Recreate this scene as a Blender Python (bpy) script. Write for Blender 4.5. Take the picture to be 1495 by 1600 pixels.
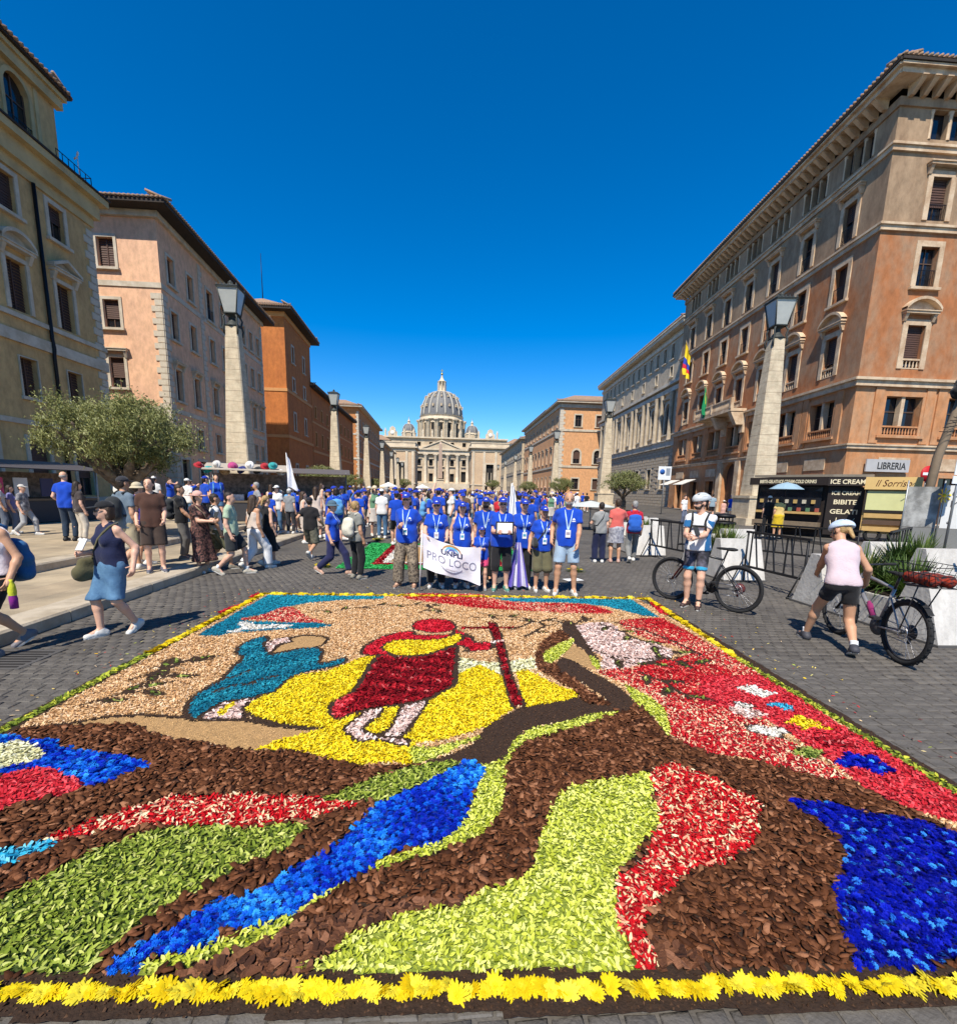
import bpy, bmesh, math, random
import numpy as np
from mathutils import Matrix, Vector
random.seed(7); RNG=np.random.default_rng(11)
for o in list(bpy.data.objects): bpy.data.objects.remove(o)
SC=bpy.context.scene; COL=SC.collection; PI=math.pi; RAD=math.radians
# ---- camera calibration (photo pixels 1495 x 1600) ----
FPX=748.0; PPX=747.5; PPY=900.0; CAMZ=1.75
PITCH=math.radians(10.13); ROLL=math.radians(1.4); YAW=math.radians(3.6)
def _basis():
    cp,sp=math.cos(PITCH),math.sin(PITCH); cy,sy=math.cos(YAW),math.sin(YAW)
    fw=(sy*cp,cy*cp,-sp); rt=(cy,-sy,0.0)
    up=(rt[1]*fw[2]-rt[2]*fw[1],rt[2]*fw[0]-rt[0]*fw[2],rt[0]*fw[1]-rt[1]*fw[0])
    c,s=math.cos(ROLL),math.sin(ROLL)
    r=tuple(c*rt[i]+s*up[i] for i in range(3)); u=tuple(-s*rt[i]+c*up[i] for i in range(3))
    return fw,r,u
FW,RT,UP=_basis()
def ray(px,py):
    a=(px-PPX)/FPX; b=-(py-PPY)/FPX
    return tuple(FW[i]+a*RT[i]+b*UP[i] for i in range(3))
def gp(px,py,z=0.0):            # photo pixel -> point on the level z
    d=ray(px,py); t=(z-CAMZ)/d[2]; return (d[0]*t,d[1]*t,z)
def atY(px,py,Y):
    d=ray(px,py); t=Y/d[1]; return (d[0]*t,Y,CAMZ+d[2]*t)
def atX(px,py,X):
    d=ray(px,py); t=X/d[0]; return (X,d[1]*t,CAMZ+d[2]*t)
def pj(x,y,z):
    d=(x,y,z-CAMZ); w=sum(d[i]*FW[i] for i in range(3))
    return (PPX+FPX*sum(d[i]*RT[i] for i in range(3))/w, PPY-FPX*sum(d[i]*UP[i] for i in range(3))/w)

# ---- camera ----
_c=bpy.data.cameras.new('camera'); CAM=bpy.data.objects.new('camera',_c); COL.objects.link(CAM)
_c.sensor_fit='VERTICAL'; _c.sensor_height=36.0; _c.lens=FPX/1600*36.0
_c.shift_y=(PPY-800.0)/1600.0; _c.shift_x=0.0
_c.clip_start=0.05; _c.clip_end=6000
CAM.matrix_world=Matrix(((RT[0],UP[0],-FW[0],0),(RT[1],UP[1],-FW[1],0),(RT[2],UP[2],-FW[2],CAMZ),(0,0,0,1)))
SC.camera=CAM
SC.render.resolution_x=956; SC.render.resolution_y=1024
# ---- sky, sun, exposure ----
SUN_EL=RAD(54); SUN_AZ=RAD(201)       # azimuth of the sun, clockwise from +Y
W=bpy.data.worlds.new('World'); SC.world=W; W.use_nodes=True
_n=W.node_tree.nodes; _l=W.node_tree.links
_bg=_n['Background']; _bg.inputs['Strength'].default_value=0.142
_s=_n.new('ShaderNodeTexSky'); _s.sky_type='NISHITA'; _s.sun_disc=False
_s.sun_elevation=SUN_EL; _s.sun_rotation=SUN_AZ; _s.altitude=0; _s.air_density=0.75; _s.dust_density=0.0; _s.ozone_density=2.0
_hs=_n.new('ShaderNodeHueSaturation'); _hs.inputs['Saturation'].default_value=1.5; _hs.inputs['Hue'].default_value=.503
_l.new(_s.outputs[0],_hs.inputs['Color']); _l.new(_hs.outputs[0],_bg.inputs['Color'])
_sl=bpy.data.lights.new('sun','SUN'); _sl.energy=5.0; _sl.angle=RAD(0.53); _sl.color=(1.0,0.93,0.82)
SUNO=bpy.data.objects.new('sun',_sl); COL.objects.link(SUNO)
_td=Vector((math.sin(SUN_AZ)*math.cos(SUN_EL),math.cos(SUN_AZ)*math.cos(SUN_EL),math.sin(SUN_EL)))
SUNO.rotation_euler=(-_td).to_track_quat('-Z','Y').to_euler(); SUNO.location=(0,0,60)
SC.view_settings.view_transform='Standard'; SC.view_settings.look='None'
SC.view_settings.exposure=0.42; SC.view_settings.gamma=1.0
SC.view_settings.use_curve_mapping=False

# ---------------------------------------------------------------- helpers
_MC={}
def mat(key,col,rough=.8,var=.12,scale=6.,bump=.15,bscale=30.,metal=0.,attr=None,spec=.3,streak=0.,col2=None,v2scale=1.5,trans=0.,sheen=0.):
    if key in _MC: return _MC[key]
    m=bpy.data.materials.new(key); m.use_nodes=True; nt=m.node_tree; N=nt.nodes; L=nt.links
    b=N['Principled BSDF']; b.inputs['Roughness'].default_value=rough; b.inputs['Metallic'].default_value=metal
    b.inputs['Specular IOR Level'].default_value=spec
    if sheen: b.inputs['Sheen Weight'].default_value=sheen
    tc=N.new('ShaderNodeTexCoord')
    src=tc.outputs['Object']
    nz=N.new('ShaderNodeTexNoise'); nz.inputs['Scale'].default_value=scale; nz.inputs['Detail'].default_value=5; L.new(src,nz.inputs['Vector'])
    c=tuple(col)+(1,)
    mx=N.new('ShaderNodeMix'); mx.data_type='RGBA'; mx.blend_type='MIX'
    mx.inputs['A'].default_value=tuple(max(0,v*(1-var*1.6)) for v in col)+(1,); mx.inputs['B'].default_value=tuple(min(1,v*(1+var*1.6)) for v in col)+(1,)
    L.new(nz.outputs['Fac'],mx.inputs['Factor']); out=mx.outputs['Result']
    if col2 is not None:
        n2=N.new('ShaderNodeTexNoise'); n2.inputs['Scale'].default_value=v2scale; n2.inputs['Detail'].default_value=6; n2.inputs['Roughness'].default_value=.65
        if streak:
            mp=N.new('ShaderNodeMapping'); mp.inputs['Scale'].default_value=(1,1,streak); L.new(src,mp.inputs['Vector']); L.new(mp.outputs[0],n2.inputs['Vector'])
        else: L.new(src,n2.inputs['Vector'])
        rp=N.new('ShaderNodeValToRGB'); rp.color_ramp.elements[0].position=.42; rp.color_ramp.elements[1].position=.62; L.new(n2.outputs['Fac'],rp.inputs['Fac'])
        m2=N.new('ShaderNodeMix'); m2.data_type='RGBA'; L.new(rp.outputs['Color'],m2.inputs['Factor']); L.new(out,m2.inputs['A']); m2.inputs['B'].default_value=tuple(col2)+(1,); out=m2.outputs['Result']
    if streak and col2 is not None:
        n5=N.new('ShaderNodeTexNoise'); n5.inputs['Scale'].default_value=2.6; n5.inputs['Detail'].default_value=9; n5.inputs['Roughness'].default_value=.72; mp5=N.new('ShaderNodeMapping'); mp5.inputs['Scale'].default_value=(1,1,.55); L.new(src,mp5.inputs['Vector']); L.new(mp5.outputs[0],n5.inputs['Vector'])
        r5=N.new('ShaderNodeValToRGB'); r5.color_ramp.elements[0].position=.36; r5.color_ramp.elements[0].color=(.62,.60,.58,1); r5.color_ramp.elements[1].position=.58; r5.color_ramp.elements[1].color=(1.08,1.06,1.04,1); L.new(n5.outputs['Fac'],r5.inputs['Fac'])
        m5=N.new('ShaderNodeMix'); m5.data_type='RGBA'; m5.blend_type='MULTIPLY'; m5.inputs['Factor'].default_value=.6; L.new(out,m5.inputs['A']); L.new(r5.outputs['Color'],m5.inputs['B']); out=m5.outputs['Result']
    if attr:
        at=N.new('ShaderNodeAttribute'); at.attribute_name='tint'; at.attribute_type='GEOMETRY'
        rp=N.new('ShaderNodeValToRGB'); e=rp.color_ramp.elements
        while len(e)<len(attr): e.new(.5)
        for i,(p,cc) in enumerate(attr): e[i].position=p; e[i].color=tuple(cc)+(1,)
        L.new(at.outputs['Fac'],rp.inputs['Fac'])
        m3=N.new('ShaderNodeMix'); m3.data_type='RGBA'; m3.blend_type='MULTIPLY'; m3.inputs['Factor'].default_value=.0
        out=rp.outputs['Color']
    L.new(out,b.inputs['Base Color'])
    if bump:
        n3=N.new('ShaderNodeTexNoise'); n3.inputs['Scale'].default_value=bscale; n3.inputs['Detail'].default_value=4; L.new(src,n3.inputs['Vector'])
        bp=N.new('ShaderNodeBump'); bp.inputs['Strength'].default_value=bump; bp.inputs['Distance'].default_value=.02; L.new(n3.outputs['Fac'],bp.inputs['Height']); L.new(bp.outputs[0],b.inputs['Normal'])
    if trans:   # thin leaves and petals let light through
        tr=N.new('ShaderNodeBsdfTranslucent'); L.new(out,tr.inputs['Color']); ms=N.new('ShaderNodeMixShader'); ms.inputs[0].default_value=trans
        L.new(b.outputs[0],ms.inputs[1]); L.new(tr.outputs[0],ms.inputs[2]); L.new(ms.outputs[0],N['Material Output'].inputs['Surface'])
    _MC[key]=m; return m
def thing(name,label,cat,loc=(0,0,0),rz=0.,group=None):
    o=bpy.data.objects.new(name,None); o.empty_display_size=.2; COL.objects.link(o); o.location=loc; o.rotation_euler=(0,0,rz)
    o['label']=label; o['category']=cat
    if group: o['group']=group
    return o
def tag(o,label=None,cat=None,group=None,kind=None):
    if label: o['label']=label
    if cat: o['category']=cat
    if group: o['group']=group
    if kind: o['kind']=kind
    return o
def link(name,me,parent=None,M=None):
    o=bpy.data.objects.new(name,me); COL.objects.link(o)
    if parent is not None: o.parent=parent
    if M is not None: o.matrix_local=M if isinstance(M,Matrix) else Matrix.Translation(M)
    return o
def npmesh(name,V,F,mats,smooth=False,tint=None,midx=None):
    """V (n,3); F (m,k) with equal k, or list of faces"""
    me=bpy.data.meshes.new(name)
    V=np.asarray(V,dtype=np.float32)
    if isinstance(F,np.ndarray) and F.ndim==2:
        m,k=F.shape; me.vertices.add(len(V)); me.vertices.foreach_set('co',V.ravel()); me.loops.add(m*k); me.polygons.add(m)
        me.loops.foreach_set('vertex_index',F.astype(np.int32).ravel()); me.polygons.foreach_set('loop_start',np.arange(0,m*k,k,dtype=np.int32))
        try: me.polygons.foreach_set('loop_total',np.full(m,k,dtype=np.int32))
        except Exception: pass
        me.update(calc_edges=True)
    else: me.from_pydata([tuple(v) for v in V],[],[list(f) for f in F]); me.update()
    for mm in (mats if isinstance(mats,(list,tuple)) else [mats]): me.materials.append(mm)
    if midx is not None: me.polygons.foreach_set('material_index',np.asarray(midx,dtype=np.int32))
    if smooth: me.polygons.foreach_set('use_smooth',np.ones(len(me.polygons),dtype=bool))
    if tint is not None:
        a=me.attributes.new('tint','FLOAT','FACE'); a.data.foreach_set('value',np.asarray(tint,dtype=np.float32))
    return me
class MB:
    """collects shapes for ONE mesh; X is an optional transform of the shapes added"""
    def __init__(s): s.v=[]; s.f=[]; s.X=None; s.sm=[]
    def add(s,vs,fs,smooth=False):
        n=len(s.v)
        if s.X is not None: vs=[tuple(s.X@Vector(v)) for v in vs]
        s.v.extend(vs); s.f.extend([tuple(i+n for i in f) for f in fs]); s.sm.extend([smooth]*len(fs)); return s
    def box(s,x0,x1,y0,y1,z0,z1):
        return s.add([(x0,y0,z0),(x1,y0,z0),(x1,y1,z0),(x0,y1,z0),(x0,y0,z1),(x1,y0,z1),(x1,y1,z1),(x0,y1,z1)],[(0,3,2,1),(4,5,6,7),(0,1,5,4),(1,2,6,5),(2,3,7,6),(3,0,4,7)])
    def frus(s,x0,x1,y0,y1,z0,X0,X1,Y0,Y1,z1):
        return s.add([(x0,y0,z0),(x1,y0,z0),(x1,y1,z0),(x0,y1,z0),(X0,Y0,z1),(X1,Y0,z1),(X1,Y1,z1),(X0,Y1,z1)],[(0,3,2,1),(4,5,6,7),(0,1,5,4),(1,2,6,5),(2,3,7,6),(3,0,4,7)])
    def prism(s,poly,y0,y1):      # polygon in x,z extruded along y (polygon counter-clockwise seen from -y)
        n=len(poly); vs=[(x,y0,z) for x,z in poly]+[(x,y1,z) for x,z in poly]
        fs=[tuple(range(n)),tuple(range(2*n-1,n-1,-1))]+[((i+1)%n,i,n+i,n+(i+1)%n) for i in range(n)]
        return s.add(vs,fs)
    def zprism(s,poly,z0,z1):     # polygon in x,y (ccw from above)
        n=len(poly); vs=[(x,y,z0) for x,y in poly]+[(x,y,z1) for x,y in poly]
        fs=[tuple(range(n-1,-1,-1)),tuple(range(n,2*n))]+[(i,(i+1)%n,n+(i+1)%n,n+i) for i in range(n)]
        return s.add(vs,fs)
    def tube(s,pts,r,n=8,cap=True,smooth=True):
        pts=[Vector(p) for p in pts]; R=r if isinstance(r,(list,tuple)) else [r]*len(pts); vs=[];fs=[]
        pt=None
        for i,p in enumerate(pts):
            d=(pts[min(i+1,len(pts)-1)]-pts[max(i-1,0)]); d=d.normalized() if d.length>1e-9 else Vector((0,0,1))
            if pt is None:
                a=Vector((0,0,1)) if abs(d.z)<.9 else Vector((1,0,0)); u=d.cross(a).normalized()
            else:
                u=(u-d*u.dot(d)); u=u.normalized() if u.length>1e-6 else d.orthogonal().normalized()
            w=d.cross(u); pt=d
            for k in range(n):
                t=2*PI*k/n; vs.append(tuple(p+(u*math.cos(t)+w*math.sin(t))*R[i]))
        for i in range(len(pts)-1):
            for k in range(n): fs.append((i*n+k,i*n+(k+1)%n,(i+1)*n+(k+1)%n,(i+1)*n+k))
        if cap: fs.append(tuple(range(n-1,-1,-1))); fs.append(tuple(range((len(pts)-1)*n,len(pts)*n)))
        return s.add(vs,fs,smooth)
    def lathe(s,prof,n=16,c=(0,0,0),smooth=True,a0=0,a1=2*PI):
        vs=[];fs=[];m=len(prof); full=abs(a1-a0-2*PI)<1e-6; K=n if full else n+1
        for k in range(K):
            t=a0+(a1-a0)*k/n
            for r,z in prof: vs.append((c[0]+r*math.cos(t),c[1]+r*math.sin(t),c[2]+z))
        for k in range(n):
            k2=(k+1)%K
            for i in range(m-1): fs.append((k*m+i,k2*m+i,k2*m+i+1,k*m+i+1))
        return s.add(vs,fs,smooth)
    def torus(s,c,R,r,ax='y',n=36,m=8):
        pts=[]
        vs=[];fs=[]
        for k in range(n):
            t=2*PI*k/n
            for j in range(m):
                p=2*PI*j/m; q=R+r*math.cos(p); h=r*math.sin(p)
                if ax=='y': vs.append((c[0]+q*math.cos(t),c[1]+h,c[2]+q*math.sin(t)))
                elif ax=='x': vs.append((c[0]+h,c[1]+q*math.cos(t),c[2]+q*math.sin(t)))
                else: vs.append((c[0]+q*math.cos(t),c[1]+q*math.sin(t),c[2]+h))
        for k in range(n):
            for j in range(m): fs.append((k*m+j,k*m+(j+1)%m,((k+1)%n)*m+(j+1)%m,((k+1)%n)*m+j))
        return s.add(vs,fs,True)
    def ell(s,c,r,n=12,m=8):
        vs=[];fs=[]
        for i in range(m+1):
            a=-PI/2+PI*i/m
            for k in range(n):
                t=2*PI*k/n; vs.append((c[0]+r[0]*math.cos(a)*math.cos(t),c[1]+r[1]*math.cos(a)*math.sin(t),c[2]+r[2]*math.sin(a)))
        for i in range(m):
            for k in range(n): fs.append((i*n+k,i*n+(k+1)%n,(i+1)*n+(k+1)%n,(i+1)*n+k))
        return s.add(vs,fs,True)
    def mesh(s,name,m):
        me=bpy.data.meshes.new(name); me.from_pydata(s.v,[],s.f); me.update()
        if any(s.sm): me.polygons.foreach_set('use_smooth',s.sm)
        for mm in (m if isinstance(m,(list,tuple)) else [m]): me.materials.append(mm)
        return me
    def build(s,name,m,parent=None,M=None): return link(name,s.mesh(name,m),parent,M)
def text_mesh(txt,size,extr=.004,shear=0.,bold=0.,align='CENTER'):
    c=bpy.data.curves.new('t','FONT'); c.body=txt; c.size=size; c.extrude=extr; c.shear=shear; c.offset=bold; c.align_x=align; c.resolution_u=3
    o=bpy.data.objects.new('t',c); COL.objects.link(o)
    dg=bpy.context.evaluated_depsgraph_get(); me=bpy.data.meshes.new_from_object(o.evaluated_get(dg),depsgraph=dg)
    bpy.data.objects.remove(o); bpy.data.curves.remove(c); me.materials.clear(); return me
def put_text(name,txt,size,m,parent,M,sx=1.,**k):
    me=text_mesh(txt,size,**k); me.materials.append(m)
    if sx!=1.:
        me.transform(Matrix.Diagonal((sx,1,1,1)))
    me.name=name
    return link(name,me,parent,M)
def copy_tree(o,parent=None):
    c=o.copy(); COL.objects.link(c); c.parent=parent
    for ch in o.children: copy_tree(ch,c)
    return c

# ---------------------------------------------------------------- ground
def ground_mat(key,kind):
    m=bpy.data.materials.new(key); m.use_nodes=True; N=m.node_tree.nodes; L=m.node_tree.links; b=N['Principled BSDF']; b.inputs['Roughness'].default_value=.8; b.inputs['Specular IOR Level'].default_value=.3
    tc=N.new('ShaderNodeTexCoord'); mp=N.new('ShaderNodeMapping'); L.new(tc.outputs['Object'],mp.inputs['Vector'])
    if kind=='sett':
        br=N.new('ShaderNodeTexBrick'); br.inputs['Scale'].default_value=1; br.inputs['Brick Width'].default_value=.125; br.inputs['Row Height'].default_value=.118; br.inputs['Mortar Size'].default_value=.008; br.inputs['Mortar Smooth'].default_value=.6; br.inputs['Bias'].default_value=-.2
        br.inputs['Color1'].default_value=(.112,.102,.088,1); br.inputs['Color2'].default_value=(.082,.074,.064,1); br.inputs['Mortar'].default_value=(.075,.068,.058,1)
        mp.inputs['Rotation'].default_value=(0,0,.06)
    else:
        br=N.new('ShaderNodeTexBrick'); br.inputs['Scale'].default_value=1; br.inputs['Brick Width'].default_value=1.9; br.inputs['Row Height'].default_value=.62; br.inputs['Mortar Size'].default_value=.007; br.inputs['Color1'].default_value=(.385,.315,.215,1); br.inputs['Color2'].default_value=(.33,.265,.18,1); br.inputs['Mortar'].default_value=(.26,.22,.17,1)
        mp.inputs['Rotation'].default_value=(0,0,PI/2)
    L.new(mp.outputs[0],br.inputs['Vector'])
    n=N.new('ShaderNodeTexNoise'); n.inputs['Scale'].default_value=.7 if kind=='sett' else 1.6; n.inputs['Detail'].default_value=8; L.new(tc.outputs['Object'],n.inputs['Vector'])
    rp=N.new('ShaderNodeValToRGB'); rp.color_ramp.elements[0].color=(.72,.72,.72,1); rp.color_ramp.elements[1].color=(1.25,1.22,1.18,1); rp.color_ramp.elements[0].position=.35; rp.color_ramp.elements[1].position=.68; L.new(n.outputs['Fac'],rp.inputs['Fac'])
    mx=N.new('ShaderNodeMix'); mx.data_type='RGBA'; mx.blend_type='MULTIPLY'; mx.inputs['Factor'].default_value=1; L.new(br.outputs['Color'],mx.inputs['A']); L.new(rp.outputs['Color'],mx.inputs['B']); L.new(mx.outputs['Result'],b.inputs['Base Color'])
    n2=N.new('ShaderNodeTexNoise'); n2.inputs['Scale'].default_value=45; L.new(tc.outputs['Object'],n2.inputs['Vector'])
    ad=N.new('ShaderNodeMath'); ad.operation='MULTIPLY_ADD'; L.new(br.outputs['Fac'],ad.inputs[0]); ad.inputs[1].default_value=-1.0; L.new(n2.outputs['Fac'],ad.inputs[2])
    bp=N.new('ShaderNodeBump'); bp.inputs['Strength'].default_value=.5; bp.inputs['Distance'].default_value=.012; L.new(ad.outputs[0],bp.inputs['Height']); L.new(bp.outputs[0],b.inputs['Normal'])
    return m
SETT=ground_mat('sett_paving','sett'); PAVE=ground_mat('travertine_paving','pave')
b=MB(); b.add([(-900,-300,-.006),(900,-300,-.006),(900,2500,-.006),(-900,2500,-.006)],[(0,1,2,3)]); tag(b.build('ground',SETT),kind='structure')
KX=[(-30,-4.6),(5,-4.72),(16,-5.0),(60,-6.0),(130,-8.0),(280,-11)]     # kerb line of the left pavement (y, x)
def kx(y):
    for (y0,x0),(y1,x1) in zip(KX,KX[1:]):
        if y<=y1: return x0+(x1-x0)*(y-y0)/(y1-y0)
    return KX[-1][1]
def slab(name,offs,z0,z1,xout,y0=-30,y1=270,m=PAVE):
    b=MB(); ys=[y0,-5,5,16,30,60,100,130,200,y1]
    pts=[(kx(y)+offs,y) for y in ys]; n=len(ys)
    V=[(x,y,z1) for x,y in pts]+[(xout,y,z1) for y in ys]; b.add(V,[(i+1,i,n+i,n+i+1)[::-1] if False else (i,i+1,n+i+1,n+i) for i in range(n-1)])
    V2=[(x,y,z1) for x,y in pts]+[(x,y,z0) for x,y in pts]; b.add(V2,[(i,n+i,n+i+1,i+1) for i in range(n-1)])
    return tag(b.build(name,m),kind='structure')
slab('pavement',-.46,.0,.146,-60)
slab('upper_pavement',-2.35-.36,.14,.296,-60)
# kerb stones, one by one
KERB=mat('kerb_travertine',(.47,.40,.30),.8,.16,3,.35,22,col2=(.34,.28,.2),v2scale=2.2)
def kerb_line(offs,z0,z1,w,parent,L=1.6,y0=-3.,y1=75.):
    y=y0; k=0
    while y<y1:
        l=L*(.85+.3*random.random()); a=Vector((kx(y)+offs,y+.008,0)); c=Vector((kx(y+l)+offs,y+l-.008,0))
        b=MB(); d=(c-a).normalized(); nn=Vector((-d.y,d.x,0)); q=.025
        prof=[(0,z0),(0,z1-q),(-q,z1),(-w,z1),(-w,z0)]; P=[a,c]; vs=[]
        for p in P:
            for o_,z in prof: e=p+nn*(-o_); vs.append((e.x,e.y,z+random.uniform(-.002,.002)))
        m_=len(prof); b.add(vs,[tuple(range(m_))[::-1],tuple(range(m_,2*m_))]+[(i,(i+1)%m_,m_+(i+1)%m_,m_+i) for i in range(m_)])
        link('kerb_stone',b.mesh('kerb_stone',KERB),parent); y+=l; k+=1
kp=bpy.data.objects.new('kerb',None); COL.objects.link(kp); kp['kind']='structure'
kerb_line(0.,-.02,.15,.455,kp); kerb_line(-2.35,.13,.30,.355,kp)
b=MB(); V=[(14.0,-30),(14.2,16),(15.5,60),(16.5,130),(17.5,270)]; n=len(V)
b.add([(x,y,.13) for x,y in V]+[(70,y,.13) for x,y in V],[(i+1,i,n+i,n+i+1) for i in range(n-1)]); b.add([(x,y,.13) for x,y in V]+[(x,y,-.02) for x,y in V],[(i,i+1,n+i+1,n+i) for i in range(n-1)])
tag(b.build('right_pavement',SETT),kind='structure')
# individual setts near the camera, outside the flower carpet
SETM=mat('basalt_sett',(.092,.083,.072),.72,.25,14,.4,60,attr=None,col2=(.125,.113,.097),v2scale=2.5)
SETT_T=mat('basalt_setts_far',(.1,.1,.1),.75,.2,10,.4,60,attr=[(0,(.072,.064,.055)),(.5,(.098,.088,.076)),(1,(.132,.118,.100))])
C_FL,C_FR,C_NR,C_NL=gp(408,927),gp(1016,935),None,None
def carpet_inside(x,y,m=0.):
    return -3.16-m<x<3.24+m and 1.28-m<y<7.92+m
setts=[]
Wd,Hd=.125,.118
for j in range(-6,130):
    y=.55+j*Hd
    for i in range(-110,110):
        x=(i+(.5 if j%2 else 0))*Wd+.05*math.sin(y*.9)
        if x<kx(y)+.07 or x>13.9 or y>12.5: continue
        if carpet_inside(x,y,-.16): continue
        px,py=pj(x,y,0) if y>.3 else (9e9,9e9)
        if not(-250<px<1745 and py<1800): continue
        setts.append((x,y,((px-747)**2+(py-800)**2), -250<px<1745 and 0<=px<=1495 and py<1600))
random.shuffle(setts)
vis=sorted([s for s in setts if s[3]],key=lambda s:s[1]**2+s[0]**2)[:300]; rest=[s for s in setts if s not in set(vis)]
def sett_mesh():
    b=MB(); w,h=Wd-.012,Hd-.012; j=lambda a:random.uniform(-a,a); q=.012
    lo=[(-w/2+j(.006),-h/2+j(.006)),(w/2+j(.006),-h/2+j(.006)),(w/2+j(.006),h/2+j(.006)),(-w/2+j(.006),h/2+j(.006))]
    vs=[(x,y,-.03) for x,y in lo]+[(x,y,-.0035) for x,y in lo]+[(x*.88,y*.88,.001+j(.0015)) for x,y in lo]
    return b.add(vs,[(0,1,5,4),(1,2,6,5),(2,3,7,6),(3,0,4,7),(4,5,9,8),(5,6,10,9),(6,7,11,10),(7,4,8,11),(8,9,10,11)]).mesh('sett',SETM)
sm=[sett_mesh() for _ in range(10)]
gobj=bpy.data.objects['ground']
for x,y,_,_ in vis:
    o=link('sett',random.choice(sm),gobj); o.location=(x,y,random.uniform(-.002,.0015)); o.rotation_euler=(random.uniform(-.012,.012),random.uniform(-.012,.012),random.uniform(-.05,.05)+random.choice((0,PI)))
base=np.array([v.co[:] for v in sm[0].vertices]); fb=np.array([p.vertices[:] for p in sm[0].polygons]); R_=np.array([(x,y) for x,y,_,_ in rest]); n=len(R_); nv=len(base)
V=np.tile(base,(n,1,1)); V[:,:,:2]+=RNG.normal(0,.003,V[:,:,:2].shape); V[:,:,2]+=RNG.normal(0,.0009,V[:,:,2].shape); V[:,:,0]+=R_[:,0,None]; V[:,:,1]+=R_[:,1,None]; V[:,:,2]+=RNG.uniform(-.002,.0015,n)[:,None]
Fq=(fb[None]+np.arange(n)[:,None,None]*nv).reshape(-1,4)
o=link('setts',npmesh('setts',V.reshape(-1,3),Fq,SETT_T,tint=np.repeat(np.clip(RNG.uniform(0,1,n)*.6+.2+.22*np.sin(R_[:,0]*1.7+1.1*np.sin(R_[:,1]*.9))*np.cos(R_[:,1]*1.3),0,1),len(fb))),gobj); o['kind']='stuff'

# ---------------------------------------------------------------- buildings
TRAV=mat('travertine',(.60,.53,.42),.75,.14,2.2,.25,18,col2=(.46,.39,.29),v2scale=.9)
TRAVW=mat('pale_stone_trim',(.56,.49,.38),.75,.12,3,.2,25,col2=(.44,.37,.27),v2scale=1.3)
SHUT=mat('brown_shutter',(.085,.045,.032),.6,.2,9,.1,40)
GLASS=mat('window_glass',(.012,.014,.018),.08,.05,2,0,1,spec=.6)
FRAMEW=mat('window_wood',(.10,.06,.04),.55,.15,12,.1,50)
TILE=mat('roof_tile',(.34,.20,.12),.9,.25,3,.5,9,col2=(.22,.17,.12),v2scale=2.2)
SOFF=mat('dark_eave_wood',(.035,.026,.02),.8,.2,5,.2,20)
IRON=mat('black_iron',(.018,.018,.02),.5,.1,8,.1,40,metal=.6)
def plaster(key,c,c2,streak=.35): return mat(key,c,.92,.10,1.4,.35,22,col2=c2,v2scale=.55,streak=streak)
_WC={}
def wmesh(key,fn,m):
    if key not in _WC:
        b=MB(); fn(b); _WC[key]=b.mesh(key[0],m)
    return _WC[key]
def arc_pts(w,v0,n=10): return [(w/2*math.cos(PI*i/n),v0+w/2*math.sin(PI*i/n)) for i in range(n+1)]
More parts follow.
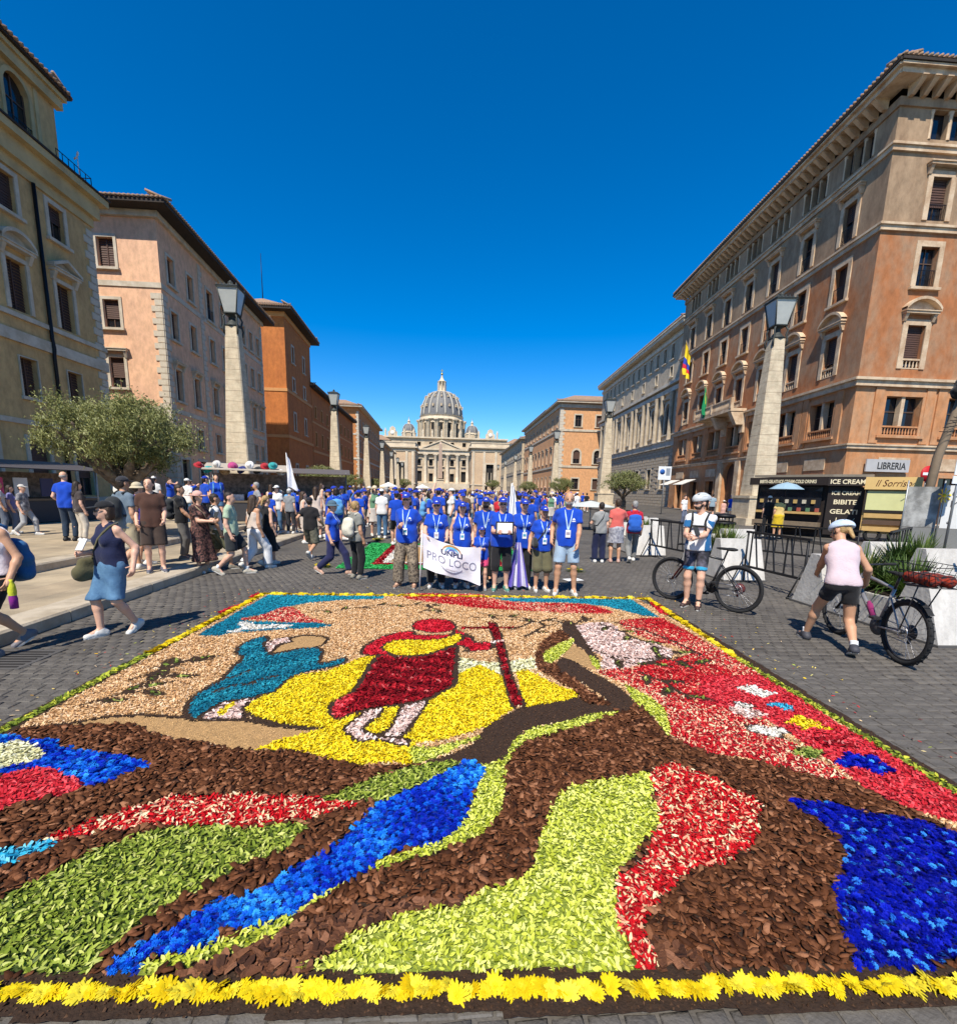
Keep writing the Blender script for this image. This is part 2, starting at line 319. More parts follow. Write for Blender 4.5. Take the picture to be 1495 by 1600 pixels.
class Fac:
    K=0
    def __init__(s,B,a,b):
        Fac.K+=1; s.eps=.004*(Fac.K%3); s.B=B; s.a=Vector((a[0],a[1],0)); d=Vector((b[0]-a[0],b[1]-a[1],0)); s.L=d.length; u=d.normalized(); out=u.cross(Vector((0,0,1)))
        p=s.a-B.location
        s.M=Matrix(((u.x,-out.x,0,p.x),(u.y,-out.y,0,p.y),(0,0,1,p.z),(0,0,0,1)))
    def wall(s,name,m,z0,z1,ops=(),u0=0.,u1=None,depth=.3,off=0.):
        u1=s.L if u1 is None else u1; b=MB()
        us=sorted({u0,u1}|{x for o in ops for x in (o[0],o[1])}); vs=sorted({z0,z1}|{x for o in ops for x in (o[2],o[3])})
        for i in range(len(us)-1):
            for j in range(len(vs)-1):
                cu=(us[i]+us[i+1])/2; cv=(vs[j]+vs[j+1])/2
                if any(o[0]<cu<o[1] and o[2]<cv<o[3] for o in ops): continue
                b.add([(us[i],off,vs[j]),(us[i+1],off,vs[j]),(us[i+1],off,vs[j+1]),(us[i],off,vs[j+1])],[(0,1,2,3)])
        for o in ops:
            x0,x1,v0,v1=o[:4]; d=depth
            b.add([(x0,off,v0),(x1,off,v0),(x1,off,v1),(x0,off,v1),(x0,off+d,v0),(x1,off+d,v0),(x1,off+d,v1),(x0,off+d,v1)],[(0,4,5,1),(1,5,6,2),(2,6,7,3),(3,7,4,0)])
            if len(o)>4:   # arched head
                w=x1-x0; cx=(x0+x1)/2; sp=v1-w/2; A=[(cx+p[0],p[1]) for p in arc_pts(w,sp)]
                for side in (1,-1):
                    P=[p for p in A if (p[0]-cx)*side>=-1e-6]; P.sort(key=lambda p:p[1])
                    c=(cx+side*w/2,v1)
                    for k in range(len(P)-1):
                        t=[(c[0],off+.004,c[1]),(P[k][0],off+.004,P[k][1]),(P[k+1][0],off+.004,P[k+1][1])]
                        b.add(t,[(0,2,1) if side>0 else (0,1,2)])
                for k in range(len(A)-1):
                    b.add([(A[k][0],off+.004,A[k][1]),(A[k+1][0],off+.004,A[k+1][1]),(A[k+1][0],off+d,A[k+1][1]),(A[k][0],off+d,A[k][1])],[(0,1,2,3)])
        return b.build(name,m,s.B,s.M)
    def band(s,name,m,z0,z1,out,u0=None,u1=None,prof=0.,name2=None):
        z0+=s.eps; z1+=s.eps; out+=s.eps; b=MB(); u0=-out if u0 is None else u0; u1=s.L+out if u1 is None else u1
        b.box(u0,u1,-out,.06,z0,z1)
        if prof: b.box(u0-prof+.001,u1+prof-.001,-out-prof,.05,z1-.3*(z1-z0),z1+.012)
        return b.build(name,m,s.B,s.M)
    def window(s,u,v,w,h,fill='shutter',ped=None,sill=True,fw=.2,arch=False,trim=None,rail=None,bal=False,gap=.0,depth=.26,ledge=.14):
        tr=trim or TRAVW
        T=s.M@Matrix.Translation((u,0,v))
        def sur(b):
            if arch:
                sp=h-w/2; b.box(-w/2-fw,-w/2,-.07,.02,0,sp); b.box(w/2,w/2+fw,-.07,.02,0,sp)
                A=arc_pts(w,sp); O=arc_pts(w+2*fw,sp)
                for k in range(len(A)-1):
                    q=[A[k],O[k],O[k+1],A[k+1]]
                    b.add([(x,-.07,z) for x,z in q]+[(x,.02,z) for x,z in q],[(0,3,2,1),(1,2,6,5),(3,0,4,7)])
            else:
                b.box(-w/2-fw,-w/2,-.07,.02,0,h); b.box(w/2,w/2+fw,-.07,.02,0,h); b.box(-w/2-fw,w/2+fw,-.072,.02,h,h+fw)
        o=link('window',wmesh(('window_surround',w,h,fw,arch,tr.name),sur,tr),s.B,T)
        d=depth
        if fill=='open': fill=['open','blind','open','open','blind','shutter','open'][int(abs(u*13.7+v*5.3+w*3))%7]
        if fill=='shutter':
            def f(b):
                n=max(6,int(h/.14)); st=h/n
                for i in range(n): b.add([(-w/2,d-.03,i*st),(w/2,d-.03,i*st),(w/2,d+.02,(i+1)*st),(-w/2,d+.02,(i+1)*st)],[(0,1,2,3)])
                b.box(-.035,.035,d-.06,d,0,h)
            link('shutter',wmesh(('shutter',w,h,d),f,SHUT),o)
        elif fill in('blind','glass','open'):
            def g(b):
                b.box(-w/2,w/2,d,d+.03,0,h)
            link('pane',wmesh(('pane',w,h,d),g,GLASS),o)
            def fr(b):
                t=.06
                for x in (-w/2,-t/2,w/2-t): b.box(x,x+t,d-.05,d-.002,0,h)
                b.box(-w/2+.001,w/2-.001,d-.045,d-.003,h*.62,h*.62+t); b.box(-w/2+.001,w/2-.001,d-.046,d-.003,0,t)
            link('window_frame',wmesh(('window_frame',w,h,d),fr,FRAMEW),o)
            if fill=='blind':
                k=.45+.2*((int(u*7+v*3))%3)
                def bl(b):
                    n=max(5,int(h*k/.13))
                    for i in range(n): z=h-h*k*(i+1)/n; b.add([(-w/2,d-.1,z),(w/2,d-.1,z),(w/2,d-.07,z+h*k/n),(-w/2,d-.07,z+h*k/n)],[(0,1,2,3)])
                link('roller_blind',wmesh(('roller_blind',w,h,d,k),bl,SHUT),o)
        if sill:
            link('sill',wmesh(('sill',w,fw,ledge,tr.name),lambda b:b.box(-w/2-fw-.08,w/2+fw+.08,-.07-ledge,.015,-.16,-.001),tr),o)
        if ped:
            W=w+2*fw+.34; z=h+fw+(.28 if ped!='flat' else .2)
            def pd(b):
                b.box(-W/2,W/2,-.34,.01,z,z+.13); b.box(-W/2-.06,W/2+.06,-.40,.009,z+.131,z+.19)
                for sx in (-1,1):
                    x=sx*(W/2-.17); b.frus(x-.09,x+.09,-.12,.008,z-.42,x-.1,x+.1,-.3,.008,z-.001)
                if ped=='tri':
                    H=W*.26; b.add([(-W/2,-.05,z+.19),(W/2,-.05,z+.19),(0,-.05,z+.19+H)],[(0,1,2)])
                    for sx in (-1,1):
                        q=[(sx*(W/2+.08),z+.19),(0,z+.19+H),(0,z+.19+H+.16),(sx*(W/2+.08),z+.35)]
                        if sx<0: q=q[::-1]
                        b.prism(q,-.4,.0)
                elif ped=='arch':
                    n=10; R=W*.62; c=z+.19-R*math.cos(math.asin(min(1,(W/2+.04)/R))); a0=math.asin(min(1,(W/2+.04)/R))
                    P=[(R*math.sin(-a0+2*a0*i/n),c+R*math.cos(-a0+2*a0*i/n)) for i in range(n+1)]
                    b.add([(x,-.05,zz) for x,zz in P],[tuple(range(n,-1,-1))])
                    for i in range(n):
                        q=[P[i],P[i+1],(P[i+1][0]*1.02,P[i+1][1]+.17),(P[i][0]*1.02,P[i][1]+.17)]
                        b.add([(x,-.4,zz) for x,zz in q]+[(x,0,zz) for x,zz in q],[(0,1,2,3),(2,6,7,3)[::-1],(0,4,5,1)])
            link('pediment',wmesh(('pediment',w,h,fw,ped,tr.name),pd,tr),o)
        if bal:
            def ba(b):
                b.box(-w/2,w/2,-.02,.12,.0,.07); b.box(-w/2,w/2,-.03,.14,.52,.62)
                n=max(4,int(w/.2))
                for i in range(n):
                    x=-w/2+w*(i+.5)/n; b.lathe([(.035,.07),(.065,.2),(.03,.38),(.05,.52)],6,(x,.05,0))
            link('balustrade',wmesh(('balustrade',w),ba,tr),o)
        if rail:
            def ra(b):
                b.box(-w/2,w/2,-.02,.0,rail-.04,rail); b.box(-w/2,w/2,-.02,.0,.04,.08)
                n=int(w/.11)
                for i in range(n+1): x=-w/2+w*i/n; b.box(x-.01,x+.01,-.018,-.004,.08,rail-.04)
            link('railing',wmesh(('railing',w,rail),ra,IRON),o)
        return o
    def quoins(s,m,z0,z1,at,side=1,h=.42,w0=.75,w1=.5,out=.06,gap=.035):
        n=int((z1-z0)/h)
        for i in range(n):
            w=w0 if i%2 else w1
            key=('quoin_stone',w,h,out)
            me=wmesh(key,lambda b:b.box(0,w,-out,.02,gap/2,h-gap/2),m)
            x=at if side>0 else at-w
            link('quoin_stone',me,s.B,s.M@Matrix.Translation((x,0,z0+i*h)))
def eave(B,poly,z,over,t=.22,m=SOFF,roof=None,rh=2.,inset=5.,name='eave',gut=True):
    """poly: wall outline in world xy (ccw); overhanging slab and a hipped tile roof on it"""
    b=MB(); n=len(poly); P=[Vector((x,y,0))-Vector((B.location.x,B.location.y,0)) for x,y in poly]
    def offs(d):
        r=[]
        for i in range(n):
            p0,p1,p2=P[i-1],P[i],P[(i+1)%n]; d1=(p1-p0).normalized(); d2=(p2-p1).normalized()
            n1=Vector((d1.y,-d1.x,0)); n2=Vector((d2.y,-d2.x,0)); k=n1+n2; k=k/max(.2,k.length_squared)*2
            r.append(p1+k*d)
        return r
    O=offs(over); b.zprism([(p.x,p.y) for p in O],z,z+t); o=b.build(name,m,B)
    if roof is not None:
        I=offs(-inset); O2=offs(over+.04); r=MB(); vs=[(p.x,p.y,z+t+.01) for p in O2]+[(p.x,p.y,z+t+rh) for p in I]
        r.add(vs,[(i,(i+1)%n,n+(i+1)%n,n+i) for i in range(n)]+[tuple(range(n,2*n))])
        ro=r.build('roof',roof,B)
        # tile courses along the eave edge
        e=MB()
        for i in range(n):
            a,c=O2[i],O2[(i+1)%n]; L=(c-a).length; k=int(min(L,45)/.3)
            d=(c-a).normalized(); nn=Vector((d.y,-d.x,0))
            for j in range(k):
                q=a+d*(j+.5)*.3; p0=q+nn*.08; p1=q-nn*1.2
                sl=rh/(inset+over)
                e.tube([(p0.x,p0.y,z+t+.03),(p1.x,p1.y,z+t+.05+sl*1.25)],[.10,.09],5,True,True)
        e.build('tile_course',roof,ro)
    return o
def body(B,poly,z1,m,ins=.45,name='building_core'):
    b=MB(); n=len(poly); P=[Vector((x-B.location.x,y-B.location.y,0)) for x,y in poly]; c=sum(P,Vector())/n
    r=[]
    for i in range(n):
        p0,p1,p2=P[i-1],P[i],P[(i+1)%n]; d1=(p1-p0).normalized(); d2=(p2-p1).normalized()
        n1=Vector((d1.y,-d1.x,0)); n2=Vector((d2.y,-d2.x,0)); k=n1+n2; k=k/max(.2,k.length_squared)*2; r.append(p1-k*ins)
    b.zprism([(p.x,p.y) for p in r],0,z1); return b.build(name,m,B)
def wins(cols,rows):
    """cols: list of u; rows: list of (v,w,h[,arch]) -> openings"""
    return [(u-w/2,u+w/2,v,v+h)+((1,) if a else ()) for (v,w,h,a) in rows for u in cols]

# ===== yellow ochre building (left, nearest)
OCH=plaster('ochre_plaster',(.58,.385,.17),(.47,.31,.14)); OCH2=mat('ochre_trim',(.52,.40,.20),.85,.12,2,.2,20,col2=(.40,.30,.15),v2scale=1)
B=thing('ochre_palazzo','ochre yellow palazzo with stone corner blocks and arched attic window, nearest on the left','building',(-21.5,33,0))
F=Fac(B,(-21.5,-6),(-21.5,33)); L=F.L
cols=[L-2.75-3.05*k for k in range(11)]
rC=[(5.9,1.05,1.9,0)]; rA=[(14.5,1.05,1.75,0)]; rB=[(10.0,1.15,2.35,0)]; rG=[(.9,1.25,2.9,0)]
F.wall('wall_ground_floor',OCH,0,4.6,wins(cols,rG)); F.wall('wall_first_floor',OCH,4.6,8.5,wins(cols,rC)); F.wall('wall_upper_floors',OCH,8.5,17.0,wins(cols,rB+rA))
body(B,[(-45,-6),(-21.5,-6),(-21.5,33),(-45,33)],17,OCH)
E2=Fac(B,(-21.5,33),(-45,33)); E2.wall('end_wall',OCH,0,17)
F.band('plinth',TRAV,0,.8,.1); F.band('string_course',TRAVW,4.5,4.75,.07); F.band('belt_course',TRAVW,8.45,9.0,.12); F.band('sill_course',TRAVW,9.62,9.85,.12)
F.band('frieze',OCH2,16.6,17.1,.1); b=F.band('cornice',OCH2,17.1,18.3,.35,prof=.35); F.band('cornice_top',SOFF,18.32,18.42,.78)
for i,u in enumerate(cols):
    if u>16:
        F.window(u,14.5,1.05,1.75,'blind',fw=.22); F.window(u,10.0,1.15,2.35,'shutter',ped='tri' if i%2==0 else 'arch',sill=False)
        F.window(u,5.9,1.05,1.9,'shutter',fw=.05,ledge=.04); F.window(u,.9,1.25,2.9,'open',sill=False)
F.quoins(TRAVW,.8,16.6,L,-1)
pb=MB(); u=cols[0]-1.45; pb.tube([(u,-.14,16.6),(u,-.14,9.2),(u-.02,-.2,8.7),(u,-.14,8.3),(u,-.14,.2)],.09,8); pb.build('drainpipe',IRON,B,F.M)
A2=Fac(B,(-22.3,-6),(-22.3,32.2)); ac=[A2.L-2.55-3.05*k for k in range(8)]
A2.wall('attic_wall',OCH,18.3,22.6,[(u-.75,u+.75,18.9,21.9,1) for u in ac]); 
for u in ac[:5]: A2.window(u,18.9,1.5,3.0,'glass',arch=True,sill=False,trim=OCH2,rail=1.0)
for u in ac:
    for d in (-1.25,1.25): b=MB(); b.box(u+d-.12,u+d+.12,-.06,.02,18.4,22.4); b.build('attic_pilaster',OCH2,B,A2.M)
Fac(B,(-22.3,32.2),(-45,32.2)).wall('attic_end_wall',OCH,18.3,22.6); body(B,[(-45,-6),(-22.3,-6),(-22.3,32.2),(-45,32.2)],22.6,OCH,name='attic_core')
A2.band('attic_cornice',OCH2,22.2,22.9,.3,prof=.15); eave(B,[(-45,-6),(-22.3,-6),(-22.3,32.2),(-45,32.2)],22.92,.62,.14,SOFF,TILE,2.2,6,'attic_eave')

b=MB(); b.tube([(-1.0,1.0,18.4),(-1.0,1.0,20.9)],.025,6); b.tube([(-1.2,1.0,20.7),(-1.0,1.0,20.85)],.05,6); b.tube([(-1.0,1.0,20.9),(-.95,1.0,21.1)],.05,6); b.build('roof_antenna',mat('antenna_white',(.7,.7,.7),.5),B)
b=MB()
for z in (18.5,19.0,19.5): b.tube([(-.1,-2.0,z),(-.1,.6,z),(-2.5,.6,z)],.025,5)
for q in range(7): b.tube([(-.1,-2.0+.43*q,18.4),(-.1,-2.0+.43*q,19.5)],.02,5)
for q in range(5): b.tube([(-.1-.6*q,.6,18.4),(-.1-.6*q,.6,19.5)],.02,5)
b.build('terrace_railing',IRON,B)
B.scale=(.88,.88,.88); B.location=(-18.92,29.04,.21)
# ===== pink building
PINK=plaster('pink_plaster',(.76,.46,.28),(.68,.41,.26),.8); 
B=thing('pink_palazzo','pink plastered palazzo with white corner blocks and brown blinds behind the olive tree','building',(-20.9,38.8,0))
pa,pb_,pc=(-20.9,38.8),(-22.3,61.5),(-33,38.8)
S=Fac(B,pc,pa); F=Fac(B,pa,pb_); L=F.L
scol=[S.L-3.55,S.L-7.4,S.L-10.6]; rows=[(16.7,1.15,1.95,0),(12.7,1.1,1.9,0),(8.6,1.05,2.1,0),(1.0,1.5,2.9,0)]
S.wall('side_wall',PINK,0,20.4,wins(scol,rows)); fcol=[1.6,4.7,8.4,11.2,14.0,16.6,18.9,21.2]
frows=[(16.2,1.0,1.95,0),(12.4,1.0,2.0,0),(8.0,1.0,2.3,0),(4.6,1.0,1.6,0),(.9,1.3,2.7,0)]
F.wall('street_wall',PINK,0,20.4,[((u-.65,u+.65,15.9,18.4) if (i in (2,4) and v==16.2) else (u-w/2,u+w/2,v,v+h)) for i,u in enumerate(fcol) for v,w,h,_ in frows])
poly=[(-34,61.5),(-33,38.8),(-20.9,38.8),(-22.3,61.5)]; body(B,poly,20.4,PINK)
for u in scol:
    S.window(u,16.7,1.15,1.95,'shutter',fw=.2); S.window(u,12.7,1.1,1.9,'blind',fw=.2); S.window(u,8.6,1.05,2.1,'blind',ped='flat',fw=.2); S.window(u,1.0,1.5,2.9,'open',sill=False)
for i,u in enumerate(fcol):
    if i in (2,4): F.window(u,15.9,1.3,2.5,'open',fw=.2,rail=1.0)
    else: F.window(u,16.2,1.0,1.95,'shutter',fw=.16)
    F.window(u,12.4,1.0,2.0,'shutter',fw=.16); F.window(u,8.0,1.0,2.3,'shutter',ped='flat',fw=.16); F.window(u,4.6,1.0,1.6,'shutter',fw=.1); F.window(u,.9,1.3,2.7,'open',sill=False)
for X in (S,F):
    X.band('upper_belt',TRAVW,15.5,15.85,.06); X.band('middle_belt',TRAVW,7.0,7.35,.06); X.band('plinth',TRAV,0,.9,.08)
    X.band('eave_moulding',TRAVW,20.0,20.4,.25)
S.quoins(TRAVW,.9,15.4,S.L,-1); F.quoins(TRAVW,.9,15.4,0,1); F.quoins(TRAVW,.9,19.8,6.3,1); F.quoins(TRAVW,.9,19.8,15.0,1); F.quoins(TRAVW,.9,19.8,L,-1)
eave(B,poly,20.42,1.25,.25,SOFF,TILE,2.2,5)

# ===== orange tower block, then the lower orange row
ORA=plaster('orange_plaster',(.50,.17,.045),(.42,.14,.04),.8); ORAT=mat('orange_trim',(.55,.27,.10),.85,.1,2,.2,20)
B=thing('orange_tower_house','tall burnt orange corner house with overhanging tiled roof and thin rooftop mast','building',(-22.3,70,0))
S=Fac(B,(-30,70),(-22.3,70)); F=Fac(B,(-22.3,70),(-22.9,84)); fc=[3.6,9.6]
ops=[(u-.5,u+.5,v,v+h) for u in fc for v,h in ((18.8,2.2),(15.0,1.7),(9.6,2.4),(2.6,2.2))]
S.wall('side_wall',ORA,0,24.4); F.wall('street_wall',ORA,0,24.4,ops)
poly=[(-30,84),(-30,70),(-22.3,70),(-22.9,84)]; body(B,poly,24.4,ORA)
for u in fc:
    for v,h in ((18.8,2.2),(15.0,1.7),(9.6,2.4),(2.6,2.2)): F.window(u,v,1.0,h,'open',fw=.24)
for X in (S,F):
    X.band('upper_belt',ORAT,14.4,14.8,.08); X.band('middle_belt',ORAT,8.3,8.7,.1); X.band('frieze',ORAT,23.8,24.4,.12)
eave(B,poly,24.42,1.3,.3,SOFF,TILE,2.4,3.5); b=MB(); b.tube([(-4,4,26.5),(-4,4,33)],[.07,.03],6); b.tube([(-4,4,26.3),(-4,4,26.9)],.25,6); b.build('roof_mast',IRON,B)
def row_house(name,label,a,b,z,m,trim,n,rows,belts,back=10,over=.9,side=None,fill='open',ev=SOFF,roof=TILE,quoin=False,sidecols=(),siderows=None,sw=10.):
    """a nearer, b farther facade end (left side of street if a.x<0)"""
    B=thing(name,label,'building',(a[0],a[1],0)); left=a[0]<0
    F=Fac(B,a,b) if left else Fac(B,b,a); sgn=-1 if left else 1
    c=(a[0]+sgn*back,a[1]); d=(b[0]+sgn*back,b[1]); S=Fac(B,c,a) if left else Fac(B,a,c)
    cols=[F.L*(i+.5)/n for i in range(n)]
    F.wall('street_wall',m,0,z,[(u-w/2,u+w/2,v,v+h)+((1,) if k.get('arch') else ()) for u in cols for v,w,h,k in rows])
    sr=siderows or []
    S.wall('side_wall',m,0,z,[(u-w/2,u+w/2,v,v+h)+((1,) if k.get('arch') else ()) for u in sidecols for v,w,h,k in sr])
    for u in cols:
        for v,w,h,k in rows: F.window(u,v,w,h,**{**dict(fill=fill,trim=trim),**k})
    for u in sidecols:
        for v,w,h,k in sr: S.window(u,v,w,h,**{**dict(fill=fill,trim=trim),**k})
    poly=[d,c,a,b] if left else [c,d,b,a]
    # ccw order
    ar=sum(poly[i][0]*poly[(i+1)%4][1]-poly[(i+1)%4][0]*poly[i][1] for i in range(4))
    if ar<0: poly=poly[::-1]
    body(B,poly,z,m)
    for X in (F,S):
        for z0,z1,o in belts: X.band('belt_course',trim,z0,z1,o)
    if quoin:
        if left: F.quoins(trim,0,z-1,0,1,h=.6); S.quoins(trim,0,z-1,S.L,-1,h=.6)
        else: F.quoins(trim,0,z-1,F.L,-1,h=.6,w0=1.2,w1=.8); S.quoins(trim,0,z-1,0,1,h=.6,w0=1.2,w1=.8)
    eave(B,poly,z+.02,over,.3,ev,roof,2.2,4)
    return B,F,S
row_house('orange_row_house','long low burnt orange house beyond the orange tower house','',0,0,0,0,0,0,0) if False else None
row_house('orange_row_house','long lower orange brown house running on behind the second left lamp',(-22.9,84.2),(-24.4,126),17.6,ORA,ORAT,9,[(13.2,1.0,1.8,{}),(8.6,1.05,2.2,{}),(3.0,1.1,2.4,{})],[(7.4,7.8,.1),(12.2,12.5,.06)])
row_house('far_orange_palazzo','far orange palazzo with pale corner blocks on the left beyond the second lamp',(-25.2,138),(-27.2,192),23.2,plaster('far_orange',(.52,.22,.08),(.44,.19,.07)),TRAVW,9,[(17.6,1.3,2.6,{}),(11.6,1.4,3.0,{}),(5.5,1.4,2.6,{})],[(9.4,9.9,.15),(16,16.4,.1)],quoin=True,over=1.2,ev=TRAVW)
row_house('last_left_house','last brown house on the left before the square',(-27.4,196),(-29.5,262),19.5,plaster('far_brown',(.42,.24,.13),(.36,.2,.1)),TRAVW,9,[(13.6,1.5,2.6,{}),(8.0,1.5,3.0,{}),(2,1.6,3,{})],[(6.4,6.9,.15)],over=1.2,ev=TRAVW)

# ===== right: brown terracotta palazzo (nearest right)
TERR=plaster('terracotta_plaster',(.38,.148,.058),(.36,.22,.13),.6); TAUP=plaster('taupe_plaster',(.36,.25,.155),(.25,.165,.10),.35); SALM=plaster('salmon_plaster',(.50,.228,.098),(.46,.28,.16),.6)
RTR=mat('sandstone_trim',(.60,.46,.31),.8,.14,2.5,.25,22,col2=(.42,.28,.17),v2scale=1.2)
B=thing('terracotta_palazzo','big terracotta and taupe palazzo with heavy bracketed cornice, nearest on the right','building',(26,31,0))
ca,cb=(28.3,61.5),(26,31)
F=Fac(B,ca,cb); S=Fac(B,cb,(52,31)); L=F.L
us=[L-x for x in (3.0,7.2,11.4,15.3,19.3,23.3,27.5)]; ss=[3.35+4.3*k for k in range(6)]
def bands(X,cols,pre,isF):
    att=[(u-1.15+k*.85,u-.55+k*.85+.05,22.95,24.45) for u in cols for k in range(3)] if isF else [(u-1.15+k*1.2,u-.2+k*1.2,22.95,24.45) for u in cols for k in range(2)]
    X.wall(pre+'_ground_wall',SALM,0,5.3,[(u-.95,u+.95,.2,3.3) for u in cols if not(isF and abs(u-us[3])<.1)]+([(us[3]-1.3,us[3]+1.3,.02,5.0,1)] if isF else []),depth=.5)
    X.wall(pre+'_mezzanine_wall',SALM,5.3,9.4,[(u-1.25,u+1.25,5.95,8.4) for u in cols],depth=.5)
    X.wall(pre+'_middle_wall',TERR,9.4,18.1,wins(cols,[(10.1,1.2,2.6,0),(14.9,1.2,2.3,0)]),depth=.32)
    X.wall(pre+'_upper_wall',TAUP,18.1,22.3,wins(cols,[(18.65,1.15,2.35,0)]),depth=.32)
    X.wall(pre+'_attic_wall',TAUP,22.3,24.7,att,depth=.4)
    for i,u in enumerate(cols):
        if isF or i<5:
            X.window(u,10.1,1.2,2.6,'blind',ped='arch',fw=.34,trim=RTR,bal=True,sill=False,depth=.3); X.window(u,14.9,1.2,2.3,'open',fw=.32,trim=RTR,rail=1.0,depth=.3)
            X.window(u,18.65,1.15,2.35,'open',ped='flat',fw=.32,trim=RTR,rail=.9,sill=False,depth=.3)
            w=X.window(u,5.95,2.5,2.45,'glass',fw=.3,trim=SALM,bal=True,depth=.45)
            link('mullion',wmesh(('mullion',),lambda b:b.box(-.12,.12,.02,.4,.62,2.45),RTR),w)
            for sx in (-1,1):
                b=MB(); b.box(sx*1.75-.3,sx*1.75+.3,-.1,.02,-.5,3.0); q=b.mesh('pilaster',SALM); link('pilaster',q,w)
            if not(isF and i==3): X.window(u,.2,1.9,3.1,'glass',sill=False,fw=.22,trim=SALM,depth=.42); b=MB(); b.box(u-1.1,u+1.1,-.06,.02,3.75,4.55); b.build('name_panel',RTR,B,X.M)
    for a in att:
        me=wmesh(('attic_pane',a[1]-a[0] if isF else 9),lambda b:b.box(0,a[1]-a[0],.34,.37,0,1.5),GLASS); link('attic_pane',me,B,X.M@Matrix.Translation((a[0],0,a[2])))
        def col(b): b.lathe([(.11,0),(.09,.1),(.085,1.25),(.13,1.38),(.13,1.5)],8)
        link('attic_colonnette',wmesh(('attic_colonnette',),col,RTR),B,X.M@Matrix.Translation((a[0]-.1,.05,22.95)))
        link('attic_colonnette',wmesh(('attic_colonnette',),col,RTR),B,X.M@Matrix.Translation((a[1]+.1,.05,22.95)))
    X.band('ground_belt',RTR,5.05,5.35,.14,prof=.08); X.band('main_belt',RTR,8.95,9.45,.22,prof=.14); X.band('upper_belt',RTR,17.95,18.35,.14,prof=.1); X.band('attic_belt',RTR,22.2,22.6,.14,prof=.1); X.band('plinth',TRAV,0,.18,.2)
    X.band('frieze',TAUP,24.5,24.95,.12); X.band('cornice',RTR,25.45,25.85,1.0,prof=.2); X.band('cornice_gutter',SOFF,25.88,26.02,1.28)
    n=int(X.L/.75)
    for i in range(n):
        def br(b): b.frus(-.13,.13,-.25,.0,0,-.15,.15,-.9,.0,.5); b.box(-.18,.18,-.95,.0,.5,.55)
        link('cornice_bracket',wmesh(('cornice_bracket',),br,RTR),B,X.M@Matrix.Translation((.4+i*.75,-.1,24.9)))
bands(F,us,'street',True); bands(S,ss,'corner',False)
poly=[(26,31),(52,31),(52,61.5),(28.3,61.5)]; body(B,poly,24.7,TAUP,.62); eave(B,poly,26.04,1.2,.06,SOFF,TILE,1.6,6)
N_=Fac(B,(52,61.5),(28.3,61.5)); N_.wall('far_end_wall',TAUP,0,25)
# portal, balcony on scrolled brackets
u=us[3]
for sx in (-1,1):
    b=MB(); b.box(u+sx*1.75-.4,u+sx*1.75+.4,-.25,.02,0,5.05); b.build('portal_jamb',RTR,B,F.M)
    b=MB(); b.prism([(u+sx*1.75-.35,7.6),(u+sx*1.75+.35,7.6),(u+sx*1.75+.35,9.4),(u+sx*1.75-.35,9.4)],-.3,0); b.frus(u+sx*1.75-.3,u+sx*1.75+.3,-.9,-.28,8.3,u+sx*1.75-.3,u+sx*1.75+.3,-1.5,-.28,9.41); b.build('scroll_bracket',RTR,B,F.M)
b=MB(); b.box(u-1.25,u+1.25,.42,.48,0,5.0); b.build('portal_door',SHUT,B,F.M)
u0,u1=us[4]-2.0,us[3]+2.1
b=MB(); b.box(u0,u1,-1.55,-.1,9.46,9.72); b.box(u0,u1,-1.55,-1.35,10.5,10.62)
for i in range(40):
    x=u0+.1+(u1-u0-.2)*i/39; b.lathe([(.06,9.72),(.1,9.95),(.05,10.3),(.08,10.5)],6,(x,-1.45,0))
for x in (u0+.15,(u0+u1)/2,u1-.15): b.box(x-.14,x+.14,-1.58,-1.32,9.72,10.66)
b.build('balcony',RTR,B,F.M)
def bannerflag(name,label,base,tip,w,cols_,Bl,drop):
    o=thing(name,label,'flag',base); mm=[mat('flag_'+c[0],c[1],.8,.05,3,.1,10) for c in cols_]
    p=MB(); d=Vector(tip)-Vector(base); p.tube([(0,0,0),tuple(d)],.035,6); p.build('flag_pole',mat('pole_wood',(.3,.22,.13),.6),o)
    nx,nz=10,14; V=[];Fc=[];mi=[]
    for i in range(nx+1):
        for j in range(nz+1):
            s=i/nx; t=j/nz; q=d*(1-.55*s)
            V.append((q.x+.12*math.sin(t*6+s*9)*t+.1*s*t, q.y+.18*math.sin(s*11+t*3)*(.3+t)+w*.12*s, q.z-drop*t*(1-.25*s)-.1))
    for i in range(nx):
        for j in range(nz):
            k=i*(nz+1)+j; Fc.append((k,k+1,k+nz+2,k+nz+1))
            s=(i+.5)/nx; t=(j+.5)/nz
            mi.append(cols_[0][2](s,t))
    link('flag_cloth',npmesh('flag_cloth',V,Fc,mm,True,midx=mi),o)
bannerflag('yellow_blue_red_flag','yellow, blue and red flag hanging from the terracotta palazzo',(27.2,55.5,15.9),(25.5,54.6,18.4),1,[('yellow',(.75,.55,.02),lambda s,t:0 if t<.45 or t>.8 else (1 if t<.62 else 2)),('blue',(.02,.05,.35)),('red',(.55,.02,.04))],B,3.4)
bannerflag('green_flag','green flag with a yellow mark hanging over the balcony of the terracotta palazzo',(26.4,50.0,10.7),(25.6,49.6,13.0),1,[('green',(.01,.22,.08),lambda s,t:1 if abs(s-.5)<.16 and .15<t<.45 else 0),('yellow2',(.7,.55,.03))],B,3.0)

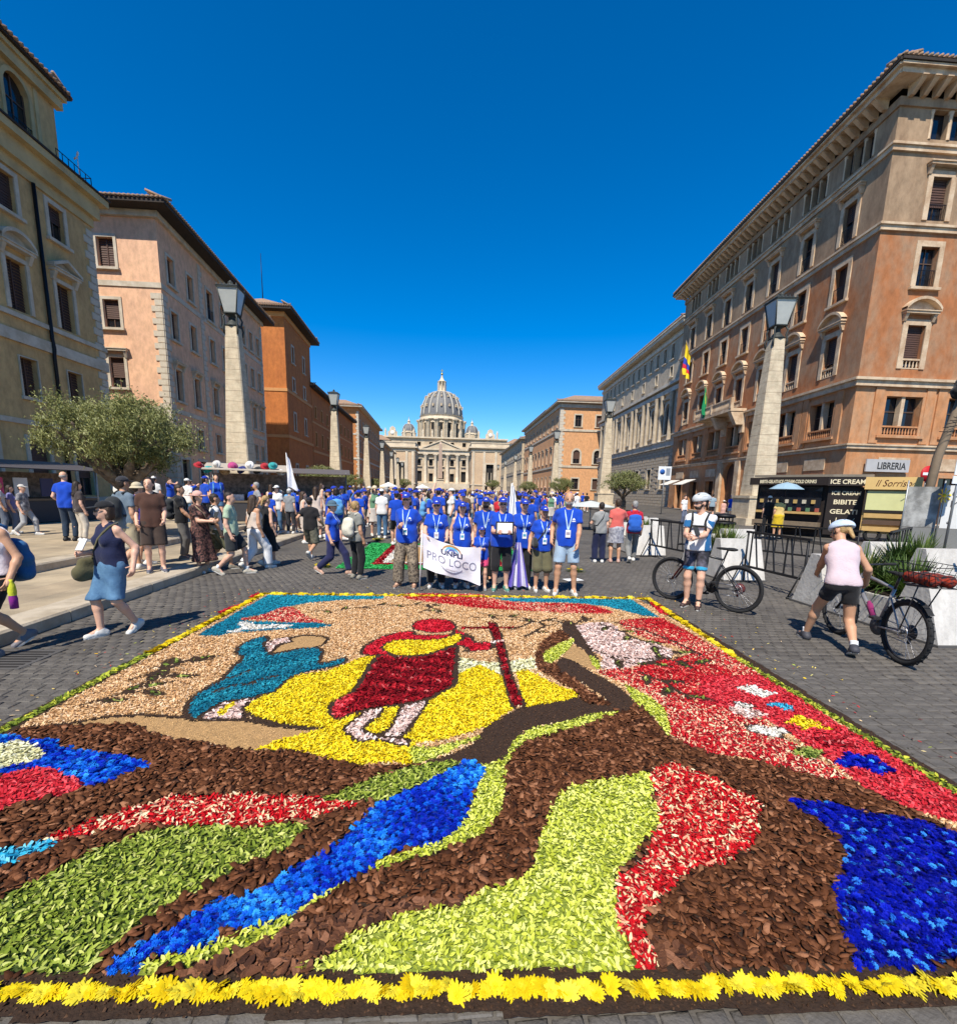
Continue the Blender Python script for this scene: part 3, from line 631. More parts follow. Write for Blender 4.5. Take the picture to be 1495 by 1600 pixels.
# ===== grey rusticated palazzo
GREY=plaster('grey_stone',(.50,.42,.31),(.40,.33,.24),.6); 
B=thing('rusticated_palazzo','grey beige stone palazzo with rusticated base and arched windows behind the right olive tree','building',(30.8,66,0))
F=Fac(B,(33,108),(30.8,66)); S=Fac(B,(30.8,66),(48,66)); L=F.L
cols=[L-4-5.7*k for k in range(7)]
F.wall('rusticated_wall',GREY,0,8.6,[(u-.8,u+.8,2.6,5.6) for u in cols]); F.wall('main_wall',GREY,8.6,17.2,[(u-.95,u+.95,10.3,14.6,1) for u in cols]); F.wall('top_wall',GREY,17.2,24.0,[(u-.5,u+.5,20.6,22.6) for u in cols]+[(u-.5+2.85,u+.5+2.85,20.6,22.6) for u in cols[1:]]+[(u-.45,u+.45,18.2,19.6) for u in cols])
S.wall('side_wall',GREY,0,24.0); body(B,[(30.8,66),(48,66),(48,108),(33,108)],24,GREY)
for u in cols:
    F.window(u,2.6,1.6,3.0,'glass',fw=.25); F.window(u,10.3,1.9,4.3,'glass',arch=True,fw=.35,ped='flat'); F.window(u,20.6,1.0,2.0,'open',fw=.18); F.window(u,18.2,.9,1.4,'open',fw=.15)
    for d in (-1.75,1.75): b=MB(); b.lathe([(.36,9.4),(.3,9.8),(.27,15.2),(.42,15.9)],10,(u+d,-.28,0)); b.build('half_column',GREY,B,F.M)
    if u!=cols[0]: F.window(u+2.85,20.6,1.0,2.0,'open',fw=.18)
for z0,z1,o in ((8.5,9.3,.35),(9.3,9.42,.5),(16.0,16.6,.3),(16.9,17.3,.55),(23.0,23.5,.2)): F.band('belt_course',TRAV,z0,z1,o); S.band('belt_course',TRAV,z0,z1,o)
F.band('cornice',TRAV,24.0,24.6,.9,prof=.15); S.band('cornice',TRAV,24.0,24.6,.9,prof=.15)
for j in range(19):   # rusticated courses, each stone
    n=22
    for i in range(n):
        x=L*(i+(.5 if j%2 else 0))/n; w=L/n
        if any(abs(x+w/2-u)<.8+w/2+.27 and 2.2<.45*j+.2<6 for u in cols) or x+w>L: continue
        link('rusticated_stone',wmesh(('rusticated_stone',w),lambda b:b.frus(.03,w-.03,0,.02,.03,.06,w-.06,-.06,.02,.42) if False else b.box(.03,w-.03,-.07,.02,.03,.42),GREY),B,F.M@Matrix.Translation((x,0,.45*j)))
F.quoins(TRAV,9.5,15.9,L,-1,h=.6,w0=1.2,w1=.8); eave(B,[(30.8,66),(48,66),(48,108),(33,108)],24.62,.95,.1,SOFF,TILE,1.8,5)
# ===== orange palazzo right, far
SALO=plaster('salmon_orange',(.68,.36,.17),(.62,.33,.16),.8)
row_house('salmon_palazzo','salmon orange palazzo with white corner blocks and arched windows on the right','',0,0,0,0,0,0,0) if False else None
Bq,F,S=row_house('salmon_palazzo','salmon orange palazzo with white corner blocks and arched windows on the right',(25.4,115),(25.9,172),22.2,SALO,TRAVW,10,[(17.0,1.3,2.4,{}),(9.0,1.6,3.4,{'ped':'flat'}),(3,1.5,2.6,{})],[(15.9,16.4,.15),(7.6,8.1,.15),(21.2,22,.3)],back=16,over=1.1,ev=TRAVW,quoin=True,
  sidecols=(4.3,9.3,14),siderows=[(17.0,1.5,2.6,{'fw':.3}),(8.6,1.6,3.1,{'arch':True,'fw':.45}),(2.6,1.6,2.5,{'fw':.3})])
row_house('far_beige_palazzo','far beige palazzo with rows of small windows on the right before the square',(25.9,178),(27.2,262),20.5,plaster('far_beige',(.56,.45,.30),(.48,.38,.26)),TRAVW,12,[(15.2,1.4,2.6,{}),(9.8,1.5,2.8,{}),(4,1.5,2.6,{})],[(8.4,8.8,.15),(13.8,14.2,.12)],over=1.1,ev=TRAVW)

# ---------------------------------------------------------------- basilica, square, lamps
BST=mat('basilica_stone',(.58,.46,.31),.8,.12,.25,.3,1.5,col2=(.42,.32,.21),v2scale=.12); BST2=mat('basilica_stone_pale',(.63,.52,.37),.8,.14,.3,.3,2,col2=(.50,.40,.28),v2scale=.2)
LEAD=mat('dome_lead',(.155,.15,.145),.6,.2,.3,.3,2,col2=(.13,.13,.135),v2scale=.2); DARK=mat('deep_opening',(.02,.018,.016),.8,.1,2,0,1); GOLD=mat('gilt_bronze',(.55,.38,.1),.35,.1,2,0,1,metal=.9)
BX,BY=-7.7,430.
B=thing('basilica','pale stone basilica with great ribbed dome at the far end of the street','basilica',(BX,BY,0))
W2=57.
# facade body with giant order: local x across, -y to the viewer
ops=[]
bays=[-49,-34,-19.5,-9.2,0,9.2,19.5,34,49]
for i,x in enumerate(bays):
    w=4.6 if i%2==0 else 3.6
    ops+=[(W2+x-w/2,W2+x+w/2,8.5,15.5 if i%2 else 17.5),(W2+x-1.6,W2+x+1.6,22,27.5,1),(W2+x-1.5,W2+x+1.5,38.5,42)]
F=Fac(B,(BX-W2,BY),(BX+W2,BY)); F.wall('facade_wall',BST,0,46,ops,depth=1.5)
b=MB(); b.box(-W2+.2,W2-.2,2.0,40,0,45); b.build('nave_block',BST,B)
for i,o in enumerate(ops):
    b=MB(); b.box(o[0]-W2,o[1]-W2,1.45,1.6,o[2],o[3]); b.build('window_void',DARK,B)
    if o[2]==22: b=MB(); b.box(o[0]-W2-.8,o[1]-W2+.8,-.9,.1,27.9,28.6); b.box(o[0]-W2-1,o[1]-W2+1,-1.2,.1,21.2,21.8); b.build('window_hood',BST2,B)
cols_=[-13.8,-5.2,5.2,13.8,-26.2,26.2,-41,41,-55,55,-22.6,22.6]
for x in cols_:
    b=MB(); b.lathe([(1.9,7),(1.9,8.5),(1.45,9),(1.25,29),(1.9,31)],14,(x,-1.3,0)); b.box(x-2,x+2,-3.2,.1,31,32); b.build('giant_column',BST2,B)
for n_,z0,z1,o in (('architrave',31.9,33.2,2.2),('frieze',33.2,35.2,2.0),('cornice',35.2,36.4,3.2),('attic_cornice',45,46.2,1.8),('podium',0,7.2,4.0)):
    b=MB(); b.box(-W2-o*.3,W2+o*.3,-o,.3,z0,z1); b.build(n_,BST2,B)
b=MB(); b.prism([(-15.5,36.4),(15.5,36.4),(0,42.5)],-2.6,-.2); b.build('pediment',BST,B)
for s in (-1,1):
    b=MB(); q=[(s*16.4,36.41),(0,42.8),(0,43.9),(s*16.4,37.4)]; b.prism(q if s<0 else q[::-1],-3.4,-.2); b.build('pediment_moulding',BST2,B)
# attic statues along the top
for i in range(13):
    x=-48+8*i
    me=wmesh(('roof_statue',),lambda b:(b.box(-.8,.8,-.8,.8,0,1.2),b.lathe([(.9,1.2),(.75,2.6),(.95,4.4),(.7,5.2),(.35,5.5),(.45,5.9),(.3,6.4),(.02,6.6)],8)),BST2)
    link('roof_statue',me,B,Matrix.Translation((x,-.5,46.2)))
for s in (-1,1):  # clock gables at the ends of the attic
    b=MB(); b.box(s*42-4,s*42+4,-.6,.8,46.2,50); b.prism([(s*42-2.7,50),(s*42+2.7,50),(s*42+2.2,53),(s*42,54.5),(s*42-2.2,53)],-.6,.8); b.build('clock_gable',BST2,B)
    b=MB(); b.X=Matrix.Translation((s*42,-.7,48.8))@Matrix.Rotation(PI/2,4,'X'); b.lathe([(0,.1),(1.9,.1),(1.9,0)],16); b.build('clock_face',mat('clock_face',(.75,.72,.65),.6),B)
def dome(name,cx,cy,z0,R,drum_z,spring,top,lant,spire,ribs,par,big=True):
    D=MB(); n=64 if big else 24; H=top-spring; rl=R*.17
    prof=[]
    for i in range(15):
        t=i/14; prof.append((rl+(R-rl)*math.cos(t*PI/2)**.92,spring+H*math.sin(t*PI/2)))
    d=link(name,MB().lathe([(p[0],p[1]) for p in prof],n,(cx,cy,0)).mesh(name,LEAD),par)
    for k in range(ribs):
        a=2*PI*(k+.5)/ribs; pts=[(cx+(p[0]+.15)*math.cos(a),cy+(p[0]+.15)*math.sin(a),p[1]) for p in prof]
        r=MB(); r.tube(pts,[R*.045*(1-.55*i/14) for i in range(15)],6); r.build('dome_rib',mat('dome_rib_stone',(.42,.39,.33),.8,.12,.3,.2,2),d)
        if big:
            for t,sz in ((.28,1.5),(.5,1.2),(.68,.85)):
                a2=2*PI*k/ribs; i=t*14; p=prof[int(i)]; nx,ny=math.cos(a2),math.sin(a2)
                me=wmesh(('dormer',sz),lambda b:(b.box(-sz*.6,sz*.6,-sz,sz*.3,0,sz*1.5),b.prism([(-sz*.75,sz*1.5),(sz*.75,sz*1.5),(0,sz*2)],-sz*1.1,sz*.2)),BST)
                link('dormer',me,d,Matrix.Translation((cx+p[0]*nx,cy+p[0]*ny,p[1]))@Matrix.Rotation(a2+PI/2,4,'Z'))
    dr=MB(); dr.lathe([(R*1.02,z0),(R*1.02,spring-.5)],n,(cx,cy,0)); dm=dr.build('drum',BST,par)
    r=MB(); r.lathe([(R*1.0,spring-R*.22),(R*1.09,spring-R*.2),(R*1.09,spring-R*.15),(R*1.04,spring-R*.13),(R*1.04,spring-.2),(R*1.07,spring),(R*.95,spring+.4)],n,(cx,cy,0)); r.build('drum_cornice',BST2,dm)
    zt=spring-R*.22
    for k in range(ribs):
        a=2*PI*(k+.5)/ribs
        for da in (-.045,.045) if big else (0,):
            me=wmesh(('drum_column',R,z0,zt),lambda b:(b.lathe([(R*.045,z0+1),(R*.04,zt-1.2),(R*.055,zt-.5)],8)),BST2)
            link('drum_column',me,dm,Matrix.Translation((cx+R*1.13*math.cos(a+da),cy+R*1.13*math.sin(a+da),0)))
        me=wmesh(('buttress',R,z0,zt),lambda b:(b.box(-R*.08,R*.16,-R*.1,R*.1,zt-.5,zt+R*.04),b.box(-R*.12,R*.06,-R*.07,R*.07,z0,zt-.4)),BST2)
        link('buttress',me,dm,Matrix.Translation((cx+R*1.06*math.cos(a),cy+R*1.06*math.sin(a),0))@Matrix.Rotation(a,4,'Z'))
        if big:
            a2=2*PI*k/ribs
            me=wmesh(('drum_window',R),lambda b:(b.box(-1.7,1.7,-.15,.3,z0+2.5,zt-3)),DARK)
            link('drum_window',me,dm,Matrix.Translation((cx+R*1.02*math.cos(a2),cy+R*1.02*math.sin(a2),0))@Matrix.Rotation(a2+PI/2,4,'Z'))
            me=wmesh(('drum_hood',R),lambda b:(b.box(-2.5,2.5,-.7,.3,zt-3,zt-2.3),b.prism([(-2.5,zt-2.3),(2.5,zt-2.3),(0,zt-1)],-.7,.3)),BST2)
            link('drum_hood',me,dm,Matrix.Translation((cx+R*1.02*math.cos(a2),cy+R*1.02*math.sin(a2),0))@Matrix.Rotation(a2+PI/2,4,'Z'))
    l=MB(); l.lathe([(rl*1.35,top-.8),(rl*1.35,top+.8),(rl*.85,top+.9),(rl*.85,lant-1),(rl*1.2,lant-.8),(rl*1.2,lant),(rl*.75,lant+.5),(rl*.35,lant+(spire-lant)*.5),(rl*.12,spire)],16,(cx,cy,0)); lo=l.build('lantern',BST2,d)
    for k in range(8):
        a=2*PI*k/8; me=wmesh(('lantern_column',rl,top),lambda b:b.lathe([(rl*.14,top+.9),(rl*.12,lant-.8)],6),BST2); link('lantern_column',me,lo,Matrix.Translation((cx+rl*1.12*math.cos(a),cy+rl*1.12*math.sin(a),0)))
    s=MB(); s.ell((cx,cy,spire+1.0*(R/23)),(1.3*R/23,)*3,10,6); k=R/23; s.box(cx-.3*k,cx+.3*k,cy-.3*k,cy+.3*k,spire+1.5*k,spire+6*k); s.box(cx-1.5*k,cx+1.5*k,cy-.28*k,cy+.28*k,spire+4*k,spire+4.6*k); s.build('ball_and_cross',GOLD,lo)
dome('great_dome',-2.7,130.,40,23.0,62,81.0,108.0,119.3,126.,16,B)
for x in (-34.,29.): dome('side_dome',x,70.,40,6.4,50,58.,65.5,68.5,71.,8,B,False)
# ===== two entrance blocks of the square, obelisk
def propylon(name,label,x0,x1,y,zz):
    B=thing(name,label,'building',((x0+x1)/2,y,0)); m=plaster('propylon_brick',(.62,.44,.27),(.54,.38,.24))
    w=x1-x0; F=Fac(B,(x0,y),(x1,y)); c=w/2
    F.wall('front_wall',m,0,zz-3,[(c-2.3,c+2.3,6.5,17.5),(c-2.6,c-1.2,1.0,4.2),(c+1.2,c+2.6,1.0,4.2)],depth=1.2)
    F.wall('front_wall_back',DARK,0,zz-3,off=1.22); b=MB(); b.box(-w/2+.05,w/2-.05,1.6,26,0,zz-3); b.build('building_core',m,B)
    for s,a,bb in ((-1,(x0,y+26),(x0,y)),(1,(x1,y),(x1,y+26))): Fac(B,a,bb).wall('side_wall',m,0,zz-3)
    for u in (1.2,w-1.2,c-3.6,c+3.6): b=MB(); b.box(u-.7,u+.7,-.35,.02,0,zz-5.2); b.build('pilaster',BST2,B,F.M)
    b=MB(); b.box(c-3.0,c-2.3,-.3,.02,6.4,18.3); b.box(c+2.3,c+3.0,-.3,.02,6.4,18.3); b.box(c-3.0,c+3.0,-.31,.02,17.5,18.4); b.build('opening_surround',BST2,B,F.M)
    for u in (c-1.1,c+1.1): b=MB(); b.lathe([(.3,6.5),(.26,12),(.4,12.6)],8,(u,.5,0)); b.build('opening_column',BST2,B,F.M)
    for z0,z1,o in ((4.8,5.5,.4),(zz-5.2,zz-4.4,.4),(zz-3.2,zz-2.4,1.6),(zz-2.4,zz-.2,.3),(zz-.2,zz+.3,.6)):
        b=MB(); b.box(-w/2-o,w/2+o,-o,26.5,z0,z1); b.build('entablature',BST2,B)
propylon('left_gateway_building','left of the two peach gateway blocks with tall opening before the basilica',-38.5,-21.5,300,29.3)
propylon('right_gateway_building','right of the two peach gateway blocks with tall opening before the basilica',12.9,35.4,300,30.2)
B=thing('ancient_obelisk','tall slim stone obelisk in the square in front of the basilica','obelisk',(-6.6,330,0)); GRA=mat('red_granite',(.42,.30,.22),.6,.12,1,.1,6)
b=MB(); b.box(-3.2,3.2,-3.2,3.2,0,2.6); b.box(-2.2,2.2,-2.2,2.2,2.6,8.0); b.box(-2.6,2.6,-2.6,2.6,8,8.6); b.build('pedestal',BST2,B)
b=MB(); b.frus(-1.4,1.4,-1.4,1.4,9.2,-.95,.95,-.95,.95,31.5); b.frus(-.95,.95,-.95,.95,31.5,-.05,.05,-.05,.05,33.4); b.build('shaft',GRA,B)
b=MB(); b.box(-.08,.08,-.08,.08,33.3,36); b.box(-.7,.7,-.07,.07,34.9,35.1); b.build('top_cross',GOLD,B)
for s,x0,x1 in ((-1,-75,-39),(1,36,80)):
    o=thing('square_wing_building','cream wing building seen beyond the %s gateway block'%('left' if s<0 else 'right'),'building',(x0,318,0))
    m=mat('cream_wing',(.62,.52,.40),.85,.1,.4,.2,4); b=MB(); b.box(0,x1-x0,0,30,0,32); b.build('wall',m,o); b=MB(); b.frus(-1,x1-x0+1,-1,31,32,6,x1-x0-6,8,24,36); b.build('roof',TILE,o)
    for i in range(7):
        for z in (8,15,22,28): link('window',wmesh(('far_window',),lambda b:b.box(-.9,.9,-.08,.05,0,2.4),DARK),o,Matrix.Translation((2.5+i*(x1-x0-5)/6,0,z)))

# ===== obelisk street lamps
LSTONE=mat('lamp_travertine',(.60,.51,.36),.8,.12,1.2,.35,9,col2=(.52,.42,.29),v2scale=2.4,streak=4.); LIRON=mat('lamp_verdigris',(.045,.05,.045),.6,.2,8,.2,30); LGLASS=mat('lamp_glass',(.42,.43,.40),.25,.1,3,0,1,spec=.6)
def make_lamp():
    t=thing('obelisk_street_lamp','','street lamp')
    b=MB(); b.box(-1.1,1.1,-1.1,1.1,0,.4); b.box(-.92,.92,-.92,.92,.4,1.55); b.box(-.98,.98,-.98,.98,1.55,1.7); b.build('pedestal',LSTONE,t)
    b=MB(); c=.12; r0,r1,z0,z1=.68,.34,1.7,10.3
    def oc(r,c): return [(-r+c,-r),(r-c,-r),(r,-r+c),(r,r-c),(r-c,r),(-r+c,r),(-r,r-c),(-r,-r+c)]
    n=15
    for i in range(n):      # stone drums
        ta,tb=i/n,(i+1)/n; za,zb=z0+(z1-z0)*ta,z0+(z1-z0)*tb; ra,rb=r0+(r1-r0)*ta,r0+(r1-r0)*tb
        d=MB(); A=oc(ra,.06); D=oc(rb,.06); d.add([(x,y,za+.006) for x,y in A]+[(x,y,zb-.006) for x,y in D],[tuple(range(7,-1,-1)),tuple(range(8,16))]+[(k,(k+1)%8,8+(k+1)%8,8+k) for k in range(8)]); d.build('shaft_stone',LSTONE,t)
    b=MB(); b.box(-.3,.3,-.3,.3,z0,z1-.1); b.build('shaft_core',LSTONE,t)
    b=MB(); b.lathe([(.37,10.3),(.45,10.36),(.3,10.5),(.16,10.7),(.14,10.85),(.34,11.0)],8); b.build('lantern_base',LIRON,t)
    for k in range(4):
        a=PI/4+k*PI/2; b=MB(); b.tube([(.44*math.cos(a)*s,.44*math.sin(a)*s,z) for s,z in ((1.12,9.9),(1.25,10.2),(1.05,10.5),(1.2,10.75),(.9,10.95))],.05,6); b.build('scroll_bracket',LIRON,t)
    l=MB(); l.frus(-.32,.32,-.32,.32,11.0,-.54,.54,-.54,.54,12.25); lg=l.build('lantern_glass',LGLASS,t)
    f=MB()
    for sx,sy in ((-1,-1),(1,-1),(1,1),(-1,1)): f.tube([(sx*.33,sy*.33,10.98),(sx*.555,sy*.555,12.27)],.035,5)
    for z,r in ((11.0,.34),(12.27,.57)):
        for s in (-1,1): f.box(-r,r,s*r-.03,s*r+.03,z-.03,z+.03); f.box(s*r-.03,s*r+.03,-r,r,z-.028,z+.028)
    f.build('lantern_frame',LIRON,lg)
    b=MB(); b.frus(-.62,.62,-.62,.62,12.3,-.2,.2,-.2,.2,12.5); b.lathe([(.16,12.5),(.1,12.6),(.14,12.66),(.0,12.78)],8)
    for i in range(6):
        x=-.52+.208*i
        for y in (-.56,.56): b.frus(x-.05,x+.05,y-.03,y+.03,12.3,x-.01,x+.01,y-.02,y+.02,12.46)
    b.build('lantern_crown',LIRON,t)
    return t
LP=make_lamp(); k=0
nth=['nearest','second','third','fourth','fifth','sixth','seventh']
for i in range(7):
    for side in ('left','right'):
        x,y=((-12.3-.044*(29.6*i),29.8+29.6*i) if side=='left' else (18.1+.012*29.6*i,27.7+29.8*i))
        o=LP if k==0 else copy_tree(LP); k+=1
        o.location=(x,y,.13); o.rotation_euler=(0,0,.02 if side=='left' else -.05)
        o['label']='%s obelisk-shaped stone street lamp on the %s side of the street'%(nth[i],side); o['group']='obelisk street lamps'

# ---------------------------------------------------------------- flower carpet
CARP=thing('flower_carpet','huge picture carpet of petals, leaves and bark laid on the paving','flower carpet',(0.05,4.6,0))
CX0,CX1,CY0,CY1,CR=-3.35,3.45,1.02,8.15,.012
NXc,NYc=int((CX1-CX0)/CR),int((CY1-CY0)/CR)
GXc=CX0+(np.arange(NXc)+.5)*CR; GYc=CY0+(np.arange(NYc)+.5)*CR
LAB=np.zeros((NXc,NYc),dtype=np.int16); REG=[None]
def vA(p): return [(200+x/2.718,900+y/2.718) for x,y in p]
def vB(p): return [(700+x/2.4917,900+y/2.4917) for x,y in p]
def vC(p): return [(x/2.4917,1100+y/2.4917) for x,y in p]
def vD(p): return [(500+x/2.4917,1150+y/2.4917) for x,y in p]
def vE(p): return [(950+x/2.743,1100+y/2.743) for x,y in p]
def G(p): return np.array([gp(x,y)[:2] for x,y in p])
def smooth_poly(P,n=3):
    P=np.asarray(P); m=len(P); out=[]
    for i in range(m):
        p0,p1,p2,p3=P[i-1],P[i],P[(i+1)%m],P[(i+2)%m]
        for k in range(n):
            t=k/n; out.append(.5*((2*p1)+(-p0+p2)*t+(2*p0-5*p1+4*p2-p3)*t*t+(-p0+3*p1-3*p2+p3)*t**3))
    return np.array(out)
def inside(P,x,y):
    r=np.zeros(x.shape,bool); n=len(P)
    for i in range(n):
        x0,y0=P[i]; x1,y1=P[(i+1)%n]
        if y0==y1: continue
        c=((y0>y)!=(y1>y))&(x<(x1-x0)*(y-y0)/(y1-y0)+x0); r^=c
    return r
def sub(P,pad=0.):
    i0=max(0,int((P[:,0].min()-pad-CX0)/CR)-1); i1=min(NXc,int((P[:,0].max()+pad-CX0)/CR)+2); j0=max(0,int((P[:,1].min()-pad-CY0)/CR)-1); j1=min(NYc,int((P[:,1].max()+pad-CY0)/CR)+2)
    return i0,i1,j0,j1
def newreg(name,typ):
    REG.append((name,typ)); return len(REG)-1
def area(name,typ,P,sm=True,world=False,clip=None,rid=None):
    P=np.asarray(P,float) if world else G(P)
    if sm: P=smooth_poly(P)
    i0,i1,j0,j1=sub(P); 
    if i1<=i0 or j1<=j0: return None
    x,y=np.meshgrid(GXc[i0:i1],GYc[j0:j1],indexing='ij'); k=inside(P,x,y)
    if clip is not None: k&=np.isin(LAB[i0:i1,j0:j1],clip)
    r=rid or newreg(name,typ); LAB[i0:i1,j0:j1][k]=r; return r
SOIL_R=None
def stroke(P,w,rid,world=False,closed=False,sm=True):
    P=np.asarray(P,float) if world else G(P)
    if sm and closed: P=smooth_poly(P)
    if closed: P=np.vstack([P,P[:1]])
    i0,i1,j0,j1=sub(P,w)
    if i1<=i0 or j1<=j0: return
    x,y=np.meshgrid(GXc[i0:i1],GYc[j0:j1],indexing='ij'); k=np.zeros(x.shape,bool)
    for a,b in zip(P[:-1],P[1:]):
        d=b-a; L=max(1e-9,d@d); t=np.clip(((x-a[0])*d[0]+(y-a[1])*d[1])/L,0,1); k|=((x-a[0]-t*d[0])**2+(y-a[1]-t*d[1])**2)<(w/2)**2
    LAB[i0:i1,j0:j1][k]=rid
XL,XR,YN,YF=-3.02,3.18,1.38,7.74     # inner picture edge
def shape(name,typ,P,line=.03,**k):
    r=area(name,typ,P,**k)
    if line and r: stroke(P,line*1.75,SOIL_R,closed=True)
    return r
# --- grounds
area('beige_petal_field','beige',[(XL,YN),(XR,YN),(XR,YF),(XL,YF)],sm=False,world=True)
SOIL_R=newreg('dark_soil_outlines','soil')
bark=vC([(-700,420),(-200,200),(20,130),(90,105),(220,90),(380,85),(480,80),(560,100),(640,140),(760,150),(850,175),(980,190),(1130,190),(1250,215),(1380,245),(1495,250)])+vA([(1230,808)])+vB([(60,720),(200,720),(300,620),(450,590),(620,540),(730,500),(800,570),(850,622),(870,640),(1000,690),(1100,720),(1250,740),(1400,780)])+vE([(1015,335),(1100,370),(1300,470),(1495,555),(2300,950),(2300,1500)])+[(1700,1700),(-700,1700)]
bp=G(bark[:-2]); bp=np.vstack([smooth_poly(bp)[:-6],[(6,-2),(-6,-2)]])
i0=0; x,y=np.meshgrid(GXc,GYc,indexing='ij'); k_=inside(bp,x,y)&(LAB>0); BARK_R=newreg('bark_chip_field','bark'); LAB[k_]=BARK_R
sandp=vC([(200,95),(300,80),(400,60),(560,52),(730,62),(860,72),(960,72),(1080,95),(1230,100),(1130,150),(1050,180),(990,190),(900,180),(760,150),(640,135),(560,100),(480,82),(380,88)])
area('tan_sand_hill','sand',sandp); stroke(vC([(0,112),(120,100),(280,82),(400,58),(560,48),(730,60),(860,70),(960,70),(1080,93),(1230,99)]),.035,SOIL_R)
# --- sky corner, dove
teal=vA([(603,80),(1090,88),(1085,103),(900,108),(760,120),(690,135),(640,160),(540,175),(470,190),(520,197),(700,203),(800,203),(870,213),(860,222),(700,232),(560,240),(440,248),(385,262),(288,260)])
area('teal_sky_patch','teal',teal,sm=False)
area('red_white_cloud','redmix',vA([(470,190),(560,175),(650,140),(690,138),(720,150),(760,178),(830,200),(800,203),(700,203),(590,195)]))
area('white_dove','white',vA([(405,245),(450,238),(490,225),(465,210),(475,202),(510,200),(540,212),(600,214),(660,212),(705,216),(680,226),(600,228),(540,235),(500,232),(470,245)]),sm=False)
area('teal_sky_patch','teal',vB([(170,90),(500,92),(712,95),(825,166),(760,160),(620,125),(500,110),(250,105)]),sm=False)
area('red_white_blossom_band','redmix',vA([(1190,80),(1495,82)])+vB([(160,90),(250,105),(500,112),(600,130),(640,150),(500,150),(300,140),(120,130)])+vA([(1400,130),(1200,105)]))
# --- big yellow light
area('yellow_petal_light','yellow',[(382,1111),(406,1093),(435,1080),(454,1064),(472,1057),(509,1051),(542,1040),(568,1029),(592,1028),(640,1030),(700,1058),(712,1054),(735,1042),(752,1040),(780,1056),(795,1085),(806,1106),(780,1125),(750,1142),(700,1157),(640,1165),(560,1150),(500,1141),(430,1135),(395,1125)])
area('yellow_petal_light','yellow',vB([(262,372),(300,370),(360,400),(430,435),(500,460),(495,482),(400,500),(298,518),(285,460)]))
area('yellow_petal_ground','yellow',vA([(830,655),(880,630),(920,600),(1000,590),(1090,600),(1200,700),(1215,735),(1215,808),(1100,800),(980,812),(860,790),(760,760),(640,745),(545,748),(620,715),(700,690)]))
area('cream_glow','cream',vB([(25,318),(60,325),(110,340),(200,345),(335,325),(345,372),(300,372),(200,388),(120,352),(30,392)]),sm=False)
stroke(vA([(495,585),(540,612),(640,638),(760,655),(815,655)]),.05,SOIL_R)
# --- figure in teal robe
shape('pale_pink_legs','palepink',vA([(300,612),(340,590),(380,560),(450,540),(550,522),(520,545),(490,580),(500,612),(400,615),(350,620)]),.02)
area('yellow_petal_light','yellow',vA([(380,592),(410,565),(455,540),(450,560),(400,602)]))
shape('teal_robe','robe',vA([(465,320),(480,300),(530,275),(585,262),(600,275),(580,290),(585,305),(605,335),(640,335),(700,320),(760,312),(810,312),(828,335),(815,375),(870,368),(925,355),(920,375),(860,395),(760,415),(710,430),(670,455),(620,500),(560,515),(530,525),(470,535),(400,545),(330,590),(295,612),(265,612),(248,590),(255,550),(290,510),(340,480),(400,445),(440,400),(490,352),(465,340)]),.025)
for q in ([(400,445),(470,430),(520,405)],[(520,460),(580,440),(640,430)],[(360,500),(420,480),(480,465)],[(500,470),(540,462)]): stroke(vA(q),.035,SOIL_R)
shape('raised_arm','palepink',vA([(590,290),(630,275),(690,265),(690,285),(640,295),(605,330),(585,305)]),.015)
shape('kneeling_head','sand',vA([(692,285),(690,270),(740,258),(800,258),(840,265),(850,275),(835,295),(800,308),(740,312),(680,322),(610,335),(620,315),(660,292)]),.022)
# --- figure in red tunic with cross
shape('pale_pink_legs','palepink',vA([(920,660),(1000,590),(1060,572),(1085,580),(1050,615),(1000,655),(1040,680),(1160,700),(1200,715),(1160,728),(1060,705),(980,710),(940,680)]),.02)
shape('pale_pink_legs','palepink',vA([(1165,560),(1270,540),(1240,590),(1200,650),(1160,690),(1090,690),(1060,690),(1110,660),(1140,610)]),.02)
shape('dark_red_tunic','darkred',vA([(1080,335),(1140,350),(1220,348),(1300,335),(1390,305),(1395,350),(1390,420),(1385,470),(1330,500),(1280,530),(1200,548),(1120,560),(1060,570),(960,590),(885,615),(862,580),(870,550),(950,505),(990,450),(1040,370)]),.03)
area('red_tunic_hem','coral',vA([(866,575),(885,540),(950,508),(955,540),(905,580),(925,598),(885,612)]))
shape('red_shoulders','red',vA([(990,335),(1000,312),(1020,295),(1070,268),(1130,250),(1215,240),(1225,255),(1370,255),(1385,235),(1420,245),(1470,270)])+vB([(40,236),(80,240),(110,265),(150,262),(175,275),(165,292),(110,298),(60,300)])+vA([(1450,318),(1395,300),(1300,330),(1140,342),(1060,342),(1040,346)]),.025)
shape('red_head','red',vA([(1215,232),(1210,213),(1235,195),(1300,187),(1365,195),(1388,213),(1382,235),(1300,246)]),.022)
shape('yellow_sash','yellow',vA([(1080,305),(1130,280),(1200,275),(1280,278),(1350,268),(1390,250),(1415,255),(1418,275),(1380,300),(1300,330),(1210,345),(1140,342),(1090,325)]),.022)
shape('red_cross','darkred',vB([(155,190),(185,188),(215,260),(250,400),(297,510),(250,515),(215,400),(180,260)]),.018,sm=False)
area('red_cross','darkred',vB([(50,204),(280,203),(282,211),(50,213)]),sm=False)
area('hand_on_cross','palepink',vB([(165,258),(215,252),(218,262),(170,270)]),sm=False)
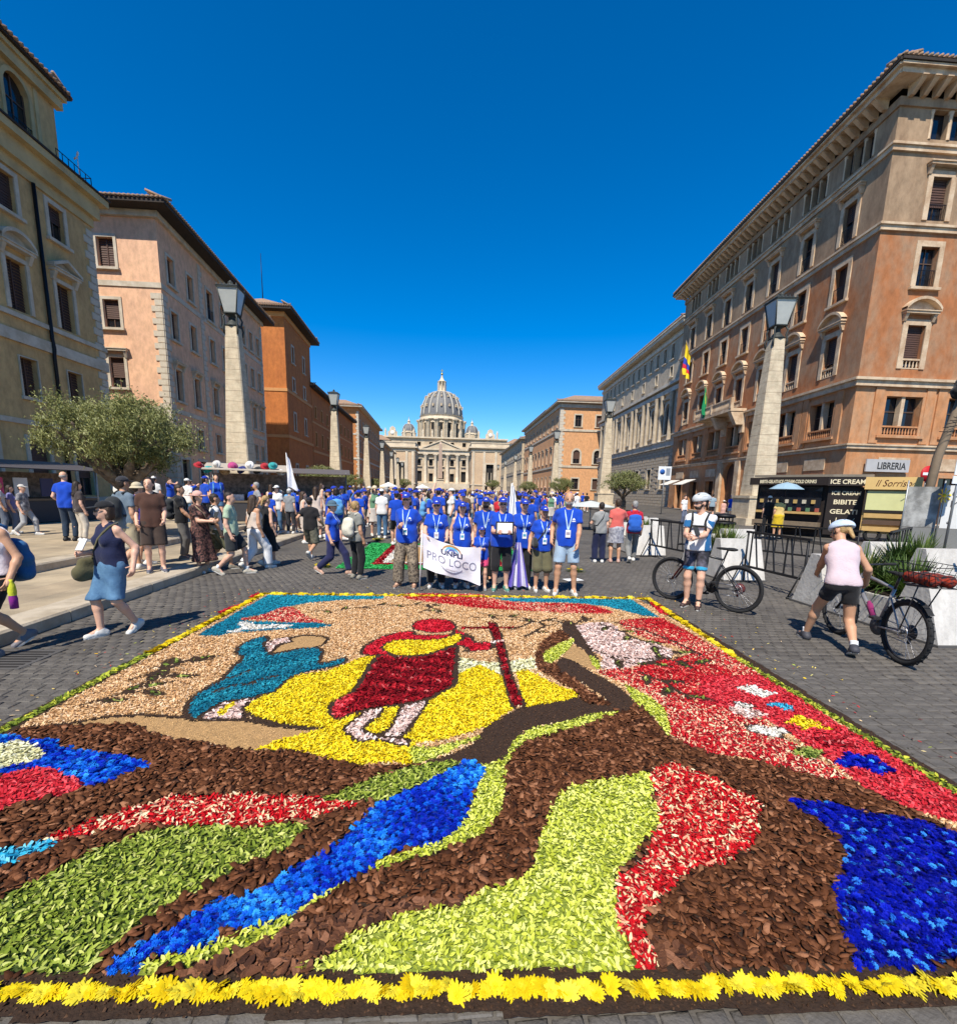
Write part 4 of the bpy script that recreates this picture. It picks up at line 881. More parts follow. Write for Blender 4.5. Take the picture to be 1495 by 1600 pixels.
# --- tree
area('light_green_petals','lime',vB([(600,505),(645,532),(650,545),(560,580),(450,612),(340,640),(270,680),(235,740),(225,820)])+[(787,1242),(783,1274),(765,1298),(733,1318),(685,1335),(632,1351),(580,1367),(524,1396),(470,1433),(425,1473),(361,1495),(305,1513),(241,1527),(200,1535),(221,1509),(329,1481),(500,1403),(600,1346),(676,1322),(721,1294),(740,1250),(755,1206),(750,1190)]+vB([(200,690),(250,650),(330,600),(460,573)]))
shape('soil_branch','soilb',vB([(-100,740),(0,705),(60,680),(120,640),(140,600),(260,530),(330,512),(460,490),(500,480),(600,500),(650,520),(640,535),(560,545),(460,572),(330,600),(260,645),(215,720),(130,745),(60,735),(0,742)]),0)
area('light_green_petals','lime',vA([(1200,737),(1300,735),(1400,710),(1495,688)])+vB([(60,640),(130,632),(60,668),(0,695)])+vA([(1400,745),(1280,790),(1212,808)]))
area('bark_trunk','bark',vB([(440,215),(465,230),(470,250),(400,285),(370,310),(375,335),(430,350),(520,430),(620,500),(660,520),(600,505),(540,500),(480,450),(400,400),(345,365),(340,330),(355,280),(390,240)]))
area('tan_sand_branch','sand',vB([(480,275),(540,305),(560,345),(575,372),(520,352),(450,325)]))
shape('pale_blossom','palepink',vB([(490,200),(600,185),(650,200),(680,230),(740,255),(820,275),(880,300),(850,330),(780,345),(660,370),(600,370),(590,345),(600,320),(545,290),(510,230)]),0)
area('soil_branch','soilb',vB([(440,200),(455,190),(490,190),(530,250),(572,310),(590,340),(560,330),(530,295),(490,270),(470,235),(450,225)]))
area('soil_branch','soilb',vB([(430,330),(470,328),(560,380),(650,430),(712,480),(722,512),(690,540),(640,520),(600,480),(530,430),(430,370)]))
area('light_green_petals','lime',vB([(370,310),(400,285),(480,250),(485,270),(450,310),(400,347),(375,338)]))
area('light_green_petals','lime',vB([(550,313),(592,345),(582,372),(562,352)]))
area('red_white_blossom','redmix',vB([(670,178),(820,168),(850,180),(920,215),(1000,262),(1140,340),(1235,392),(1100,400),(1000,402),(965,440),(955,505),(850,525),(780,470),(700,432),(588,385),(600,372),(700,365),(800,340),(880,330),(940,305),(880,280),(760,245),(690,212)]))
area('red_white_blossom','redmix',[(1037,1107),(1085,1100),(1150,1112),(1200,1135),(1250,1175),(1296,1200),(1320,1222),(1271,1217),(1205,1198),(1154,1187),(1107,1180),(1070,1166),(1048,1151),(1040,1130)])
area('coral_red_field','coral',[(1085,1090),(1092,1068),(1101,1058),(1150,1058),(1196,1058),(1262,1101),(1300,1129),(1495,1240),(1900,1480),(1900,1560),(1600,1360),(1495,1290),(1424,1271),(1351,1235),(1310,1205),(1290,1190),(1250,1162),(1200,1130),(1150,1110),(1090,1103)],sm=False)
area('light_green_petals','lime',vB([(685,428),(740,455),(800,490),(850,540),(864,625),(845,622),(800,560),(740,512),(712,478)]))
def star(name,typ,P): 
    r=area(name,typ,P,sm=False); return r
star('pale_star_flower','palepink',vE([(510,22),(560,15),(600,30),(640,35),(690,65),(640,62),(600,75),(570,55),(540,50)]))
star('light_blue_star_flower','ltblue',vE([(670,8),(720,0),(760,10),(800,20),(785,38),(750,32),(720,22),(690,20)]))
for P in ([(580,102),(640,100),(680,110),(740,110),(785,135),(740,138),(760,160),(700,150),(660,140),(610,128)],[(530,-5),(590,5),(630,20),(600,28),(555,18)]): star('white_star_flower','white',vE(P)); stroke(vE(P),.022,SOIL_R,closed=True,sm=False)
star('yellow_star_flower','yellow',vE([(750,90),(790,72),(820,52),(850,75),(925,88),(890,100),(965,122),(880,112),(830,122),(810,100)]))
star('dark_red_star_flower','darkred',vE([(860,155),(920,150),(960,165),(1030,150),(1000,175),(1080,200),(1000,195),(960,190),(930,195),(910,170)]))
star('green_star_flower','leaf',vE([(780,208),(830,190),(870,200),(925,210),(900,240),(860,248),(830,235),(800,228)]))
star('blue_star_flower','blue',vE([(972,262),(1020,213),(1080,232),(1140,228),(1165,262),(1250,298),(1165,312),(1090,286),(1010,280)]))
star('white_star_flower','white',vB([(1112,440),(1190,432),(1215,450),(1285,465),(1225,480),(1180,470),(1150,455)])); star('light_blue_star_flower','ltblue',vB([(1230,505),(1290,500),(1350,515),(1310,535),(1285,520)]))
# --- sprigs: soil twig with green leaves
def sprig(pts,n,ll,wl,name='leafy_sprig'):
    P=G(pts); stroke(P,.045,SOIL_R,world=True,sm=False); rid=newreg(name,'leaf')
    seg=np.linalg.norm(np.diff(P,axis=0),axis=1); cum=np.concatenate([[0],np.cumsum(seg)])
    for k in range(n):
        s=cum[-1]*(k+.6)/n; i=min(len(seg)-1,int(np.searchsorted(cum,s)-1)); t=(s-cum[i])/seg[i]; p=P[i]+(P[i+1]-P[i])*t; d=(P[i+1]-P[i])/seg[i]; a=math.atan2(d[1],d[0])+(.9 if k%2 else -.9)
        u=np.array([math.cos(a),math.sin(a)]); v=np.array([-u[1],u[0]]); q=[p,p+u*ll*.35+v*wl/2,p+u*ll*.7+v*wl*.45,p+u*ll,p+u*ll*.7-v*wl*.45,p+u*ll*.35-v*wl/2]
        area(name,'leaf',q,world=True,sm=False,rid=rid); stroke(np.array(q),.036,SOIL_R,world=True,closed=True,sm=False)
sprig(vA([(0,505),(60,470),(120,450),(205,425)]),3,0.265,0.065); sprig(vA([(115,395),(180,400),(290,350)]),3,0.248,0.065); sprig([(130,1105),(180,1090),(240,1080)],3,0.233,0.065); sprig([(205,1065),(250,1050),(300,1032)],3,0.233,0.055)
sprig(vA([(780,155),(900,150),(1050,130),(1320,125)]),7,0.202,0.050); sprig(vA([(1240,160),(1290,140),(1340,155)]),3,0.186,0.046)
sprig(vB([(120,150),(250,165),(400,180),(480,180)]),5,0.217,0.055); sprig(vB([(300,240),(380,200),(560,170)]),4,0.202,0.046); sprig(vB([(590,190),(680,225),(800,280),(900,310)]),6,0.265,0.069); sprig(vB([(620,320),(720,350),(850,330),(990,350)]),6,0.248,0.065); sprig(vB([(740,380),(840,420),(930,480)]),4,0.233,0.060)
for q in ([(470,195),(420,180),(330,182),(220,172),(90,165)],[(470,195),(540,178),(640,185),(760,215),(880,262),(990,318)],[(545,285),(640,318),(760,330),(900,322)],[(330,182),(280,205),(240,212)]): stroke(vB(q),.05,SOIL_R)
# --- lower left ribbons
area('blue_flower_patch','blue2',vC([(-300,150),(0,130),(50,125),(110,145),(230,145),(250,175),(400,195),(520,215),(605,250),(520,272),(420,312),(340,332),(280,292),(180,258),(0,285),(-300,330)]))
area('cream_petal_patch','cream',vC([(-300,200),(-100,170),(0,165),(60,155),(130,165),(175,195),(160,225),(90,243),(0,262),(-300,300)]))
area('coral_petal_patch','coral',vC([(-400,380),(-150,320),(0,290),(100,262),(180,256),(260,282),(332,326),(250,365),(100,400),(0,430),(-400,540)]))
area('red_white_ribbon','redmix2',vC([(150,547),(250,505),(340,470),(470,425),(570,400),(680,365),(800,370),(960,358),(1100,370),(1230,370),(1400,400),(1290,430),(1200,460),(1100,475),(960,490),(800,485),(640,480),(510,500),(400,510),(260,540)]))
area('turquoise_ribbon','ltblue',vC([(-400,700),(0,580),(80,560),(243,545),(180,585),(70,625),(0,660),(-400,800)]))
area('green_leaf_patch','leaf2',vC([(-400,1000),(-200,870),(0,770),(100,720),(260,640),(330,595),(430,555),(560,510),(680,490),(830,482),(980,492),(1100,477),(1200,480),(1170,520),(1100,590),(960,630),(850,700),(760,750),(660,800),(560,870),(480,930),(400,1000),(340,1062),(200,1075),(100,1055),(0,1065),(-400,1090)]))
area('green_leaf_strip','leaf2',vD([(10,262),(100,215),(230,165),(350,130),(460,110),(540,108),(535,130),(430,182),(320,228),(240,262),(130,264)]))
area('blue_flower_ribbon','blue2',[(165,1527),(173,1513),(209,1485),(249,1465),(289,1441),(329,1417),(349,1407),(393,1399),(433,1377),(462,1357),(500,1337),(540,1310),(580,1266),(628,1242),(672,1222),(713,1200),(733,1191),(757,1206),(746,1230),(735,1262),(721,1294),(677,1323),(632,1330),(597,1347),(560,1375),(500,1403),(454,1433),(385,1457),(349,1461),(329,1481),(281,1493),(237,1501),(221,1509),(219,1525),(189,1541),(169,1537)])
area('light_green_petals','lime2',vD([(1000,195),(1080,180),(1180,165),(1270,150),(1292,165),(1302,260),(1322,320),(1312,380),(1255,420),(1235,470),(1162,540),(1152,620),(1162,740),(1192,820),(1232,925),(1130,948),(1000,942),(840,952),(700,942),(500,948),(300,942),(150,935),(60,940),(-80,915),(-40,890),(20,870),(60,840),(100,780),(230,740),(330,700),(420,680),(530,670),(600,630),(720,580),(800,550),(830,500),(850,420),(880,330),(910,260),(960,210)]))
area('red_white_petals','redmix2',vE([(180,300),(265,265),(330,280),(420,315),(500,350),(540,380),(620,410),(668,460),(645,500),(642,580),(600,640),(540,670),(480,710),(380,722),(310,762),(240,830),(210,880),(162,920),(152,960),(182,1030),(207,1100),(218,1192),(170,1182),(120,1140),(90,1060),(50,980),(33,900),(38,800),(50,740),(130,690),(200,560),(217,480),(202,400),(185,340)]))
area('blue_flower_field','blue',vE([(762,425),(800,410),(860,428),(950,430),(1050,463),(1210,488),(1400,528),(1495,565),(2200,850),(2600,1250),(2000,1180),(1495,1112),(1380,1152),(1230,1167),(1130,1142),(1050,1147),(1040,1080),(1000,1000),(985,900),(960,830),(990,740),(1012,660),(990,600),(950,550),(860,490)]))
# --- borders
def wpoly(a,b,w0,w1,name,typ):
    a,b=np.array(a),np.array(b); d=(b-a)/np.linalg.norm(b-a); n=np.array([-d[1],d[0]]); return area(name,typ,[a+n*w0,b+n*w0,b+n*w1,a+n*w1],world=True,sm=False)
e=lambda *p:G(p)
FLc,FRc=G([(412,930)])[0],G([(1012,937)])[0]; LNc=G([(0,1147)])[0]; RNc=G([(1495,1238)])[0]
dl=(LNc-FLc)/np.linalg.norm(LNc-FLc); dr=(RNc-FRc)/np.linalg.norm(RNc-FRc)
NLc=FLc+dl*((1.42-FLc[1])/dl[1]); NRc=FRc+dr*((1.36-FRc[1])/dr[1])
for a,b in ((FLc,NLc),(FRc,NRc)): stroke(np.array([a,b]),.13,SOIL_R,world=True,sm=False)
stroke(np.array([FLc,FRc]),.10,SOIL_R,world=True,sm=False)
NFl=G([(0,1561)])[0]; NFr=G([(1495,1546)])[0]; dn=(NFr-NFl)/np.linalg.norm(NFr-NFl)
NLx=NFl+dn*((NLc[0]-NFl[0])/dn[0]); NRx=NFl+dn*((NRc[0]-NFl[0])/dn[0])
stroke(np.array([NLx,NRx]),.14,SOIL_R,world=True,sm=False)
lsw=G([(232,1024)])[0]; rsw=G([(1150,1030)])[0]
for nm_,a,b in (('yellow_far_strip',FLc,FRc),('yellow_left_strip',FLc,lsw),('yellow_right_strip',FRc,rsw)): stroke(np.array([a,b]),.07,newreg(nm_,'yellow'),world=True,sm=False)
for a,b in ((lsw,NLc),(rsw,NRc)): stroke(np.array([a,b]),.075,newreg('green_leaf_border','leaf3'),world=True,sm=False)
for q in ([(388,944),(368,950),(350,957)],[(1022,944),(1030,952),(1036,960)]): stroke(q,.13,newreg('red_corner_petals','red'),sm=False)
stroke([(395,934),(402,930)],.1,newreg('red_corner_petals','red'),sm=False)
stroke([(728,932),(742,933)],.06,newreg('red_corner_petals','red'),sm=False)

# --- pieces
T={ # typ: (template, length m, width m, spacing m, base colour, tint ramp, lift)
 'beige':('shred',.022,.0088,.0128,(.50,.30,.13),[(0,(.42,.22,.085)),(.45,(.72,.44,.21)),(.8,(.82,.57,.32)),(1,(.86,.68,.46))]),
 'bark':('chip',.045,.024,.0205,(.05,.028,.018),[(0,(.034,.012,.005)),(.5,(.098,.035,.014)),(.85,(.165,.064,.028)),(1,(.30,.135,.068))]),
 'soil':('crumb',.012,.010,.021,(.055,.030,.017),[(0,(.032,.017,.010)),(1,(.085,.045,.025))]),
 'soilb':('crumb',.012,.010,.022,(.058,.031,.018),[(0,(.034,.018,.011)),(1,(.09,.048,.028))]),
 'sand':('crumb',.007,.006,.021,(.60,.36,.15),[(0,(.50,.29,.12)),(1,(.70,.45,.21))]),
 'yellow':('shred',.026,.010,.0135,(.55,.40,.01),[(0,(.55,.36,.005)),(.5,(.85,.66,.01)),(1,(.90,.78,.06))]),
 'teal':('shred',.022,.010,.016,(.01,.22,.32),[(0,(.005,.13,.22)),(.6,(.01,.27,.38)),(1,(.04,.40,.50))]),
 'robe':('shred',.024,.011,.0165,(.01,.17,.25),[(0,(.005,.10,.17)),(.6,(.01,.21,.30)),(1,(.03,.33,.42))]),
 'ltblue':('shred',.03,.013,.017,(.02,.35,.55),[(0,(.01,.22,.42)),(.6,(.03,.42,.62)),(1,(.25,.65,.75))]),
 'redmix':('petal',.027,.0115,.0145,(.45,.02,.03),[(0,(.38,.008,.012)),(.55,(.62,.02,.03)),(.66,(.75,.25,.18)),(.8,(.82,.55,.34)),(1,(.85,.74,.5))]),
 'redmix2':('petal',.029,.0112,.0135,(.45,.015,.02),[(0,(.36,.004,.008)),(.58,(.66,.012,.02)),(.68,(.75,.22,.15)),(.84,(.84,.62,.35)),(1,(.87,.78,.5))]),
 'coral':('shred',.026,.012,.0165,(.55,.03,.05),[(0,(.42,.012,.02)),(.6,(.66,.035,.05)),(1,(.78,.12,.13))]),
 'red':('shred',.026,.012,.0165,(.55,.01,.03),[(0,(.38,.005,.012)),(.6,(.60,.012,.03)),(1,(.72,.05,.07))]),
 'darkred':('petal',.036,.018,.020,(.20,.005,.01),[(0,(.10,.002,.006)),(.55,(.28,.005,.012)),(.9,(.52,.02,.03)),(1,(.62,.2,.18))]),
 'lime':('leafy',.028,.012,.0142,(.30,.38,.04),[(0,(.30,.35,.02)),(.5,(.56,.60,.07)),(1,(.76,.78,.22))]),
 'lime2':('leafy',.029,.0125,.0142,(.30,.38,.05),[(0,(.32,.37,.02)),(.5,(.60,.64,.09)),(1,(.80,.82,.26))]),
 'leaf':('leafy',.044,.018,.020,(.10,.16,.03),[(0,(.06,.10,.015)),(.5,(.22,.30,.05)),(1,(.45,.46,.12))]),
 'leaf2':('leafy',.033,.012,.0145,(.07,.11,.02),[(0,(.07,.11,.012)),(.4,(.24,.31,.035)),(.8,(.42,.48,.085)),(1,(.60,.62,.20))]),
 'leaf3':('leafy',.045,.018,.020,(.15,.2,.03),[(0,(.10,.15,.02)),(.5,(.28,.34,.04)),(1,(.62,.6,.06))]),
 'blue':('rosette',.027,.027,.0215,(.005,.01,.25),[(0,(.001,.004,.20)),(.55,(.003,.012,.48)),(.8,(.005,.07,.65)),(1,(.05,.33,.78))]),
 'blue2':('rosette',.026,.026,.021,(.005,.03,.35),[(0,(.001,.008,.26)),(.4,(.003,.03,.52)),(.7,(.006,.17,.72)),(1,(.05,.42,.85))]),
 'palepink':('shred',.032,.015,.0175,(.62,.45,.38),[(0,(.48,.30,.25)),(.5,(.72,.53,.46)),(1,(.85,.74,.68))]),
 'cream':('shred',.034,.014,.0175,(.6,.58,.36),[(0,(.50,.47,.22)),(.5,(.72,.70,.42)),(1,(.84,.82,.62))]),
 'white':('shred',.03,.014,.0165,(.7,.68,.6),[(0,(.6,.56,.46)),(1,(.85,.84,.8))]),
}
def templ(kind):
    if kind=='shred': return np.array([(-.5,-.5,0),(-.5,.5,.05),(.0,-.5,.16),(0,.5,.2),(.5,-.42,0),(.5,.42,.02)]),[(0,2,3,1),(2,4,5,3)]
    if kind=='petal': return np.array([(-.5,-.25,0),(-.5,.25,0),(0,-.5,.12),(0,.5,.12),(.5,-.2,.22),(.5,.2,.2)]),[(0,2,3,1),(2,4,5,3)]
    if kind=='leafy': return np.array([(-.5,0,0),(-.1,-.5,.12),(-.05,0,-.02),(-.1,.5,.12),(.5,0,.14),(.28,-.36,.15),(.28,.36,.15)]),[(0,1,5,2),(2,5,4,6),(0,2,6,3)]
    if kind=='crumb': return np.array([(-.5,-.3,-.3),(.5,-.4,-.3),(.1,.6,-.3),(.0,.0,.6)]),[(0,1,3),(1,2,3),(2,0,3)]
    if kind=='chip':
        P=[(-.5,-.2),(-.15,-.5),(.4,-.38),(.52,.1),(.1,.5),(-.42,.35)]; 
        return np.array([(x,y,.075) for x,y in P]+[(x*1.03,y*1.03,-.06) for x,y in P]),[(0,1,2,3),(0,3,4,5)]+[((i+1)%6,i,6+i,6+(i+1)%6) for i in range(6)]
    if kind=='rosette':
        V=[];Fc=[]; n=0
        for ring,(m,r0,r1,z0,z1,w) in enumerate(((11,.10,.72,.12,.02,.13),(10,.08,.56,.2,.34,.12),(6,.03,.30,.26,.6,.10))):
            for k in range(m):
                a=2*PI*(k+.37*ring)/m+.15*((k*7)%5-2)*.5; c,s=math.cos(a),math.sin(a)
                V+=[(r0*c,r0*s,z0),((r0+r1)*.55*c-w*s,(r0+r1)*.55*s+w*c,(z0+z1)/2+.03),(r1*c,r1*s,z1),((r0+r1)*.55*c+w*s,(r0+r1)*.55*s-w*c,(z0+z1)/2+.03)]; Fc.append((n,n+3,n+2,n+1)); n+=4
        return np.array(V),Fc
def fit4(Fc): return np.array([f if len(f)==4 else (f[0],f[1],f[2],f[2]) for f in Fc])
def pieces(kind,P,ln,wd,zz,tilt,jit,rng):
    V0,F0=templ(kind); n=len(P); k=len(V0)
    s=rng.uniform(.7,1.25,n); V=np.tile(V0,(n,1,1)); 
    if kind=='chip': jt=rng.normal(0,.085,(n,6,2)); V[:,:6,:2]+=jt; V[:,6:,:2]+=jt
    if kind in('chip','crumb'): V[:,:,:2]*=rng.uniform(.7,1.3,(n,1,2)); V[:,:,:2]+=rng.normal(0,.06,(n,k,2)) if kind=='crumb' else 0
    V[:,:,0]*=(ln*s)[:,None]; V[:,:,1]*=(wd*s)[:,None]; V[:,:,2]*=(ln*s*(.5 if kind!='chip' else .7))[:,None]
    a=rng.normal(0,tilt,n); b=rng.normal(0,tilt,n); c=rng.uniform(0,2*PI,n)
    def rot(V,i,j,t):
        ct,st=np.cos(t)[:,None],np.sin(t)[:,None]; x,y=V[:,:,i].copy(),V[:,:,j].copy(); V[:,:,i]=ct*x-st*y; V[:,:,j]=st*x+ct*y
    rot(V,1,2,a); rot(V,0,2,b); rot(V,0,1,c)
    V[:,:,0]+=P[:,0,None]; V[:,:,1]+=P[:,1,None]; V[:,:,2]+=zz[:,None]
    return V,F0
off=np.array([CARP.location.x,CARP.location.y,0])
TM={}
for t,(kind,ln,wd,sp,bc,ramp) in T.items():
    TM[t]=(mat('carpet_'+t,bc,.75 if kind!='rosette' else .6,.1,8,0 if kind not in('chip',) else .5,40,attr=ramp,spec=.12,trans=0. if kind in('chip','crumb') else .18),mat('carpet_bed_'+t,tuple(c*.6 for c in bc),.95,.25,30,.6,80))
STEP=2   # bed cells
BARKP=[]
regs=[]
for rid in range(1,len(REG)):
    name,typ=REG[rid]; cells=np.argwhere(LAB==rid)
    if len(cells)<12: continue
    kind,ln,wd,sp,bc,ramp=T[typ]; m,mb=TM[typ]
    i0,j0=cells.min(0); i1,j1=cells.max(0)+1
    x0,y0=CX0+i0*CR,CY0+j0*CR; x1,y1=CX0+i1*CR,CY0+j1*CR
    allV=[];allF=[];tint=[];mi=[];nv=0
    for near in (True,False):
        f=1.0 if near else 1.22; s_=sp*f
        if kind in('soil','crumb'): s_=sp*(1. if near else 1.5)
        gx=np.arange(x0,x1+s_,s_); gy=np.arange(y0,y1+s_,s_*.92)
        X,Y=np.meshgrid(gx,gy,indexing='ij'); X=X+RNG.uniform(-.5,.5,X.shape)*s_; Y=Y+RNG.uniform(-.5,.5,Y.shape)*s_
        X=X.ravel();Y=Y.ravel(); ii=((X-CX0)/CR).astype(int); jj=((Y-CY0)/CR).astype(int)
        ok=(ii>=0)&(ii<NXc)&(jj>=0)&(jj<NYc); X,Y,ii,jj=X[ok],Y[ok],ii[ok],jj[ok]
        ok=(LAB[ii,jj]==rid)&((Y<4.3)==near); P=np.stack([X[ok],Y[ok]],1)
        if not len(P): continue
        # ragged edges, thin spots and a wandering gap here and there
        n=len(P); zz=RNG.uniform(.012,.026,n) if kind not in('crumb',) else np.full(n,.016)+RNG.uniform(-.003,.004,n)
        if kind=='chip':
            zz=RNG.uniform(.008,.030,n); 
            d=P[:,1]; sel=np.argsort(d)[:0]
            if name=='bark_chip_field' and near:
                pxs=np.array([pj(x,y,0) for x,y in P]); vis_=(pxs[:,0]>0)&(pxs[:,0]<1495)&(pxs[:,1]<1600)
                order=np.argsort(np.where(vis_,P[:,1]**2+P[:,0]**2,99)); sel=order[:300]; BARKP=[(P[k],zz[k]) for k in sel]
                keep=np.ones(n,bool); keep[sel]=False; P=P[keep]; zz=zz[keep]
        if kind=='rosette': zz=RNG.uniform(.012,.02,len(P))
        tilt={'shred':.45,'petal':.5,'leafy':.45,'chip':.30,'crumb':.3,'rosette':.45}[kind]
        V,F0=pieces(kind,P,ln*(1 if near else 1.15),wd*(1 if near else 1.15),zz,tilt,0,RNG)
        n=len(P); k=V.shape[1]; F4=fit4(F0); allV.append(V.reshape(-1,3)); allF.append((F4[None]+np.arange(n)[:,None,None]*k).reshape(-1,4)+nv); nv+=n*k
        # tint: per piece, with slow patches for dyed flowers
        tt=RNG.uniform(0,1,n)
        if typ in('blue','blue2'): 
            slow=.5+.5*np.sin(P[:,0]*5.1+1.7*np.sin(P[:,1]*3.3))*np.cos(P[:,1]*4.3+P[:,0]*2.2)
            tt=np.clip((.55*tt+.55*slow)-(0.16 if typ=='blue' else .02),0,1)
            if typ=='blue': tt=np.where(RNG.uniform(0,1,n)<.10,.86+.14*RNG.uniform(0,1,n),tt*.78)
        elif typ=='darkred': tt=np.clip(tt*.8+.25*np.sin(P[:,1]*26+P[:,0]*6),0,1)
        elif typ=='robe': tt=np.clip(tt*.7+.15+.2*np.sin(P[:,0]*9-P[:,1]*13),0,1)
        elif typ=='teal': tt=np.clip(tt*.6+.25*(P[:,1]-6.2),0,1)
        elif typ=='redmix': tt=np.clip(tt*.85+.14*np.sin(P[:,0]*3.1+P[:,1]*2.3),0,1)
        tint.append(np.repeat(tt,len(F4))); mi.append(np.zeros(n*len(F4),int))
    # bed under the pieces
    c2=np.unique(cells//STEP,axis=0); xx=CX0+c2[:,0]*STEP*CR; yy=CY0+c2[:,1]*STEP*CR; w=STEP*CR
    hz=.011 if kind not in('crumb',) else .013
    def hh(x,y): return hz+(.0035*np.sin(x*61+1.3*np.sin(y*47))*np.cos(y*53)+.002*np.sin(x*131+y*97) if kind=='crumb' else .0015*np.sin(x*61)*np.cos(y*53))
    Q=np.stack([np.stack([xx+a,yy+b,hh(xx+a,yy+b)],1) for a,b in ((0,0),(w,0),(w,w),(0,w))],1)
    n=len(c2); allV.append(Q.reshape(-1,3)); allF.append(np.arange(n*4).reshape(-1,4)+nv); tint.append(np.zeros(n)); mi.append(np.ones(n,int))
    V=np.concatenate(allV)-off; Fq=np.concatenate(allF)
    # drop degenerate quads of triangles: keep as tri by splitting arrays
    tri=Fq[:,2]==Fq[:,3]
    if tri.any():
        F3=np.concatenate([Fq[tri][:,:3],Fq[~tri][:,[0,1,2]],Fq[~tri][:,[0,2,3]]]); tn=np.concatenate(tint); mm_=np.concatenate(mi)
        me=npmesh(name,V,F3,[m,mb],False,np.concatenate([tn[tri],tn[~tri],tn[~tri]]),np.concatenate([mm_[tri],mm_[~tri],mm_[~tri]]))
    else: me=npmesh(name,V,Fq,[m,mb],False,np.concatenate(tint),np.concatenate(mi))
    o=link(name,me,CARP); o['kind']='stuff'; regs.append(o)
# the 300 nearest bark chips, one by one
bf=[o for o in regs if o.name=='bark_chip_field'][0]; BM=[mat('bark_piece_%d'%i,c,.85,.3,18,.6,60) for i,c in enumerate([(.045,.016,.007),(.098,.036,.015),(.14,.055,.024),(.21,.09,.045)])]
cm=[]
for i in range(12):
    V0,F0=templ('chip'); V0=V0.copy(); V0[:,:2]+=RNG.normal(0,.07,(len(V0),2)); V0[6:,:2]=V0[:6,:2]*1.02; V0*=np.array([.046*RNG.uniform(.8,1.4),.025*RNG.uniform(.8,1.3),.04]); cm.append(npmesh('bark_chip',V0,F0,BM[i%4]))
for p,z in BARKP:
    o=link('bark_chip',random.choice(cm),bf); o.location=(p[0]-off[0],p[1]-off[1],z); o.rotation_euler=(random.gauss(0,.28),random.gauss(0,.28),random.uniform(0,6.3))
# --- yellow chrysanthemums of the border, one by one
YM=[mat('chrysanthemum_%d'%i,c,.6,.08,6,0,1,spec=.2,trans=.25) for i,c in enumerate([(.80,.62,.010),(.84,.70,.04),(.76,.55,.006)])]
def chrys(R,seed):
    r=random.Random(seed); V=[];Fc=[]
    for m,l,el in ((16,1.,.05),(14,.9,.38),(12,.74,.72),(9,.52,1.05),(6,.3,1.35)):
        for k in range(m):
            a=2*PI*(k+r.random()*.7)/m; L=R*l*r.uniform(.8,1.15); w=R*.15*r.uniform(.8,1.2); e=el+r.uniform(-.15,.15); c,s=math.cos(a),math.sin(a); n=len(V)
            def pt(t,sd,bend): 
                rr=L*t*math.cos(e*(1-.35*t)); z=L*t*math.sin(e*(1-.55*t)); return (rr*c-sd*w*s,rr*s+sd*w*c,z+.012+bend)
            V+=[pt(.08,-.4,0),pt(.08,.4,0),pt(.6,-1,.004),pt(.6,1,.004),pt(1,-.35,0),pt(1,.35,0)]; Fc+=[(n,n+2,n+3,n+1),(n+2,n+4,n+5,n+3)]
    return npmesh('chrysanthemum',V,Fc,YM[seed%3],True)
CH=[chrys(.058,i) for i in range(7)]
def flower_row(name,a,b,sp,scale,wob):
    par=bpy.data.objects.new(name,None); COL.objects.link(par); par.parent=CARP
    a,b=np.array(a),np.array(b); L=np.linalg.norm(b-a); d=(b-a)/L; nn=np.array([-d[1],d[0]]); s=.0
    while s<L:
        p=a+d*s+nn*random.uniform(-wob,wob); o=link('chrysanthemum',random.choice(CH),par); k=scale*random.uniform(.78,1.22)
        o.location=(p[0]-off[0],p[1]-off[1],.012); o.scale=(k,k,k*random.uniform(.8,1.1)); o.rotation_euler=(random.gauss(0,.3)+.12,random.gauss(0,.3),random.uniform(0,6.3)); s+=sp*random.uniform(.65,1.3)
flower_row('yellow_front_border',NLx,NRx,.031,.66,.016)
flower_row('yellow_far_border',FLc,FRc,.062,.9,.012); flower_row('yellow_left_border',FLc,lsw,.05,.85,.014); flower_row('yellow_right_border',FRc,rsw,.05,.85,.014)

# stray petals and crumbs kicked off the carpet
n_=520; ang=RNG.uniform(0,1,n_); sx=np.where(RNG.uniform(0,1,n_)<.5,-3.12-np.abs(RNG.normal(0,.28,n_)),3.25+np.abs(RNG.normal(0,.35,n_))); sy=RNG.uniform(1.6,8.2,n_); top_=RNG.uniform(0,1,n_)<.3; sx=np.where(top_,RNG.uniform(-3.4,3.5,n_),sx); sy=np.where(top_,7.85+np.abs(RNG.normal(0,.35,n_)),sy)
V,F0=pieces('petal',np.stack([sx,sy],1),.026,.011,np.full(n_,.006),.3,0,RNG); F4=fit4(F0); o=link('stray_petals',npmesh('stray_petals',V.reshape(-1,3)-off,(F4[None]+np.arange(n_)[:,None,None]*V.shape[1]).reshape(-1,4),mat('stray_petal',(.6,.3,.1),.8,.1,5,0,1,attr=[(0,(.06,.03,.02)),(.3,(.6,.03,.03)),(.5,(.8,.62,.02)),(.75,(.7,.5,.3)),(1,(.3,.36,.05))]),tint=np.repeat(RNG.uniform(0,1,n_),len(F4))),CARP); o['kind']='stuff'

